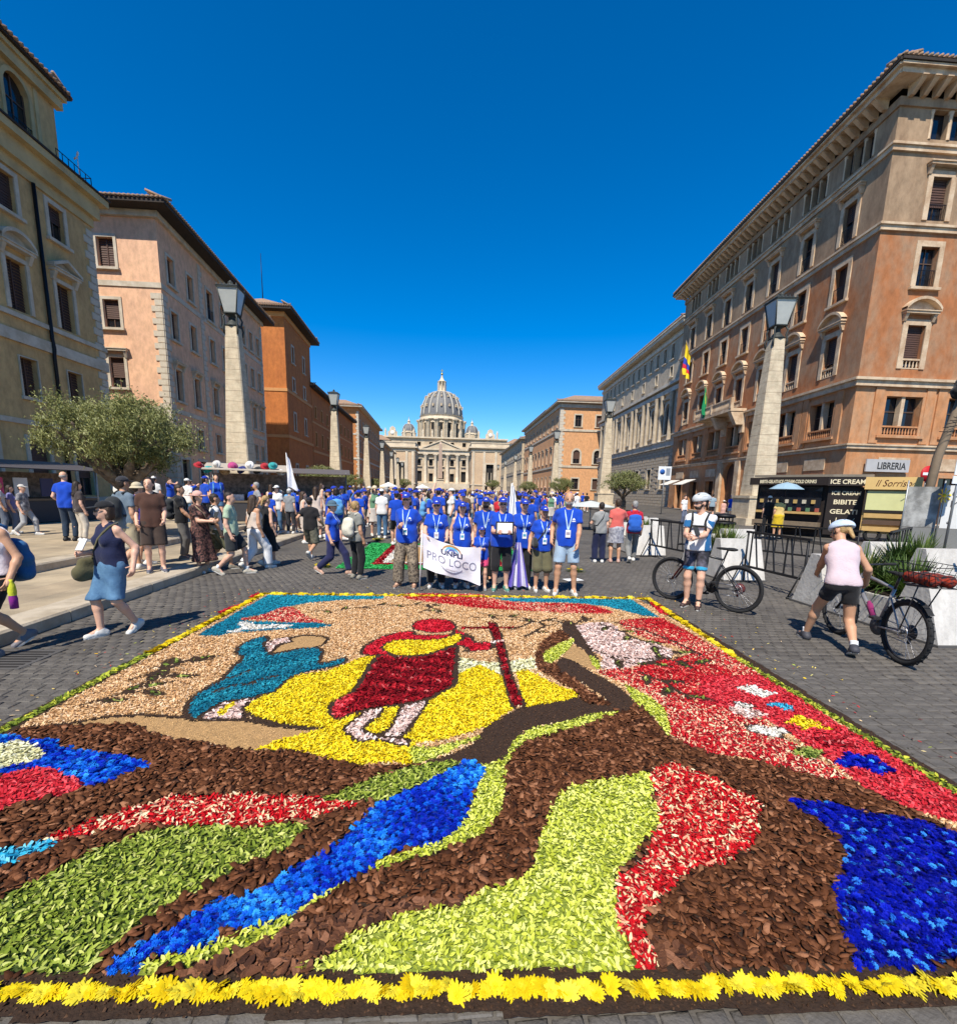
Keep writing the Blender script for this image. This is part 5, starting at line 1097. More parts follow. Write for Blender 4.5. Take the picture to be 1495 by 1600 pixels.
# ---------------------------------------------------------------- people (implicit bodies meshed with surface nets)
def nets(F,lo,res):
    nx,ny,nz=F.shape; s=F<0
    c=np.zeros((nx-1,ny-1,nz-1),np.int8)
    for dx in (0,1):
        for dy in (0,1):
            for dz in (0,1): c+=s[dx:nx-1+dx,dy:ny-1+dy,dz:nz-1+dz]
    act=(c>0)&(c<8); idx=np.argwhere(act); n=len(idx)
    if not n: return np.zeros((0,3)),np.zeros((0,4),int)
    num=-np.ones(act.shape,np.int64); num[act]=np.arange(n)
    acc=np.zeros((n,3)); cnt=np.zeros(n); i,j,k=idx.T
    co=[(a,b,d) for a in (0,1) for b in (0,1) for d in (0,1)]
    for p in co:
        for ax in range(3):
            if p[ax]: continue
            q=list(p); q[ax]=1
            f0=F[i+p[0],j+p[1],k+p[2]]; f1=F[i+q[0],j+q[1],k+q[2]]; m=(f0<0)!=(f1<0)
            if not m.any(): continue
            t=f0[m]/(f0[m]-f1[m]); pt=np.tile(np.array(p,float),(m.sum(),1)); pt[:,ax]+=t; acc[m]+=pt; cnt[m]+=1
    V=lo+res*(idx+acc/cnt[:,None]); Q=[]
    for ax in range(3):
        sl=[slice(1,-1)]*3; sl[ax]=slice(0,-1); a=s[tuple(sl)]
        sl2=[slice(1,-1)]*3; sl2[ax]=slice(1,None); b=s[tuple(sl2)]
        e=np.argwhere(a!=b)
        if not len(e): continue
        o=np.ones(3,int); o[ax]=0; e0=e+o; flip=a[tuple(e.T)]
        u,v=[(1,2),(2,0),(0,1)][ax]; d=[]
        for du,dv in ((-1,-1),(0,-1),(0,0),(-1,0)):
            x=e0.copy(); x[:,u]+=du; x[:,v]+=dv; d.append(num[x[:,0],x[:,1],x[:,2]])
        d=np.stack(d,1); d[~flip]=d[~flip][:,::-1]; Q.append(d)
    return V,np.concatenate(Q)
def smin(a,b,k):
    h=np.clip(.5+.5*(b-a)/k,0,1); return b*(1-h)+a*h-k*h*(1-h)
def pd(P,p):
    a,b,ra,rb,sc,R,flat=p; q=P-a; d=np.asarray(b)-a
    if R is not None: q=q@R; d=d@R
    if sc is not None: q=q/sc; d=d/sc
    L=float(d@d)
    if L<1e-10: r=np.sqrt((q*q).sum(-1))-ra
    else:
        t0=(q@d)/L; t=np.clip(t0,0,1); r=np.sqrt(((q-t[...,None]*d)**2).sum(-1))-(ra+(rb-ra)*t)
        if flat: r=np.maximum(r,(t0-1)*math.sqrt(L))
    return r*(min(sc) if sc is not None else 1.)
def C(a,b,ra,rb=None,sc=None,R=None,flat=False): return (np.array(a,float),np.array(b,float),ra,ra if rb is None else rb,None if sc is None else np.array(sc,float),R,flat)
def E(c,r,R=None): r=np.array(r,float); m=r.max(); return (np.array(c,float),np.array(c,float),m,m,r/m,R,False)
def evalp(P,prims,k=.03,clip=(),carve=()):
    f=np.full(P.shape[:-1],9.)
    for p in prims: f=smin(f,pd(P,p),k)
    for n,d in clip: f=np.maximum(f,P@np.array(n,float)-d)
    for p in carve: f=np.maximum(f,-pd(P,p))
    return f
def blob(prims,res,k=.03,clip=(),carve=(),folds=0.,seed=0.):
    lo=np.min([np.minimum(p[0],p[1])-max(p[2],p[3])*1.02 for p in prims],axis=0)-2.5*res-.01; hi=np.max([np.maximum(p[0],p[1])+max(p[2],p[3])*1.02 for p in prims],axis=0)+2.5*res+.01
    n=np.ceil((hi-lo)/res).astype(int)+1; F=np.full(n,1.,np.float64); ax=[lo[i]+res*np.arange(n[i]) for i in range(3)]
    for p in prims:
        r=max(p[2],p[3])+k+2.5*res; l=np.minimum(p[0],p[1])-r; h=np.maximum(p[0],p[1])+r
        s=[slice(max(0,int((l[i]-lo[i])/res)),min(n[i],int((h[i]-lo[i])/res)+2)) for i in range(3)]
        g=np.stack(np.meshgrid(ax[0][s[0]],ax[1][s[1]],ax[2][s[2]],indexing='ij'),-1); F[tuple(s)]=smin(F[tuple(s)],pd(g,p),k)
    if clip or carve or folds:
        g=np.stack(np.meshgrid(*ax,indexing='ij'),-1)
        if folds:
            x,y,z=g[...,0],g[...,1],g[...,2]
            F=F+folds*(np.sin(x*26+y*17+z*7+2.2*np.sin(z*11+seed)+seed)*np.cos(y*21-x*9+seed*2+1.5*np.sin(z*8))+.35*np.sin(z*27+x*24-y*15+3*np.sin(x*7+seed)))
        for nn,d in clip: F=np.maximum(F,g@np.array(nn,float)-d)
        for p in carve: F=np.maximum(F,-pd(g,p))
    return nets(F,lo,res)
def ik(root,tgt,l1,l2,pole):
    root,tgt,pole=np.array(root,float),np.array(tgt,float),np.array(pole,float); d=tgt-root; L=np.linalg.norm(d); 
    if L>l1+l2-.004: tgt=root+d/L*(l1+l2-.004); d=tgt-root; L=np.linalg.norm(d)
    u=d/L; a=(l1*l1-l2*l2+L*L)/(2*L); h=math.sqrt(max(0,l1*l1-a*a)); w=pole-u*(pole@u); w/=max(1e-6,np.linalg.norm(w)); return root+u*a+w*h,tgt
def rotm(ax,t):
    c,s=math.cos(t),math.sin(t)
    return np.array([[1,0,0],[0,c,-s],[0,s,c]]) if ax=='x' else (np.array([[c,0,s],[0,1,0],[-s,0,c]]) if ax=='y' else np.array([[c,-s,0],[s,c,0],[0,0,1]]))
def fmat(col,kind='plain',col2=None,sc=20.):
    key='cloth_%s_%s_%s'%(kind,'_'.join('%.2f'%c for c in col),'' if col2 is None else '_'.join('%.2f'%c for c in col2))
    if kind=='plain': return mat(key,col,.85,.10,7,.25,45,sheen=.15,spec=.2)
    return mat(key,col,.85,.12,7,.2,45,col2=col2,v2scale=sc,spec=.2)
SKIN={'fair':(.66,.38,.26),'tan':(.52,.28,.165),'dark':(.30,.15,.085)}
def skin(s): return mat('skin_'+s,SKIN[s],.5,.08,12,.06,60,spec=.35)
HAIRM={'black':(.012,.010,.009),'brown':(.05,.027,.014),'blond':(.36,.23,.09),'grey':(.30,.29,.27),'dark':(.025,.016,.011)}
def hairm(h): return mat('hair_'+h,HAIRM[h],.5,.35,30,.5,90,spec=.4)
SHOEW=(.62,.60,.55); HANDS={}
def person(label,loc,rz,H=1.7,sex='f',sk='fair',hair=('short','brown'),hat=None,glasses=False,beard=None,top=None,bottom=None,shoes=SHOEW,wl=None,wr=None,al=None,ar=None,lean=0.,turn=0.,hyaw=0.,hpitch=0.,fat=0.,res=.0185,curl=.6,lanyard=False,badge=False,pack=None,sling=None,group=None,low=False,fpl=0.,fpr=0.,eyes=True,pole_l=(.3,1,-.2),pole_r=(-.3,1,-.2),fyl=.15,fyr=-.15,socks=None,dz=0.):
    S=H/1.75; f=sex=='f'
    t=thing('person',label,'person',(loc[0],loc[1],loc[2]-dz*S),rz,group)
    k_=.03
    Rt=rotm('z',turn)@rotm('x',lean); piv=np.array([0,0,.95])
    U=lambda p:Rt@(np.array(p,float)-piv)+piv
    sw=.150 if f else .168; hw=.088
    al=(.11,0,.085) if al is None else al; ar=(-.11,0,.085) if ar is None else ar     # person's left is +x when facing -y
    al=np.array(al,float)+np.array([0,0,dz]); ar=np.array(ar,float)+np.array([0,0,dz])
    sl,sr=U((sw,.01,1.40)),U((-sw,.01,1.40))
    wl=(sl+np.array([.05,-.05,-.51])) if wl is None else np.array(wl,float); wr=(sr+np.array([-.05,-.05,-.51])) if wr is None else np.array(wr,float)
    el,wl=ik(sl,wl,.285,.245,pole_l); er,wr=ik(sr,wr,.285,.245,pole_r)
    hl,hr=np.array([hw,0,.92]),np.array([-hw,0,.92])
    fl=lambda y:np.array([math.sin(y),-math.cos(y),0])
    kl,al=ik(hl,al,.435,.41,fl(fyl)); kr,ar=ik(hr,ar,.435,.41,fl(fyr))
    hc=np.array([0,.0,1.63]); Rh=Rt@rotm('z',hyaw)@rotm('x',hpitch); nb=U((0,.012,1.47))
    Hd=lambda p:Rh@(np.array(p,float)-np.array([0,.015,1.54]))+U((0,.0,1.54))
    nB=fat-.006
    torso=[C(U((-.075,0,.95)),U((.075,0,.95)),(.108 if not f else .118)+nB*.5,sc=(1,.92,1)),C(U((-.05,-.012-nB*.5,1.08)),U((.05,-.012-nB*.5,1.08)),(.108 if not f else .100)+nB,sc=(1,.9,1.1)),
      C(U((-.068,0,1.26)),U((.068,0,1.26)),.112+nB*.4,sc=(1,.86,1)),C(U((-.09,.012,1.36)),U((.09,.012,1.36)),.078),C(U((0,.015,1.445)),sl,.055,.050),C(U((0,.015,1.445)),sr,.055,.050)]
    if f: torso+=[E(U((.068,-.085,1.265)),(.062,.062,.066)),E(U((-.068,-.085,1.265)),(.062,.062,.066))]
    legk=1.05 if f else 1.0
    def leg(h,kn,a): 
        m=kn+(a-kn)*.3+np.array([0,.012,0]); return [C(h,kn,(.086+nB*.3)*legk,.056),C(kn,m,.054,.056),C(m,a,.056,.036)]
    head=[E(Hd((0,.014,1.668)),(.075,.093,.083),Rh),E(Hd((0,-.02,1.605)),(.060,.070,.078),Rh),E(Hd((0,-.058,1.552)),(.03,.028,.024),Rh),C(Hd((0,-.084,1.632)),Hd((0,-.104,1.604)),.009,.015),E(Hd((.078,.014,1.62)),(.012,.022,.032),Rh),E(Hd((-.078,.014,1.62)),(.012,.022,.032),Rh),C(nb-np.array([0,0,.03]),Hd((0,.0,1.575)),.056,.052)]
    def hand(e,w):
        d=(w-e)/np.linalg.norm(w-e); return [C(e+(w-e)*.9,w+d*.075,.027,.034,sc=None)]
    arm=lambda s,e,w:[C(s,e,.05 if not f else .045,.040),C(e,e+(w-e)*.3,.040,.042),C(e+(w-e)*.3,w,.042,.027)]
    Rl,Rr=rotm('z',fyl)@rotm('x',fpl),rotm('z',fyr)@rotm('x',fpr)
    foot=lambda a,R:[C(a,a+R@np.array([0,-.15,-.05]),.036,.028)]
    prims=torso+leg(hl,kl,al)+leg(hr,kr,ar)+arm(sl,el,wl)+arm(sr,er,wr)+head+foot(al,Rl)+foot(ar,Rr)+hand(el,wl)+hand(er,wr)
    V,Q=blob(prims,res,.022)
    # fingers
    VV=[V];FF=[list(map(tuple,Q))] if False else [Q]; nv=len(V)
    if not low:
        for s_,e,w in ((1,el,wl),(-1,er,wr)):
            d=(w-e)/np.linalg.norm(w-e); inn=np.array([-s_,-.25,0.]); inn-=d*(inn@d); inn/=np.linalg.norm(inn); sd=np.cross(d,inn); 
            for i,(o_,ln,cu) in enumerate(((-.030,.062,1.),(-.010,.074,1.),(.010,.070,1.05),(.030,.054,1.1),(None,.055,.5))):
                if o_ is None: p0=w+d*.012-sd*s_*.02*1+inn*.012; dd=d*.55+inn*.35-sd*s_*.7*1; dd/=np.linalg.norm(dd)
                else: p0=w+d*.085+sd*o_*s_; dd=d
                pts=[p0-dd*.03,p0]; p=p0.copy(); dv=dd.copy()
                for j in range(3):
                    th=curl*cu*.62; dv=dv*math.cos(th)+inn*math.sin(th) if j or True else dv; dv/=np.linalg.norm(dv); p=p+dv*ln/2.6; pts.append(p.copy())
                m=MB(); m.tube([tuple(q) for q in pts],[.0095,.0092,.0088,.008,.0062],5); v=np.array(m.v); VV.append(v); FF.append(np.array([tuple(g) if len(g)==4 else (g[0],g[1],g[2],g[3]) for g in m.f]+[(g[0],g[3],g[4],g[4]) for g in []])+nv); nv+=len(v)
    V=np.concatenate(VV)*S; Qa=np.concatenate(FF)
    link('body',npmesh('body',V,Qa,skin(sk),True),t)
    def part(name,m,prims,k=.02,clip=(),carve=(),folds=0.,r=None,parent=None,sd=0.):
        v,q=blob(prims,(r or res)*1.0,k,clip,carve,folds,sd)
        if not len(v): return None
        return link(name,npmesh(name,v*S,q,m,True),parent or t)
    sd=(loc[0]*3.7+loc[1]*1.9)%6
    # clothes -----------------------------------------------------------
    shirtp=None
    if top:
        tk=top.get('kind','tee'); m=top['m']; lo_=top.get('loose',.014)
        tp=[(p[0],p[1],p[2]+lo_,p[3]+lo_,p[4],p[5],p[6]) for p in torso]; tp[1]=(tp[1][0],tp[1][1],tp[1][2]+lo_*1.1,tp[1][3]+lo_*1.1)+tp[1][4:]
        hem=top.get('hem',.86); zn=np.array([0,0,hem])
        tp.append(C(U((-.062,-.004,1.0)),(-.066,-.004,hem-.01),.112+lo_+nB*.5,.116+lo_+nB*.4)); tp.append(C(U((.062,-.004,1.0)),(.066,-.004,hem-.01),.112+lo_+nB*.5,.116+lo_+nB*.4))
        tp+=[C(U((s_*.052,.004,1.30)),U((s_*.052,.0,.98)),.108+lo_+nB*.5,.112+lo_+nB*.5,sc=(1,.93,1)) for s_ in (-1,1)]
        carve=[C(U((0,-.05,1.53)),U((0,-.01,1.62)),.072,.07)]; 
        if tk in('tee','polo','long'):
            fr={'tee':.62,'polo':.6,'long':1.}[tk]*top.get('sl',1.)
            for s_,e,w in ((sl,el,wl),(sr,er,wr)):
                if tk=='long': tp+=[C(s_,e,.062,.052),C(e,e+(w-e)*.93,.052,.042,flat=True)]
                else: tp.append(C(s_,s_+(e-s_)*fr,.053+lo_*.4,.060+lo_*.6,flat=True))
        elif tk=='tank': carve=carve+[C(U((sw+.05,0,1.36)),U((sw+.03,0,1.5)),.062,.075),C(U((-sw-.05,0,1.36)),U((-sw-.03,0,1.5)),.062,.075),C(U((0,-.12,1.46)),U((0,-.12,1.6)),.075,.08)]
        elif tk=='strapless': carve=carve+[C(U((-.3,0,1.52)),U((.3,0,1.52)),.17,.17)]
        clip=[((0,0,-1),-hem)]
        shirtp=(tp,.025,clip,carve)
        so=part('dress' if top.get('dress') else 'shirt',m,tp,.025,clip,carve,(.003 if tk=='tank' else .0055) if not low else 0,sd=sd)
        if top.get('side'):
            sp_=[(p[0],p[1],p[2]+.004,p[3]+.004,p[4],p[5],p[6]) for p in tp]
            for s_ in (-1,1): part('side_panel',top['side'],sp_,.025,clip+[((-s_,0,0),-.115)],carve+[C(sl+np.array([0,0,.02]),sl+np.array([0,0,.3]),.09),C(sr+np.array([0,0,.02]),sr+np.array([0,0,.3]),.09)],0,sd=sd,parent=so)
        if tk=='polo' and not low:
            part('collar',m,[C(U((.03,-.03,1.475)),U((.065,.03,1.475)),.022),C(U((-.03,-.03,1.475)),U((-.065,.03,1.475)),.022),C(U((-.06,.04,1.48)),U((.06,.04,1.48)),.022)],.01,r=.012,parent=so)
    if bottom:
        bk=bottom['kind']; m=bottom['m']; wst=bottom.get('waist',1.02); w_=bottom.get('wide',0.)
        bp_=[C((-.070,0,.94),(.070,0,.94),(.116 if not f else .126)+nB*.5,sc=(1,.95,1)),C((-.05,-.004,1.0),(.05,-.004,1.0),.118+nB*.7,sc=(1,.92,1))]
        if bk in('skirt','dress'):
            hz=bottom.get('hem',.5); kx_=(kl+kr)/2; 
            for h,kn,a in ((hl,kl,al),(hr,kr,ar)):
                q=h+(kn-h)*1.0 if kn[2]<hz else h+(kn-h)*((h[2]-hz)/(h[2]-kn[2])); low_=kn+(a-kn)*max(0,(kn[2]-hz)/max(.05,kn[2]-a[2])) if hz<kn[2] else q
                bp_+=[C(h,q,.112,.118+w_),C(q,low_+np.array([0,0,-.03]),.118+w_,.125+w_),C((0,0,.93),(q+low_)*.5*np.array([.3,.3,1]),.12,.12+w_)]
            clip=[((0,0,1),wst),((0,0,-1),-hz)]
        else:
            clip=[((0,0,1),wst)]
            for h,kn,a in ((hl,kl,al),(hr,kr,ar)):
                if bk=='shorts':
                    fr=bottom.get('len',.72)
                    if fr<=1: bp_.append(C(h,h+(kn-h)*fr,.104+w_*.5+nB*.3,.088+w_,flat=True))
                    else: bp_+=[C(h,kn,.102+w_*.5,.080+w_),C(kn,kn+(a-kn)*(fr-1),.078+w_,.074+w_,flat=True)]
                else:
                    bp_+=[C(h,kn,.100+w_*.4+nB*.3,.080+w_*.7),C(kn,a+(kn-a)*.06,.080+w_*.7,bottom.get('cuff',.062)+w_,flat=True)]
        part({'skirt':'skirt','dress':'skirt','shorts':'shorts'}.get(bk,'trousers'),m,bp_,.06 if bk in('skirt','dress') else .018,clip,(),.004 if not low else 0,sd=sd+1)
    if bottom and bottom.get('band'):
        for h,kn in ((hl,kl),(hr,kr)):
            fr=bottom.get('len',.72); part('leg_band',bottom['band'],[C(h+(kn-h)*(fr-.13),h+(kn-h)*(fr+.01),.095+bottom.get('wide',0),.091+bottom.get('wide',0),flat=True)],.01,[( (h-kn)/np.linalg.norm(h-kn),float(((h-kn)/np.linalg.norm(h-kn))@(h+(kn-h)*(fr-.12))))],r=.012)
    shm=mat('shoe_'+'_'.join('%.2f'%c for c in shoes),shoes,.6,.15,14,.2,60)
    for a,R in ((al,Rl),(ar,Rr)):
        up=R@np.array([0,0,1.]); heel=a+R@np.array([0,.045,-.048]); toe=a+R@np.array([0,-.165,-.058]); mid=a+R@np.array([0,-.05,-.03])
        so=part('shoe',shm,[C(heel,mid,.044,.044),C(heel,toe,.046,.038),C(a+R@np.array([0,.005,.0]),heel,.046,.046)],.02,[(-up,float(-up@(a-up*.083)))],r=min(res,.017))
        if not low:
            mb=MB(); pr=[(-.038,.06),(.038,.06),(.044,0),(.045,-.09),(.036,-.16),(.012,-.2),(-.012,-.2),(-.036,-.16),(-.045,-.09),(-.044,0)]
            ve=[];n=len(pr)
            for z in (-.0855,-.066): ve+=[tuple((a+R@np.array([x,y,z]))*S) for x,y in pr]
            mb.add(ve,[tuple(range(n)),tuple(range(2*n-1,n-1,-1))]+[((i+1)%n,i,n+i,n+(i+1)%n) for i in range(n)]); mb.build('sole',mat('rubber_sole',(.5,.48,.44) if sum(shoes)>.2 else (.35,.34,.32),.7),so)
        if socks: part('sock',fmat(socks),[C(a,a+R@np.array([0,0,.075]),.043,.043,flat=True)],.01,r=.0145)
    # head wear ----------------------------------------------------------
    cap=hat and hat['kind']
    if hair and hair[0]!='bald':
        hp=[E(Hd((0,.022,1.672)),(.081,.095,.090),Rh)]; cv=[E(Hd((0,-.085,1.60)),(.066,.075,.088),Rh)]
        cl=[]
        if hair[0]=='short': hp.append(E(Hd((0,.055,1.62)),(.068,.05,.065),Rh))
        if hair[0]=='bob': hp+=[C(Hd((.062,.03,1.65)),Hd((.066,.025,1.55)),.03),C(Hd((-.062,.03,1.65)),Hd((-.066,.025,1.55)),.03),E(Hd((0,.06,1.60)),(.075,.05,.085),Rh)]
        if hair[0]=='long': hp+=[C(Hd((0,.06,1.64)),U((0,.10,1.36)),.07,.06),C(Hd((.06,.03,1.65)),U((.075,.06,1.40)),.032,.03),C(Hd((-.06,.03,1.65)),U((-.075,.06,1.40)),.032,.03)]
        if hair[0]=='bun': hp+=[E(Hd((0,.12,1.66)),(.04,.04,.04),Rh)]
        if hair[0]=='tail': hp+=[C(Hd((0,.10,1.66)),Hd((0,.15,1.52)),.035,.02)]
        if cap: cl=[(Rh@np.array([0,0,1.]),float((Rh@np.array([0,0,1.]))@Hd((0,0,1.69))))]
        part('hair',hairm(hair[1]),hp,.02,cl,cv,.003,r=min(res,.0165),sd=sd)
    elif hair and hair[1]!='none': part('hair',hairm(hair[1]),[E(Hd((0,.03,1.64)),(.079,.088,.05),Rh)],.02,(),[E(Hd((0,-.085,1.62)),(.069,.085,.10),Rh)],r=min(res,.0165))
    if hat:
        hm=hat['m']; up=Rh@np.array([0,0,1.]); zc=float(up@Hd((0,0,1.676)))
        if cap in('cap','visor'):
            co=part('cap',hm,[E(Hd((0,.012,1.685)),(.086,.104,.085),Rh)],.01,[(-up,-zc)],r=min(res,.014))
            part('brim',hm,[E(Hd((0,-.105,1.682)),(.074,.088,.011),Rh@rotm('x',.10))],.01,r=.010,parent=co)
            if hat.get('logo') and not low: part('cap_logo',fmat((.75,.78,.82)),[E(Hd((0,-.086,1.715)),(.028,.012,.014),Rh)],.01,r=.008,parent=co)
        elif cap=='bucket':
            co=part('hat',hm,[E(Hd((0,.012,1.69)),(.09,.106,.085),Rh)],.01,[(-up,-zc)],r=min(res,.014)); part('brim',hm,[C(Hd((0,.008,1.685)),Hd((0,.008,1.64)),.10,.145,sc=(1,1.1,1),flat=True)],.01,[(up,zc+.012)],[E(Hd((0,.0,1.62)),(.085,.10,.07),Rh)],r=.012,parent=co)
        elif cap=='sunhat':
            co=part('hat',hm,[E(Hd((0,.012,1.70)),(.092,.108,.085),Rh)],.01,[(-up,-zc)],r=min(res,.014)); part('brim',hm,[E(Hd((0,.0,1.675)),(.165,.185,.014),Rh)],.01,folds=.006,r=.011,parent=co)
        elif cap=='helmet':
            cvs=[C(Hd((x,-.13,1.765)),Hd((x*1.4,.16,1.745)),.017) for x in (-.066,-.022,.022,.066)]+[C(Hd((x,-.12,1.725)),Hd((x*1.05,.15,1.715)),.012) for x in (-.098,.098)]
            co=part('helmet',hm,[E(Hd((0,.012,1.69)),(.102,.14,.098),Rh),E(Hd((0,.10,1.68)),(.07,.07,.06),Rh)],.02,[(-up,-zc+.012)],cvs,r=.009)
            part('helmet_shell',hat.get('m2',hm),[E(Hd((0,.012,1.675)),(.098,.134,.06),Rh)],.02,[(-up,-zc+.004)],r=.012,parent=co)
            if not low:
                mb=MB()
                for s_ in (-1,1): mb.tube([tuple(np.array(q)*S) for q in (Hd((s_*.08,-.03,1.68)),Hd((s_*.07,-.035,1.59)),Hd((s_*.02,-.045,1.535)))],.006,5); mb.tube([tuple(np.array(q)*S) for q in (Hd((s_*.085,.05,1.68)),Hd((s_*.07,-.03,1.59)))],.006,5)
                mb.build('chin_strap',fmat((.02,.02,.02)),co)
    if beard: part('beard',hairm(beard),[E(Hd((0,-.042,1.566)),(.052,.052,.038),Rh),C(Hd((.056,-.01,1.60)),Hd((.04,-.05,1.56)),.018),C(Hd((-.056,-.01,1.60)),Hd((-.04,-.05,1.56)),.018),C(Hd((-.02,-.093,1.588)),Hd((.02,-.093,1.588)),.008)],.02,(),[E(Hd((0,-.10,1.577)),(.017,.015,.006),Rh)],r=.0115)
    if not low:
        if glasses:
            mb=MB()
            for s_ in (-1,1): mb.ell((s_*.031,-.096,1.634),(.025,.008,.016),8,6); mb.tube([(s_*.056,-.085,1.64),(s_*.078,.01,1.64)],.004,4)
            mb.tube([(-.01,-.103,1.64),(.01,-.103,1.64)],.004,4); mb.v=[tuple(Hd(v)*S) for v in mb.v]; mb.build('sunglasses',mat('dark_lens',(.008,.008,.010),.15,.05,3,0,1,spec=.7),t)
        elif eyes:
            for s_ in (-1,1): mb=MB(); mb.ell((s_*.030,-.086,1.634),(.013,.008,.007),7,5); mb.v=[tuple(Hd(v)*S) for v in mb.v]; mb.build('eye',mat('eye_dark',(.03,.018,.012),.2,.05,3,0,1,spec=.6),t)
            mb=MB()
            for s_ in (-1,1): mb.tube([(s_*.014,-.093,1.652),(s_*.032,-.092,1.658),(s_*.05,-.08,1.652)],.0045,4)
            mb.v=[tuple(Hd(v)*S) for v in mb.v]; mb.build('eyebrows',hairm(hair[1] if hair and hair[1] in HAIRM else 'brown'),t)
        mb=MB(); mb.ell((0,-.088,1.577),(.024,.008,.0055),8,5); mb.v=[tuple(Hd(v)*S) for v in mb.v]; mb.build('mouth',mat('lips',(.38,.12,.10),.5),t)
    # accessories ----------------------------------------------------------
    def surf(x,z,off_=.006,back=False):
        ys=np.linspace(-.45,.1,111) if not back else np.linspace(.45,-.1,111); P=np.stack([np.full(111,x),ys,np.full(111,z)],1); d=evalp(P,*((shirtp[0],shirtp[1],shirtp[2],shirtp[3]) if shirtp else (torso,.03)))
        i=np.argmax(d<0) if (d<0).any() else 80; return np.array([x,ys[i]-(off_ if not back else -off_),z])
    def ribbon(name,pts,w,m,par=None,th=.0025):
        pts=[np.array(p) for p in pts]; V=[];Fc=[]
        for i,p in enumerate(pts):
            d=pts[min(i+1,len(pts)-1)]-pts[max(i-1,0)]; d/=max(1e-9,np.linalg.norm(d)); nrm=np.array([p[0]*.8,p[1],0.]); nrm/=max(1e-6,np.linalg.norm(nrm)); s_=np.cross(d,nrm); s_/=max(1e-6,np.linalg.norm(s_)); 
            V+=[p-s_*w/2,p+s_*w/2,p+s_*w/2+nrm*th,p-s_*w/2+nrm*th]
        for i in range(len(pts)-1):
            for k in range(4): Fc.append((i*4+k,i*4+(k+1)%4,i*4+4+(k+1)%4,i*4+4+k))
        return link(name,npmesh(name,np.array(V)*S,Fc,m,True),par or t)
    if lanyard:
        LM=fmat((.45,.62,.72)); zb=1.13
        lo_=None
        for s_ in (-1,1): lo_=ribbon('lanyard_strap',[surf(s_*(.062*(1-q)+.006),1.455-(1.455-zb)*q) for q in np.linspace(0,1,9)],.022,LM)
        if badge:
            p=surf(0,zb-.06,.012); mb=MB(); mb.box(-.042,.042,p[1]-.004,p[1]+.002,zb-.13,zb-.005); mb.v=[tuple(np.array(v)*S) for v in mb.v]; bo=mb.build('badge',fmat((.72,.74,.76)),t)
            mb=MB(); mb.box(-.03,.03,p[1]-.0065,p[1]-.0042,zb-.085,zb-.04); mb.v=[tuple(np.array(v)*S) for v in mb.v]; mb.build('badge_print',fmat(badge if isinstance(badge,tuple) else (.08,.32,.45)),bo)
    if top and top.get('logo') and not low:
        p=surf(.085,1.29,.004); 
        me=npmesh('chest_logo',np.array([surf(.085+x,1.29+z,.004) for x,z in ((-.03,-.012),(.03,-.012),(.03,-.028),(-.03,-.028),(-.028,0),(.028,0),(0,.036),(-.016,.022),(.016,.022))])*S,[(0,3,2,1),(4,5,8,6,7)],fmat((.8,.82,.85))); link('chest_logo',me,t)
    if pack:
        pm=pack['m']; y=.19+.01; bz=pack.get('z',1.2); h=pack.get('h',.17); w=pack.get('w',.10)
        po=part('backpack',pm,[C(U((-w,y+.02,bz-h)),U((w,y+.02,bz-h)),.085),C(U((-w,y,bz+h*.8)),U((w,y,bz+h*.8)),.07),C(U((-w,y+.02,bz)),U((w,y+.02,bz)),.09),C(U((-w*.6,y+.075,bz-h*.5)),U((w*.6,y+.075,bz-h*.5)),.055),C(U((0,y+.01,bz-h)),U((0,y+.01,bz+h*.8)),.085,.08)],.07,folds=.002,sd=sd)
        for s_ in (-1,1): ribbon('shoulder_strap',[U((s_*.09,.10,1.46)),U((s_*.10,.03,1.495)),*[surf(s_*(.10+.02*q),1.44-.32*q,.01) for q in np.linspace(0,1,6)],U((s_*.16,.02,1.08)),U((s_*.13,.14,1.08))],.04,pack.get('ms',pm),po,.008)
    if sling:   # (material, side of the hip, height, size, front/back)
        m,sx,z,sz,fy=sling
        bo=part('shoulder_bag',m,[C((sx*.20-.06*0,fy-sz*.6,z),(sx*.20,fy+sz*.6,z),sz*.45,sz*.45,sc=(.7,1,1)),C((sx*.2,fy-sz*.4,z+sz*.5),(sx*.2,fy+sz*.4,z+sz*.5),sz*.3,sz*.3,sc=(.7,1,1))],.03,folds=.004,sd=sd)
        pts=[np.array((sx*.2,fy,z+sz*.7))]+[surf(sx*(.15-.27*q),1.05+.40*q,.012) for q in np.linspace(0,1,6)]+[U((-sx*.10,.06,1.49)),surf(-sx*.02,1.30,.012,True),surf(sx*.12,1.1,.012,True),np.array((sx*.21,fy+.05,z+sz*.6))]
        ribbon('bag_strap',pts,.025,m,bo,.006)
    HANDS[t.name]=(wl*S,wr*S,S); return t

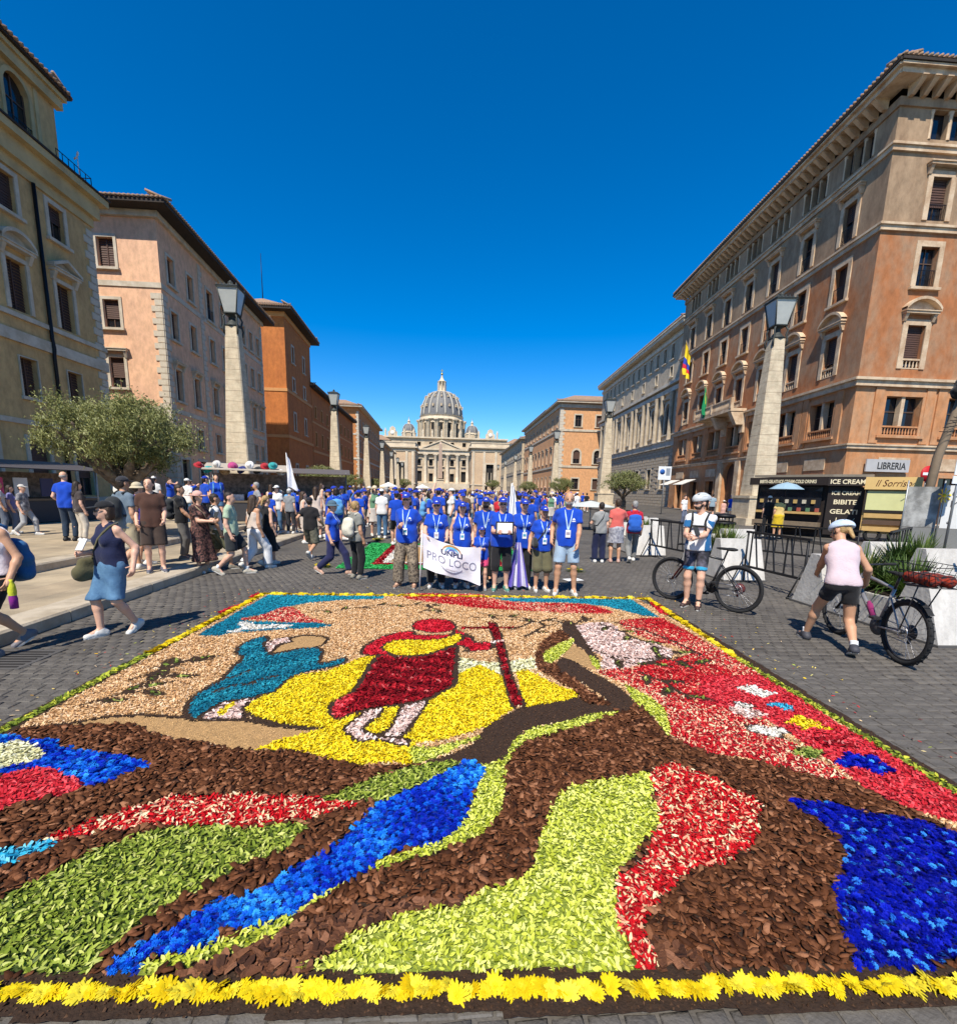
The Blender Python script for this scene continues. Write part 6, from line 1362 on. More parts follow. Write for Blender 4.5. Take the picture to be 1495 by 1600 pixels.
# ---------------------------------------------------------------- who stands where
def at(px,feet,head,z=0.,capx=.0):
    p=gp(px,feet,z); lo,hi=.8,2.6
    for _ in range(40):
        m=(lo+hi)/2
        if pj(p[0],p[1],z+m)[1]>head: lo=m
        else: hi=m
    return p,min(1.87,lo-capx)
D=RAD
BLUE=(.006,.055,.42); NAVY=(.012,.016,.05); BLK=(.014,.014,.016); WHT=(.70,.69,.66); DEN=(.07,.15,.26); KHA=(.40,.33,.21)
BT=lambda **k:{**dict(kind='tee',m=fmat(BLUE),logo=True,hem=.84),**k}
BCAP={'kind':'cap','m':fmat((.01,.035,.36)),'logo':True}
GRP='blue-shirted group behind the carpet'
def P(label,px,feet,head,z=0.,capx=.03,rz=0,**k):
    p,H=at(px,feet,head,z,capx); return person(label,p,D(rz),H,**k)
walk=dict(al=(.10,-.24,.085),ar=(-.10,.28,.15),fpr=.55,dz=.05)
walk2=dict(ar=(-.10,-.24,.085),al=(.10,.28,.15),fpl=.55,dz=.05)
# --- the group
g1=P('woman in blue shirt and patterned wide trousers at the left end of the group',636,917,768,rz=-8,fat=.02,glasses=True,hat=BCAP,hair=('bob','brown'),top=BT(),bottom=dict(kind='trousers',m=fmat((.30,.24,.17),'pat',(.05,.04,.035),30.),wide=.035,cuff=.07),shoes=(.30,.17,.11),wl=(.30,-.10,1.02),wr=(-.06,-.26,1.18),lanyard=True,badge=True,ar=(-.17,0,.085),al=(.14,0,.085))
g2=P('woman in blue shirt and dark trousers holding the banner corner',681,917,778,rz=2,fat=.02,glasses=True,hat=BCAP,hair=('short','dark'),top=BT(),bottom=dict(kind='trousers',m=fmat(BLK),wide=.015),wr=(-.20,-.30,1.06),wl=(.20,-.2,1.0),lanyard=True,badge=(.5,.4,.4))
g3=P('woman in sleeveless blue top behind the banner',720,917,782,rz=3,hat=BCAP,hair=('bob','dark'),top=BT(kind='tank'),bottom=dict(kind='trousers',m=fmat(NAVY)),wr=(-.22,-.12,.98),wl=(.22,-.12,.98),lanyard=True,badge=True)
gb=P('bearded man in blue shirt and cap standing behind the child',756,907,775,rz=-4,sex='m',sk='tan',hat=BCAP,beard='dark',hair=('short','dark'),top=BT(),bottom=dict(kind='trousers',m=fmat(BLK)),lanyard=True,eyes=True,shoes=BLK)
gc=P('child in blue shirt, cap and pink shorts at the end of the banner',751,921,820,rz=-6,hat=BCAP,hair=('bob','dark'),top=BT(),bottom=dict(kind='shorts',m=fmat((.62,.06,.16)),len=.6,wide=.02),shoes=(.22,.24,.25),wr=(-.10,-.26,1.16),wl=(.02,-.27,1.16),lanyard=True)
g5=P('woman in blue shirt and black knee trousers holding up a framed plaque',781,922,775,rz=-2,fat=.025,hat=BCAP,glasses=True,hair=('short','dark'),top=BT(),bottom=dict(kind='shorts',m=fmat(BLK),len=1.25,wide=.005),shoes=(.10,.26,.20),wl=(.14,-.30,1.14),wr=(-.10,-.30,1.14),lanyard=True,curl=.3)
g6=P('woman in blue shirt and cap holding a folded white and violet flag',814,918,778,rz=2,hat=BCAP,hair=('short','dark'),top=BT(hem=.80),bottom=dict(kind='trousers',m=fmat(BLK)),wl=(.25,-.10,.95),wr=(-.22,-.2,.88),lanyard=True,badge=True)
g7=P('short woman in blue shirt and olive knee shorts with a black bag across',844,923,789,rz=4,fat=.02,sk='tan',hat=BCAP,hair=('short','grey'),top=BT(),bottom=dict(kind='shorts',m=fmat((.12,.11,.06)),len=1.12,wide=.03),wr=(-.29,-.06,.92),wl=(.27,-.06,.92),lanyard=True,badge=(.1,.3,.45),sling=(fmat((.025,.028,.03)),-1,1.0,.17,-.12))
g8=P('grey bearded man in blue shirt and denim shorts, right end of the group',881,928,769,capx=0,rz=-10,sex='m',sk='tan',hair=('bald','grey'),beard='grey',top=BT(),bottom=dict(kind='shorts',m=fmat((.30,.40,.50)),len=.85,wide=.012),wl=(.16,-.16,.90),wr=(-.26,0,.96),pole_l=(1,.6,0),lanyard=True,badge=(.35,.3,.35),al=(.16,-.02,.085),ar=(-.15,-.04,.085))
for o in (g1,g2,g3,gb,gc,g5,g6,g7,g8): o['group']=GRP
def held(o,pts,name,label,cat,fn): pass
def hw(o,which):     # world position of a wrist
    w=HANDS[o.name][0 if which=='l' else 1]; a=o.rotation_euler.z; c,s=math.cos(a),math.sin(a); return Vector((o.location.x+c*w[0]-s*w[1],o.location.y+s*w[0]+c*w[1],o.location.z+w[2]))
# banner with lettering, held between the group
pL,pR=hw(g2,'r'),hw(gc,'r')
ban=thing('banner','white banner lettered UNPLI PRO LOCO held by the group','banner',(pL.x-.05,pL.y-.12,0))
WD=pR.x-pL.x+.10; zt0=pL.z+.06; zt1=pR.z+.04; HB=.60; BW=fmat((.74,.72,.76))
def bpos(u,v,off_=0.):   # u,v in 0..1 from the top left
    x=u*WD; y=(pR.y-pL.y)*u+.05*math.sin(u*7+v*2.5)*(.3+v)+.02*math.sin(u*17-v*5); z=zt0+(zt1-zt0)*u-.10*math.sin(PI*u)*(1-v)*.8-HB*v-.06*u*v; return Vector((x,y-off_,z))
nu,nw=36,20; V=[tuple(bpos(i/nu,j/nw)) for i in range(nu+1) for j in range(nw+1)]+[tuple(bpos(i/nu,j/nw,-.004)) for i in range(nu+1) for j in range(nw+1)]; Fc=[];K=(nu+1)*(nw+1)
for i in range(nu):
    for j in range(nw): a=i*(nw+1)+j; Fc+=[(a,a+1,a+nw+2,a+nw+1),(K+a,K+a+nw+1,K+a+nw+2,K+a+1)]
link('cloth',npmesh('cloth',V,Fc,BW,True),ban)
def ban_text(name,txt,size,u,v,m,sx=1.,bold=0.):
    me=text_mesh(txt,size,0,0,bold); bm=bmesh.new(); bm.from_mesh(me); bmesh.ops.triangulate(bm,faces=bm.faces[:]); bmesh.ops.subdivide_edges(bm,edges=[e for e in bm.edges if e.calc_length()>.05],cuts=2); bm.to_mesh(me); bm.free()
    for vv in me.vertices: vv.co=bpos(u+vv.co.x*sx/WD,v-vv.co.y/HB,.005)
    me.materials.append(m); link(name,me,ban)
INK=fmat((.02,.025,.09)); INK2=fmat((.22,.22,.30))
ban_text('lettering_unpli','UNPLI',.125,.50,.36,INK,1.1,.004); ban_text('lettering_pro_loco','PRO LOCO',.20,.50,.66,INK2,.86)
ban_text('lettering_small_line','associazione turistica',.035,.55,.80,INK2)
def swoosh(name,m,c,r0,r1,a0,a1,w):
    V=[];Fc=[];n=20
    for i in range(n+1):
        a=a0+(a1-a0)*i/n; ww=w*math.sin(PI*i/n)+.004
        for rr in (-ww,ww): V.append(tuple(bpos(c[0]+(r0+rr)*math.cos(a)/WD,c[1]-(r1+rr)*math.sin(a)/HB,.006)))
    for i in range(n): Fc.append((2*i,2*i+1,2*i+3,2*i+2))
    link(name,npmesh(name,V,Fc,m),ban)
swoosh('letter_swoosh',INK2,(.50,.62),.20,.15,PI*1.12,PI*1.88,.010)
for i,(c,a0) in enumerate((((.45,.25,.08),.1),((.12,.42,.62),.38),((.10,.14,.4),.66))): swoosh('emblem_arc',fmat(c),(.5,.26),.16-.05*i,.13-.035*i,.15+.0*a0,PI-.15,.014)
mb=MB(); q=bpos(0,0); mb.tube([(-.012,q.y,q.z+.05),(-.05,q.y-.02,.02)],.012,7); mb.build('pole',mat('white_pole',(.72,.71,.68),.5),ban)
# plaque held up by the woman in the middle
c=(hw(g5,'l')+hw(g5,'r'))/2; pl=thing('framed_plaque','white plaque in a black frame held in front of a blue shirt','plaque',(c.x+.0,c.y-.06,c.z-.02))
mb=MB(); mb.box(-.15,.15,-.012,.012,-.02,.20); mb.build('frame',fmat(BLK),pl); mb=MB(); mb.box(-.128,.128,-.016,-.0125,.005,.178); mb.build('panel',fmat((.80,.80,.78)),pl)
# folded flag hanging from the hand
c=hw(g6,'r'); ff=thing('folded_flag','white and violet striped flag hanging folded beside an olive pair of shorts','flag',(c.x+.05,c.y-.10,0)); V=[];Fc=[];mi=[]
for i in range(25):
    for j in range(9):
        u=i/24; v=j/8; w=.05+.17*v; V.append(((u-.5)*2*w+.02,.05*math.sin(u*19)*(.3+v)+.02,c.z+.02-v*(c.z-.05)))
for i in range(24):
    for j in range(8): a=i*9+j; Fc.append((a,a+1,a+10,a+9)); mi.append(1 if (i//3)%3==1 else (2 if (i//3)%3==2 else 0))
link('cloth',npmesh('cloth',V,Fc,[fmat((.72,.70,.76)),fmat((.10,.07,.40)),fmat((.30,.24,.58))],True,midx=mi),ff)
# --- passers-by on the left
P('woman in navy tank top and denim skirt with olive bag and phone',187,990,776,rz=-22,res=.0148,glasses=True,fat=.02,hair=('bob','brown'),hat={'kind':'cap','m':fmat(BLK)},top=dict(kind='tank',m=fmat(NAVY),hem=.93),bottom=dict(kind='skirt',m=fmat(DEN,'den',(.11,.22,.35),6.),hem=.52,wide=-.034),wr=(-.10,-.26,1.12),wl=(.30,.06,.95),al=(.09,.17,.13),ar=(-.09,-.16,.085),fpl=.45,dz=.03,hyaw=-.5,sling=(fmat((.10,.09,.045)),-1,.86,.24,-.10))
P('woman in pale tank top and black shorts at the left picture edge',14,1018,770,rz=-18,res=.0148,sk='tan',hair=('bob','dark'),top=dict(kind='tank',m=fmat((.68,.60,.60)),hem=.95),bottom=dict(kind='shorts',m=fmat(BLK),len=.8),shoes=(.16,.15,.16),al=(.12,-.2,.085),ar=(-.10,.25,.14),fpr=.5,dz=.05,wl=(.28,-.05,.93),pack=dict(m=fmat((.02,.10,.24)),z=1.1))
P('bald man in blue shirt seen from behind near the olive tree',112,845,737,.3,0,rz=188,sex='m',hair=('bald','grey'),top=BT(logo=False),bottom=dict(kind='trousers',m=fmat((.02,.035,.06))),shoes=BLK,fat=.02,wl=(.24,-.15,1.0))
P('dark haired woman in dark top beside the bald man in blue',131,846,752,.3,0,rz=150,res=.021,hair=('long','dark'),top=dict(kind='tee',m=fmat((.05,.04,.04))),bottom=dict(kind='trousers',m=fmat((.55,.48,.38))))
P('man in grey blue shirt and khaki shorts with a dark sling bag, seen from behind',206,893,738,.15,rz=160,sex='m',hat={'kind':'cap','m':fmat((.03,.03,.035))},hair=('short','dark'),sk='tan',fat=.025,top=dict(kind='tee',m=fmat((.12,.16,.20)),hem=.84),bottom=dict(kind='shorts',m=fmat(KHA),len=.95,wide=.02),pack=dict(m=fmat((.03,.03,.033)),h=.13,w=.06,z=1.22),**walk)
P('person in violet shirt half hidden behind the man with the sling bag',226,882,752,.15,rz=160,res=.021,hat={'kind':'bucket','m':fmat((.5,.42,.28))},hair=('short','brown'),top=dict(kind='tee',m=fmat((.05,.03,.20))),bottom=dict(kind='shorts',m=fmat((.45,.30,.24)),len=.8))
P('young man in brown shirt and brown shorts smiling at the camera',246,893,741,.15,.06,rz=32,sex='m',fat=-.012,hair=('bob','dark'),hyaw=-.35,top=dict(kind='tee',m=fmat((.075,.035,.024)),hem=.84),bottom=dict(kind='shorts',m=fmat((.05,.033,.026)),len=.95,wide=.025),shoes=(.12,.12,.15),wl=(.17,-.20,.98),wr=(-.24,-.10,.96))
P('man in black shirt and grey trousers with a black bag facing the stalls',289,873,757,.15,0,rz=105,sex='m',sk='tan',hair=('short','dark'),top=dict(kind='tee',m=fmat(BLK)),bottom=dict(kind='trousers',m=fmat((.12,.115,.11))),shoes=(.10,.10,.10),wr=(-.14,-.25,.95),wl=(.14,-.25,.95),pack=dict(m=fmat((.03,.03,.03))))
P('woman in pink sun hat and dark flowered dress looking at her phone',318,894,767,0,.02,rz=70,hat={'kind':'sunhat','m':fmat((.60,.36,.30))},hair=('bob','dark'),top=dict(kind='tee',m=fmat(BLK,'flor',(.22,.10,.08),26.),dress=True),bottom=dict(kind='dress',m=fmat(BLK,'flor',(.22,.10,.08),26.),hem=.26,wide=.03),wl=(.10,-.36,1.16),wr=(-.06,-.34,1.14),sling=(fmat((.35,.26,.16)),1,.95,.13,.0))
P('man in white shirt and camouflage shorts with a grey backpack',343,889,768,0,0,rz=125,sex='m',sk='tan',hair=('short','dark'),top=dict(kind='tee',m=fmat(WHT)),bottom=dict(kind='shorts',m=fmat((.10,.105,.06),'camo',(.20,.19,.11),14.),len=.95,wide=.025),shoes=(.2,.18,.14),pack=dict(m=fmat((.20,.20,.20)),ms=fmat((.04,.04,.04))),**walk2)
P('man in pale green shirt and black shorts striding to the right',366,897,765,0,0,rz=100,sex='m',hair=('short','dark'),top=dict(kind='polo',m=fmat((.36,.46,.32))),bottom=dict(kind='shorts',m=fmat((.03,.03,.033)),len=.85,wide=.025),shoes=(.42,.38,.30),socks=(.7,.7,.68),**walk)
P('long haired woman in beige bandeau top and wide white trousers',402,889,770,0,0,rz=148,hair=('long','brown'),sk='tan',top=dict(kind='strapless',m=fmat((.60,.50,.42)),hem=1.0),bottom=dict(kind='trousers',m=fmat((.74,.73,.72)),wide=.03,waist=1.06),sling=(fmat(BLK),1,.96,.12,.02),**walk2)
P('blonde woman in a long black dress walking beside the white trousers',421,884,771,0,0,rz=150,hair=('tail','blond'),top=dict(kind='tank',m=fmat(BLK),dress=True),bottom=dict(kind='dress',m=fmat(BLK),hem=.42),**walk)
P('man in black shirt and camouflage shorts walking away with one heel up',487,874,775,0,0,rz=172,sex='m',sk='tan',hat={'kind':'cap','m':fmat((.02,.02,.03))},hair=('short','dark'),top=dict(kind='tee',m=fmat((.016,.015,.016)),loose=.022),bottom=dict(kind='shorts',m=fmat((.08,.08,.06),'camo2',(.16,.15,.11),16.),len=.98,wide=.03),al=(.09,-.18,.085),ar=(-.1,.36,.24),fpr=.9,dz=.04,wl=(.30,.05,1.0),wr=(-.26,-.22,1.02))
P('woman in blue shirt and slate bucket hat with a white sweater round her waist',522,897,776,0,.02,rz=78,hat={'kind':'bucket','m':fmat((.07,.12,.16))},hair=('short','brown'),top=BT(),bottom=dict(kind='trousers',m=fmat((.018,.02,.07)),wide=.01),shoes=(.45,.28,.2),al=(.08,-.34,.085),ar=(-.08,.34,.15),fpr=.5,dz=.075,lanyard=True)
P('short haired blonde woman in grey shirt with a cream rucksack',558,904,783,0,0,rz=140,hair=('short','blond'),sk='tan',top=dict(kind='tee',m=fmat((.20,.20,.18))),bottom=dict(kind='trousers',m=fmat(BLK)),shoes=(.22,.2,.16),pack=dict(m=fmat((.62,.58,.46)),h=.14,w=.07,z=1.2))
for lb,px,ft,hd,rz,kw in (('man in khaki shirt and shorts standing on the pavement edge',441,832,766,150,dict(sex='m',hat={'kind':'cap','m':fmat((.42,.40,.36))},hair=('short','grey'),top=dict(kind='tee',m=fmat((.30,.27,.18))),bottom=dict(kind='shorts',m=fmat((.28,.25,.17)),len=.95))),
  ('man in grey shirt with a white cap on the pavement behind the khaki man',455,834,764,170,dict(sex='m',hat={'kind':'cap','m':fmat((.6,.6,.58))},hair=('short','grey'),top=dict(kind='tee',m=fmat((.22,.23,.24))),bottom=dict(kind='trousers',m=fmat((.03,.03,.035))))),
  ('man in blue shirt holding a raised white flag on the pavement',468,832,765,175,dict(sex='m',hat=BCAP,hair=('short','dark'),top=BT(logo=False),bottom=dict(kind='shorts',m=fmat((.25,.22,.18)),len=.9),wl=(.2,-.25,1.45))),
  ('woman in blue dress and blue cap on the pavement left of the khaki man',426,836,770,165,dict(hat=BCAP,hair=('bob','dark'),top=BT(logo=False),bottom=dict(kind='skirt',m=fmat(NAVY),hem=.55))),
  ('man in white cap and shirt at the souvenir stall',298,822,748,160,dict(sex='m',hat={'kind':'cap','m':fmat(WHT)},hair=('short','dark'),top=dict(kind='tee',m=fmat(WHT)),bottom=dict(kind='trousers',m=fmat(DEN)))),
  ('man in blue shirt and blue cap at the souvenir stall',326,824,744,150,dict(sex='m',hat=BCAP,hair=('short','dark'),top=BT(logo=False),bottom=dict(kind='trousers',m=fmat(BLK)))),
  ('person in white shirt standing in the shade at the far left',8,835,752,140,dict(hair=('short','dark'),sk='tan',top=dict(kind='tee',m=fmat((.45,.45,.48))),bottom=dict(kind='trousers',m=fmat((.1,.12,.16))))),
  ('person with light cap and grey trousers in the shade of the ochre palazzo',44,836,755,100,dict(sex='m',hat={'kind':'cap','m':fmat((.5,.48,.45))},hair=('short','dark'),top=dict(kind='tee',m=fmat((.30,.29,.30),'pat2',(.1,.1,.12),12.)),bottom=dict(kind='trousers',m=fmat((.36,.36,.36))),**walk)),
  ('person in violet blue top in the shade between two others',25,833,758,120,dict(hair=('long','dark'),top=dict(kind='tee',m=fmat((.16,.15,.34))),bottom=dict(kind='trousers',m=fmat((.12,.16,.24)))))):
    P(lb,px,ft,hd,.3 if px<60 else .15,0,rz=rz,res=.023,**kw)
# --- right side
P('dark haired woman in grey top and wide navy trousers with black bag',934,879,785,0,0,rz=178,hair=('short','dark'),top=dict(kind='tee',m=fmat((.26,.26,.25))),bottom=dict(kind='trousers',m=fmat(NAVY),wide=.03),wl=(.2,-.3,1.15),sling=(fmat(BLK),1,1.0,.15,.0))
P('woman in coral shirt and pale patterned skirt seen from behind',959,879,780,0,0,rz=172,hair=('short','brown'),sk='tan',top=dict(kind='tee',m=fmat((.60,.12,.10))),bottom=dict(kind='skirt',m=fmat((.45,.44,.46),'pat3',(.2,.2,.24),18.),hem=.55),wr=(-.26,-.36,1.22),shoes=(.4,.25,.2))
P('man in red shirt and grey trousers with a bright blue backpack',985,878,780,0,0,rz=168,sex='m',sk='tan',hair=('short','grey'),top=dict(kind='tee',m=fmat((.42,.012,.03))),bottom=dict(kind='trousers',m=fmat((.20,.20,.19))),pack=dict(m=fmat((.02,.10,.42)),z=1.17),wl=(.30,-.36,1.25),**walk2)
C1=P('cyclist in white and blue jersey and pale helmet standing by his black bicycle',1080,948,768,0,.05,rz=-38,res=.0148,sex='m',sk='fair',hair=('short','dark'),beard='dark',hat={'kind':'helmet','m':mat('helmet_grey',(.48,.50,.50),.35,.1,6,0,1,spec=.5),'m2':mat('helmet_dark',(.03,.03,.035),.4,.1,6,0,1)},hyaw=-.8,hpitch=.15,top=dict(kind='tee',m=fmat((.70,.70,.70)),side=fmat((.015,.11,.27)),hem=.9,loose=.006,sl=1.0),bottom=dict(kind='shorts',m=fmat((.03,.03,.035),'bib',(.14,.13,.17),5.),len=.74,wide=-.01,band=fmat((.03,.33,.55))),shoes=(.06,.035,.03),wl=(.02,-.34,1.12),wr=(-.10,-.34,1.14),socks=(.02,.02,.02),al=(.10,-.06,.085),ar=(-.09,.03,.085))
for i,(h_,k_) in enumerate(((('l'),1),(('r'),-1))):
    pass
mb=MB(); S1=HANDS[C1.name][2]
for a,b in (((.09,-.125,1.36),(.12,-.02,1.49)),((-.09,-.125,1.36),(-.12,-.02,1.49)),((.09,-.125,1.36),(.12,-.11,1.15)),((-.09,-.125,1.36),(-.12,-.11,1.15)),((-.1,-.13,1.28),(.1,-.13,1.28))): mb.tube([tuple(v*S1 for v in a),tuple(v*S1 for v in b)],.016,6)
mb.build('chest_harness',fmat((.02,.02,.022)),C1)
for sx in (-1,1):   # cyan grippers of the bib shorts
    pass
C2=P('woman in pale pink tank top and black shorts pushing a mountain bike',1300,1014,787,0,.05,rz=158,res=.0148,hair=('tail','blond'),sk='tan',hat={'kind':'helmet','m':mat('helmet_paleblue',(.50,.60,.72),.35,.1,6,0,1,spec=.5),'m2':mat('helmet_blue',(.01,.06,.32),.35,.1,6,0,1)},hyaw=.7,lean=.46,fat=-.014,top=dict(kind='tank',m=fmat((.54,.43,.46)),hem=.93,loose=.012),bottom=dict(kind='shorts',m=fmat(BLK),len=.5,wide=.0),shoes=(.05,.05,.06),socks=(.7,.7,.7),al=(.19,-.40,.085),ar=(-.11,.28,.13),fpr=.4,wl=(.10,-.58,1.0),wr=(-.36,-.34,.95),dz=.11)
u1=person('woman in yellow top and skirt under a pale blue parasol by the kiosk',atY(1213,830,19.0)[:2]+(.13,),D(160),1.66,res=.023,hair=('bob','dark'),sk='tan',top=dict(kind='tee',m=fmat((.62,.44,.16))),bottom=dict(kind='skirt',m=fmat((.62,.42,.02)),hem=.45),wr=(-.1,-.2,1.35))
um=thing('parasol','pale blue parasol held over a woman in yellow','parasol',(u1.location.x+.1,u1.location.y-.1,u1.location.z))
mb=MB(); n=8; R0=.62; top_=2.25
V=[(0,0,top_)]
for r_,z_ in ((.33,.09),(.62,.28)):
    for k in range(16):
        a=2*PI*k/16; q=r_*(1-.05*(k%2)); V.append((q*math.cos(a),q*math.sin(a),top_-z_))
Fc=[(0,1+k,1+(k+1)%16) for k in range(16)]+[(1+k,17+k,17+(k+1)%16,1+(k+1)%16) for k in range(16)]
link('canopy',npmesh('canopy',V,Fc,mat('parasol_cloth',(.36,.52,.62),.6,.1,3,.1,20,trans=.3),False),um); mb.tube([(0,0,1.2),(0,0,top_+.05)],.01,6); mb.build('shaft',IRON,um)
person('person in black with a white cap beside the yellow woman',atY(1196,830,19.6)[:2]+(.13,),D(150),1.68,res=.023,hat={'kind':'cap','m':fmat(WHT)},hair=('short','dark'),top=dict(kind='tee',m=fmat(BLK)),bottom=dict(kind='trousers',m=fmat(BLK)))
for lb,px,Y,rz,H,kw in (('man in white shirt walking before the terracotta palazzo',1068,29,20,1.76,dict(sex='m',hair=('short','dark'),top=dict(kind='tee',m=fmat(WHT)),bottom=dict(kind='trousers',m=fmat((.12,.14,.2))))),
 ('man in grey blue shirt walking before the terracotta palazzo',1111,33,170,1.78,dict(sex='m',hair=('short','dark'),top=dict(kind='tee',m=fmat((.25,.33,.38))),bottom=dict(kind='shorts',m=fmat(BLK)))),
 ('child in pink dress before the terracotta palazzo',1129,33,170,1.35,dict(hat={'kind':'sunhat','m':fmat((.7,.6,.5))},hair=('bob','brown'),top=dict(kind='tee',m=fmat((.62,.35,.28)),dress=True),bottom=dict(kind='dress',m=fmat((.62,.35,.28)),hem=.45))),
 ('person in blue shirt and blue cap before the terracotta palazzo',1140,33.5,175,1.7,dict(hat=BCAP,hair=('short','dark'),top=BT(logo=False),bottom=dict(kind='shorts',m=fmat(WHT),len=.7)))):
    q=atY(px,800,Y); person(lb,(q[0],q[1],.0 if q[0]<15 else .13),D(rz),H,res=.022,low=True,**kw)
# --- crowd: a dozen kinds, copied one by one
CG='crowd filling the street'
def proto(lb,**k):
    o=person(lb,(0,0,-50),0,1.70,res=.030,low=True,eyes=False,**k); o['group']=CG; return o
PR=[proto('person in blue shirt and cap, dark trousers in the dense crowd',hat=BCAP,hair=('short','dark'),top=BT(logo=False),bottom=dict(kind='trousers',m=fmat(NAVY))),
 proto('person in blue shirt and cap, pale shorts in the dense crowd',sex='m',hat=BCAP,hair=('short','brown'),top=BT(logo=False),bottom=dict(kind='shorts',m=fmat(KHA),len=.9),sk='tan'),
 proto('walker in blue shirt and black shorts in the dense crowd',sex='m',hat=BCAP,hair=('short','dark'),top=BT(logo=False),bottom=dict(kind='shorts',m=fmat(BLK),len=.9),**walk),
 proto('woman in blue shirt and white trousers in the dense crowd',hat=BCAP,hair=('bob','brown'),top=BT(logo=False),bottom=dict(kind='trousers',m=fmat(WHT))),
 proto('bare headed person with pale blue bag in the dense crowd',hair=('bob','dark'),top=BT(logo=False),bottom=dict(kind='shorts',m=fmat(DEN),len=.6),pack=dict(m=fmat((.10,.3,.55)))),
 proto('person in white shirt in the dense crowd',hair=('short','dark'),top=dict(kind='tee',m=fmat(WHT)),bottom=dict(kind='trousers',m=fmat(DEN)),hat={'kind':'cap','m':fmat(WHT)}),
 proto('person in black shirt in the dense crowd',sex='m',hair=('short','dark'),top=dict(kind='tee',m=fmat(BLK)),bottom=dict(kind='shorts',m=fmat(BLK)),**walk2),
 proto('person in red shirt in the dense crowd',hair=('short','brown'),top=dict(kind='tee',m=fmat((.45,.02,.03))),bottom=dict(kind='trousers',m=fmat(BLK))),
 proto('person in blue with raised arm in the dense crowd',sex='m',hat=BCAP,hair=('short','dark'),top=BT(logo=False),bottom=dict(kind='trousers',m=fmat(DEN)),wl=(.3,-.2,1.85)),
 proto('woman in pale dress in the dense crowd',hair=('long','brown'),top=dict(kind='tank',m=fmat((.6,.5,.42)),dress=True),bottom=dict(kind='dress',m=fmat((.6,.5,.42)),hem=.4))]
PR+=[proto('person in blue holding up a phone in the dense crowd',hair=('short','brown'),top=BT(logo=False),bottom=dict(kind='trousers',m=fmat(KHA)),wl=(.08,-.35,1.5),wr=(-.08,-.35,1.5)),
 proto('person in grey shirt with hands on hips in the dense crowd',sex='m',sk='tan',hair=('short','grey'),top=dict(kind='tee',m=fmat((.25,.25,.26))),bottom=dict(kind='shorts',m=fmat(KHA),len=.9),wl=(.2,-.05,1.0),wr=(-.2,-.05,1.0),pole_l=(1,.4,0),pole_r=(-1,.4,0)),
 proto('woman in green top with sun hat in the dense crowd',hat={'kind':'sunhat','m':fmat((.6,.5,.34))},hair=('bob','brown'),top=dict(kind='tank',m=fmat((.12,.24,.14))),bottom=dict(kind='skirt',m=fmat((.5,.45,.4)),hem=.5)),
 proto('person in beige shirt with brown rucksack in the dense crowd',sk='tan',hair=('tail','blond'),top=dict(kind='tee',m=fmat((.5,.42,.32))),bottom=dict(kind='shorts',m=fmat(DEN),len=.6),pack=dict(m=fmat((.12,.07,.04))),**walk)]
WGT=[.14,.14,.09,.08,.09,.12,.07,.04,.04,.06,.05,.06,.05,.05]; WGL=[.06,.08,.05,.04,.08,.14,.14,.05,.02,.09,.04,.12,.07,.10]
rc=random.Random(5); taken=[]
used=set(); cnt=0
def free(x,y,d): return all((x-a)**2+(y-b)**2>d*d for a,b in taken)
def spot(left=False):
    for _ in range(200):
        if left:
            y=15.5+22*rc.random(); x=kx(y)-.5-7.5*rc.random()**1.3
            if free(x,y,.7) and abs(x+8.4)+abs(y-13.3)>2.2: taken.append((x,y)); return x,y
            continue
        y=14.5+46*rc.random()**1.5; xl=kx(y)+.4; xr=1.2+min(13.0,(y-14.5)*.42)
        if y<20: xr=2.8
        x=xl+(xr-xl)*rc.random()
        if free(x,y,.52+.004*y): taken.append((x,y)); return x,y
    return None
while cnt<250:
    left=cnt%6==0; s_=spot(left)
    if s_ is None: break
    i=rc.choices(range(len(PR)),WGL if left else WGT)[0]; src=PR[i]
    if i in used: o=copy_tree(src)
    else: o=src; used.add(i)
    k=rc.uniform(.92,1.07); o.location=(s_[0],s_[1],0 if not left else (.146 if s_[0]>kx(s_[1])-2.6 else .296)); o.scale=(k,k,k); o.rotation_euler=(0,0,rc.choice((PI,PI,0,1.5,-1.5,2.6))+rc.uniform(-.6,.6)); cnt+=1
for i,p in enumerate(PR):
    if i not in used: p.location=(2+i*.6,45,0)
crowd=[o for o in COL.objects if o.get('group')==CG]
for o in crowd:      # say roughly where in the crowd each one is
    px,py=pj(o.location.x,o.location.y,1.6); base=o['label'].replace(' in the dense crowd','')
    where=[w for q,w in ((450,'over left pavement'),(600,'left of group'),(660,'behind patterned trousers'),(745,'behind banner'),(800,'behind plaque'),(860,'behind olive shorts'),(910,'behind bearded man'),(9999,'right of group')) if px<q][0]; how='front of crowd' if o.location.y<20 else ('middle of crowd' if o.location.y<34 else 'back of crowd')
    o['label']='%s, %s, %s'%(base,how,where)
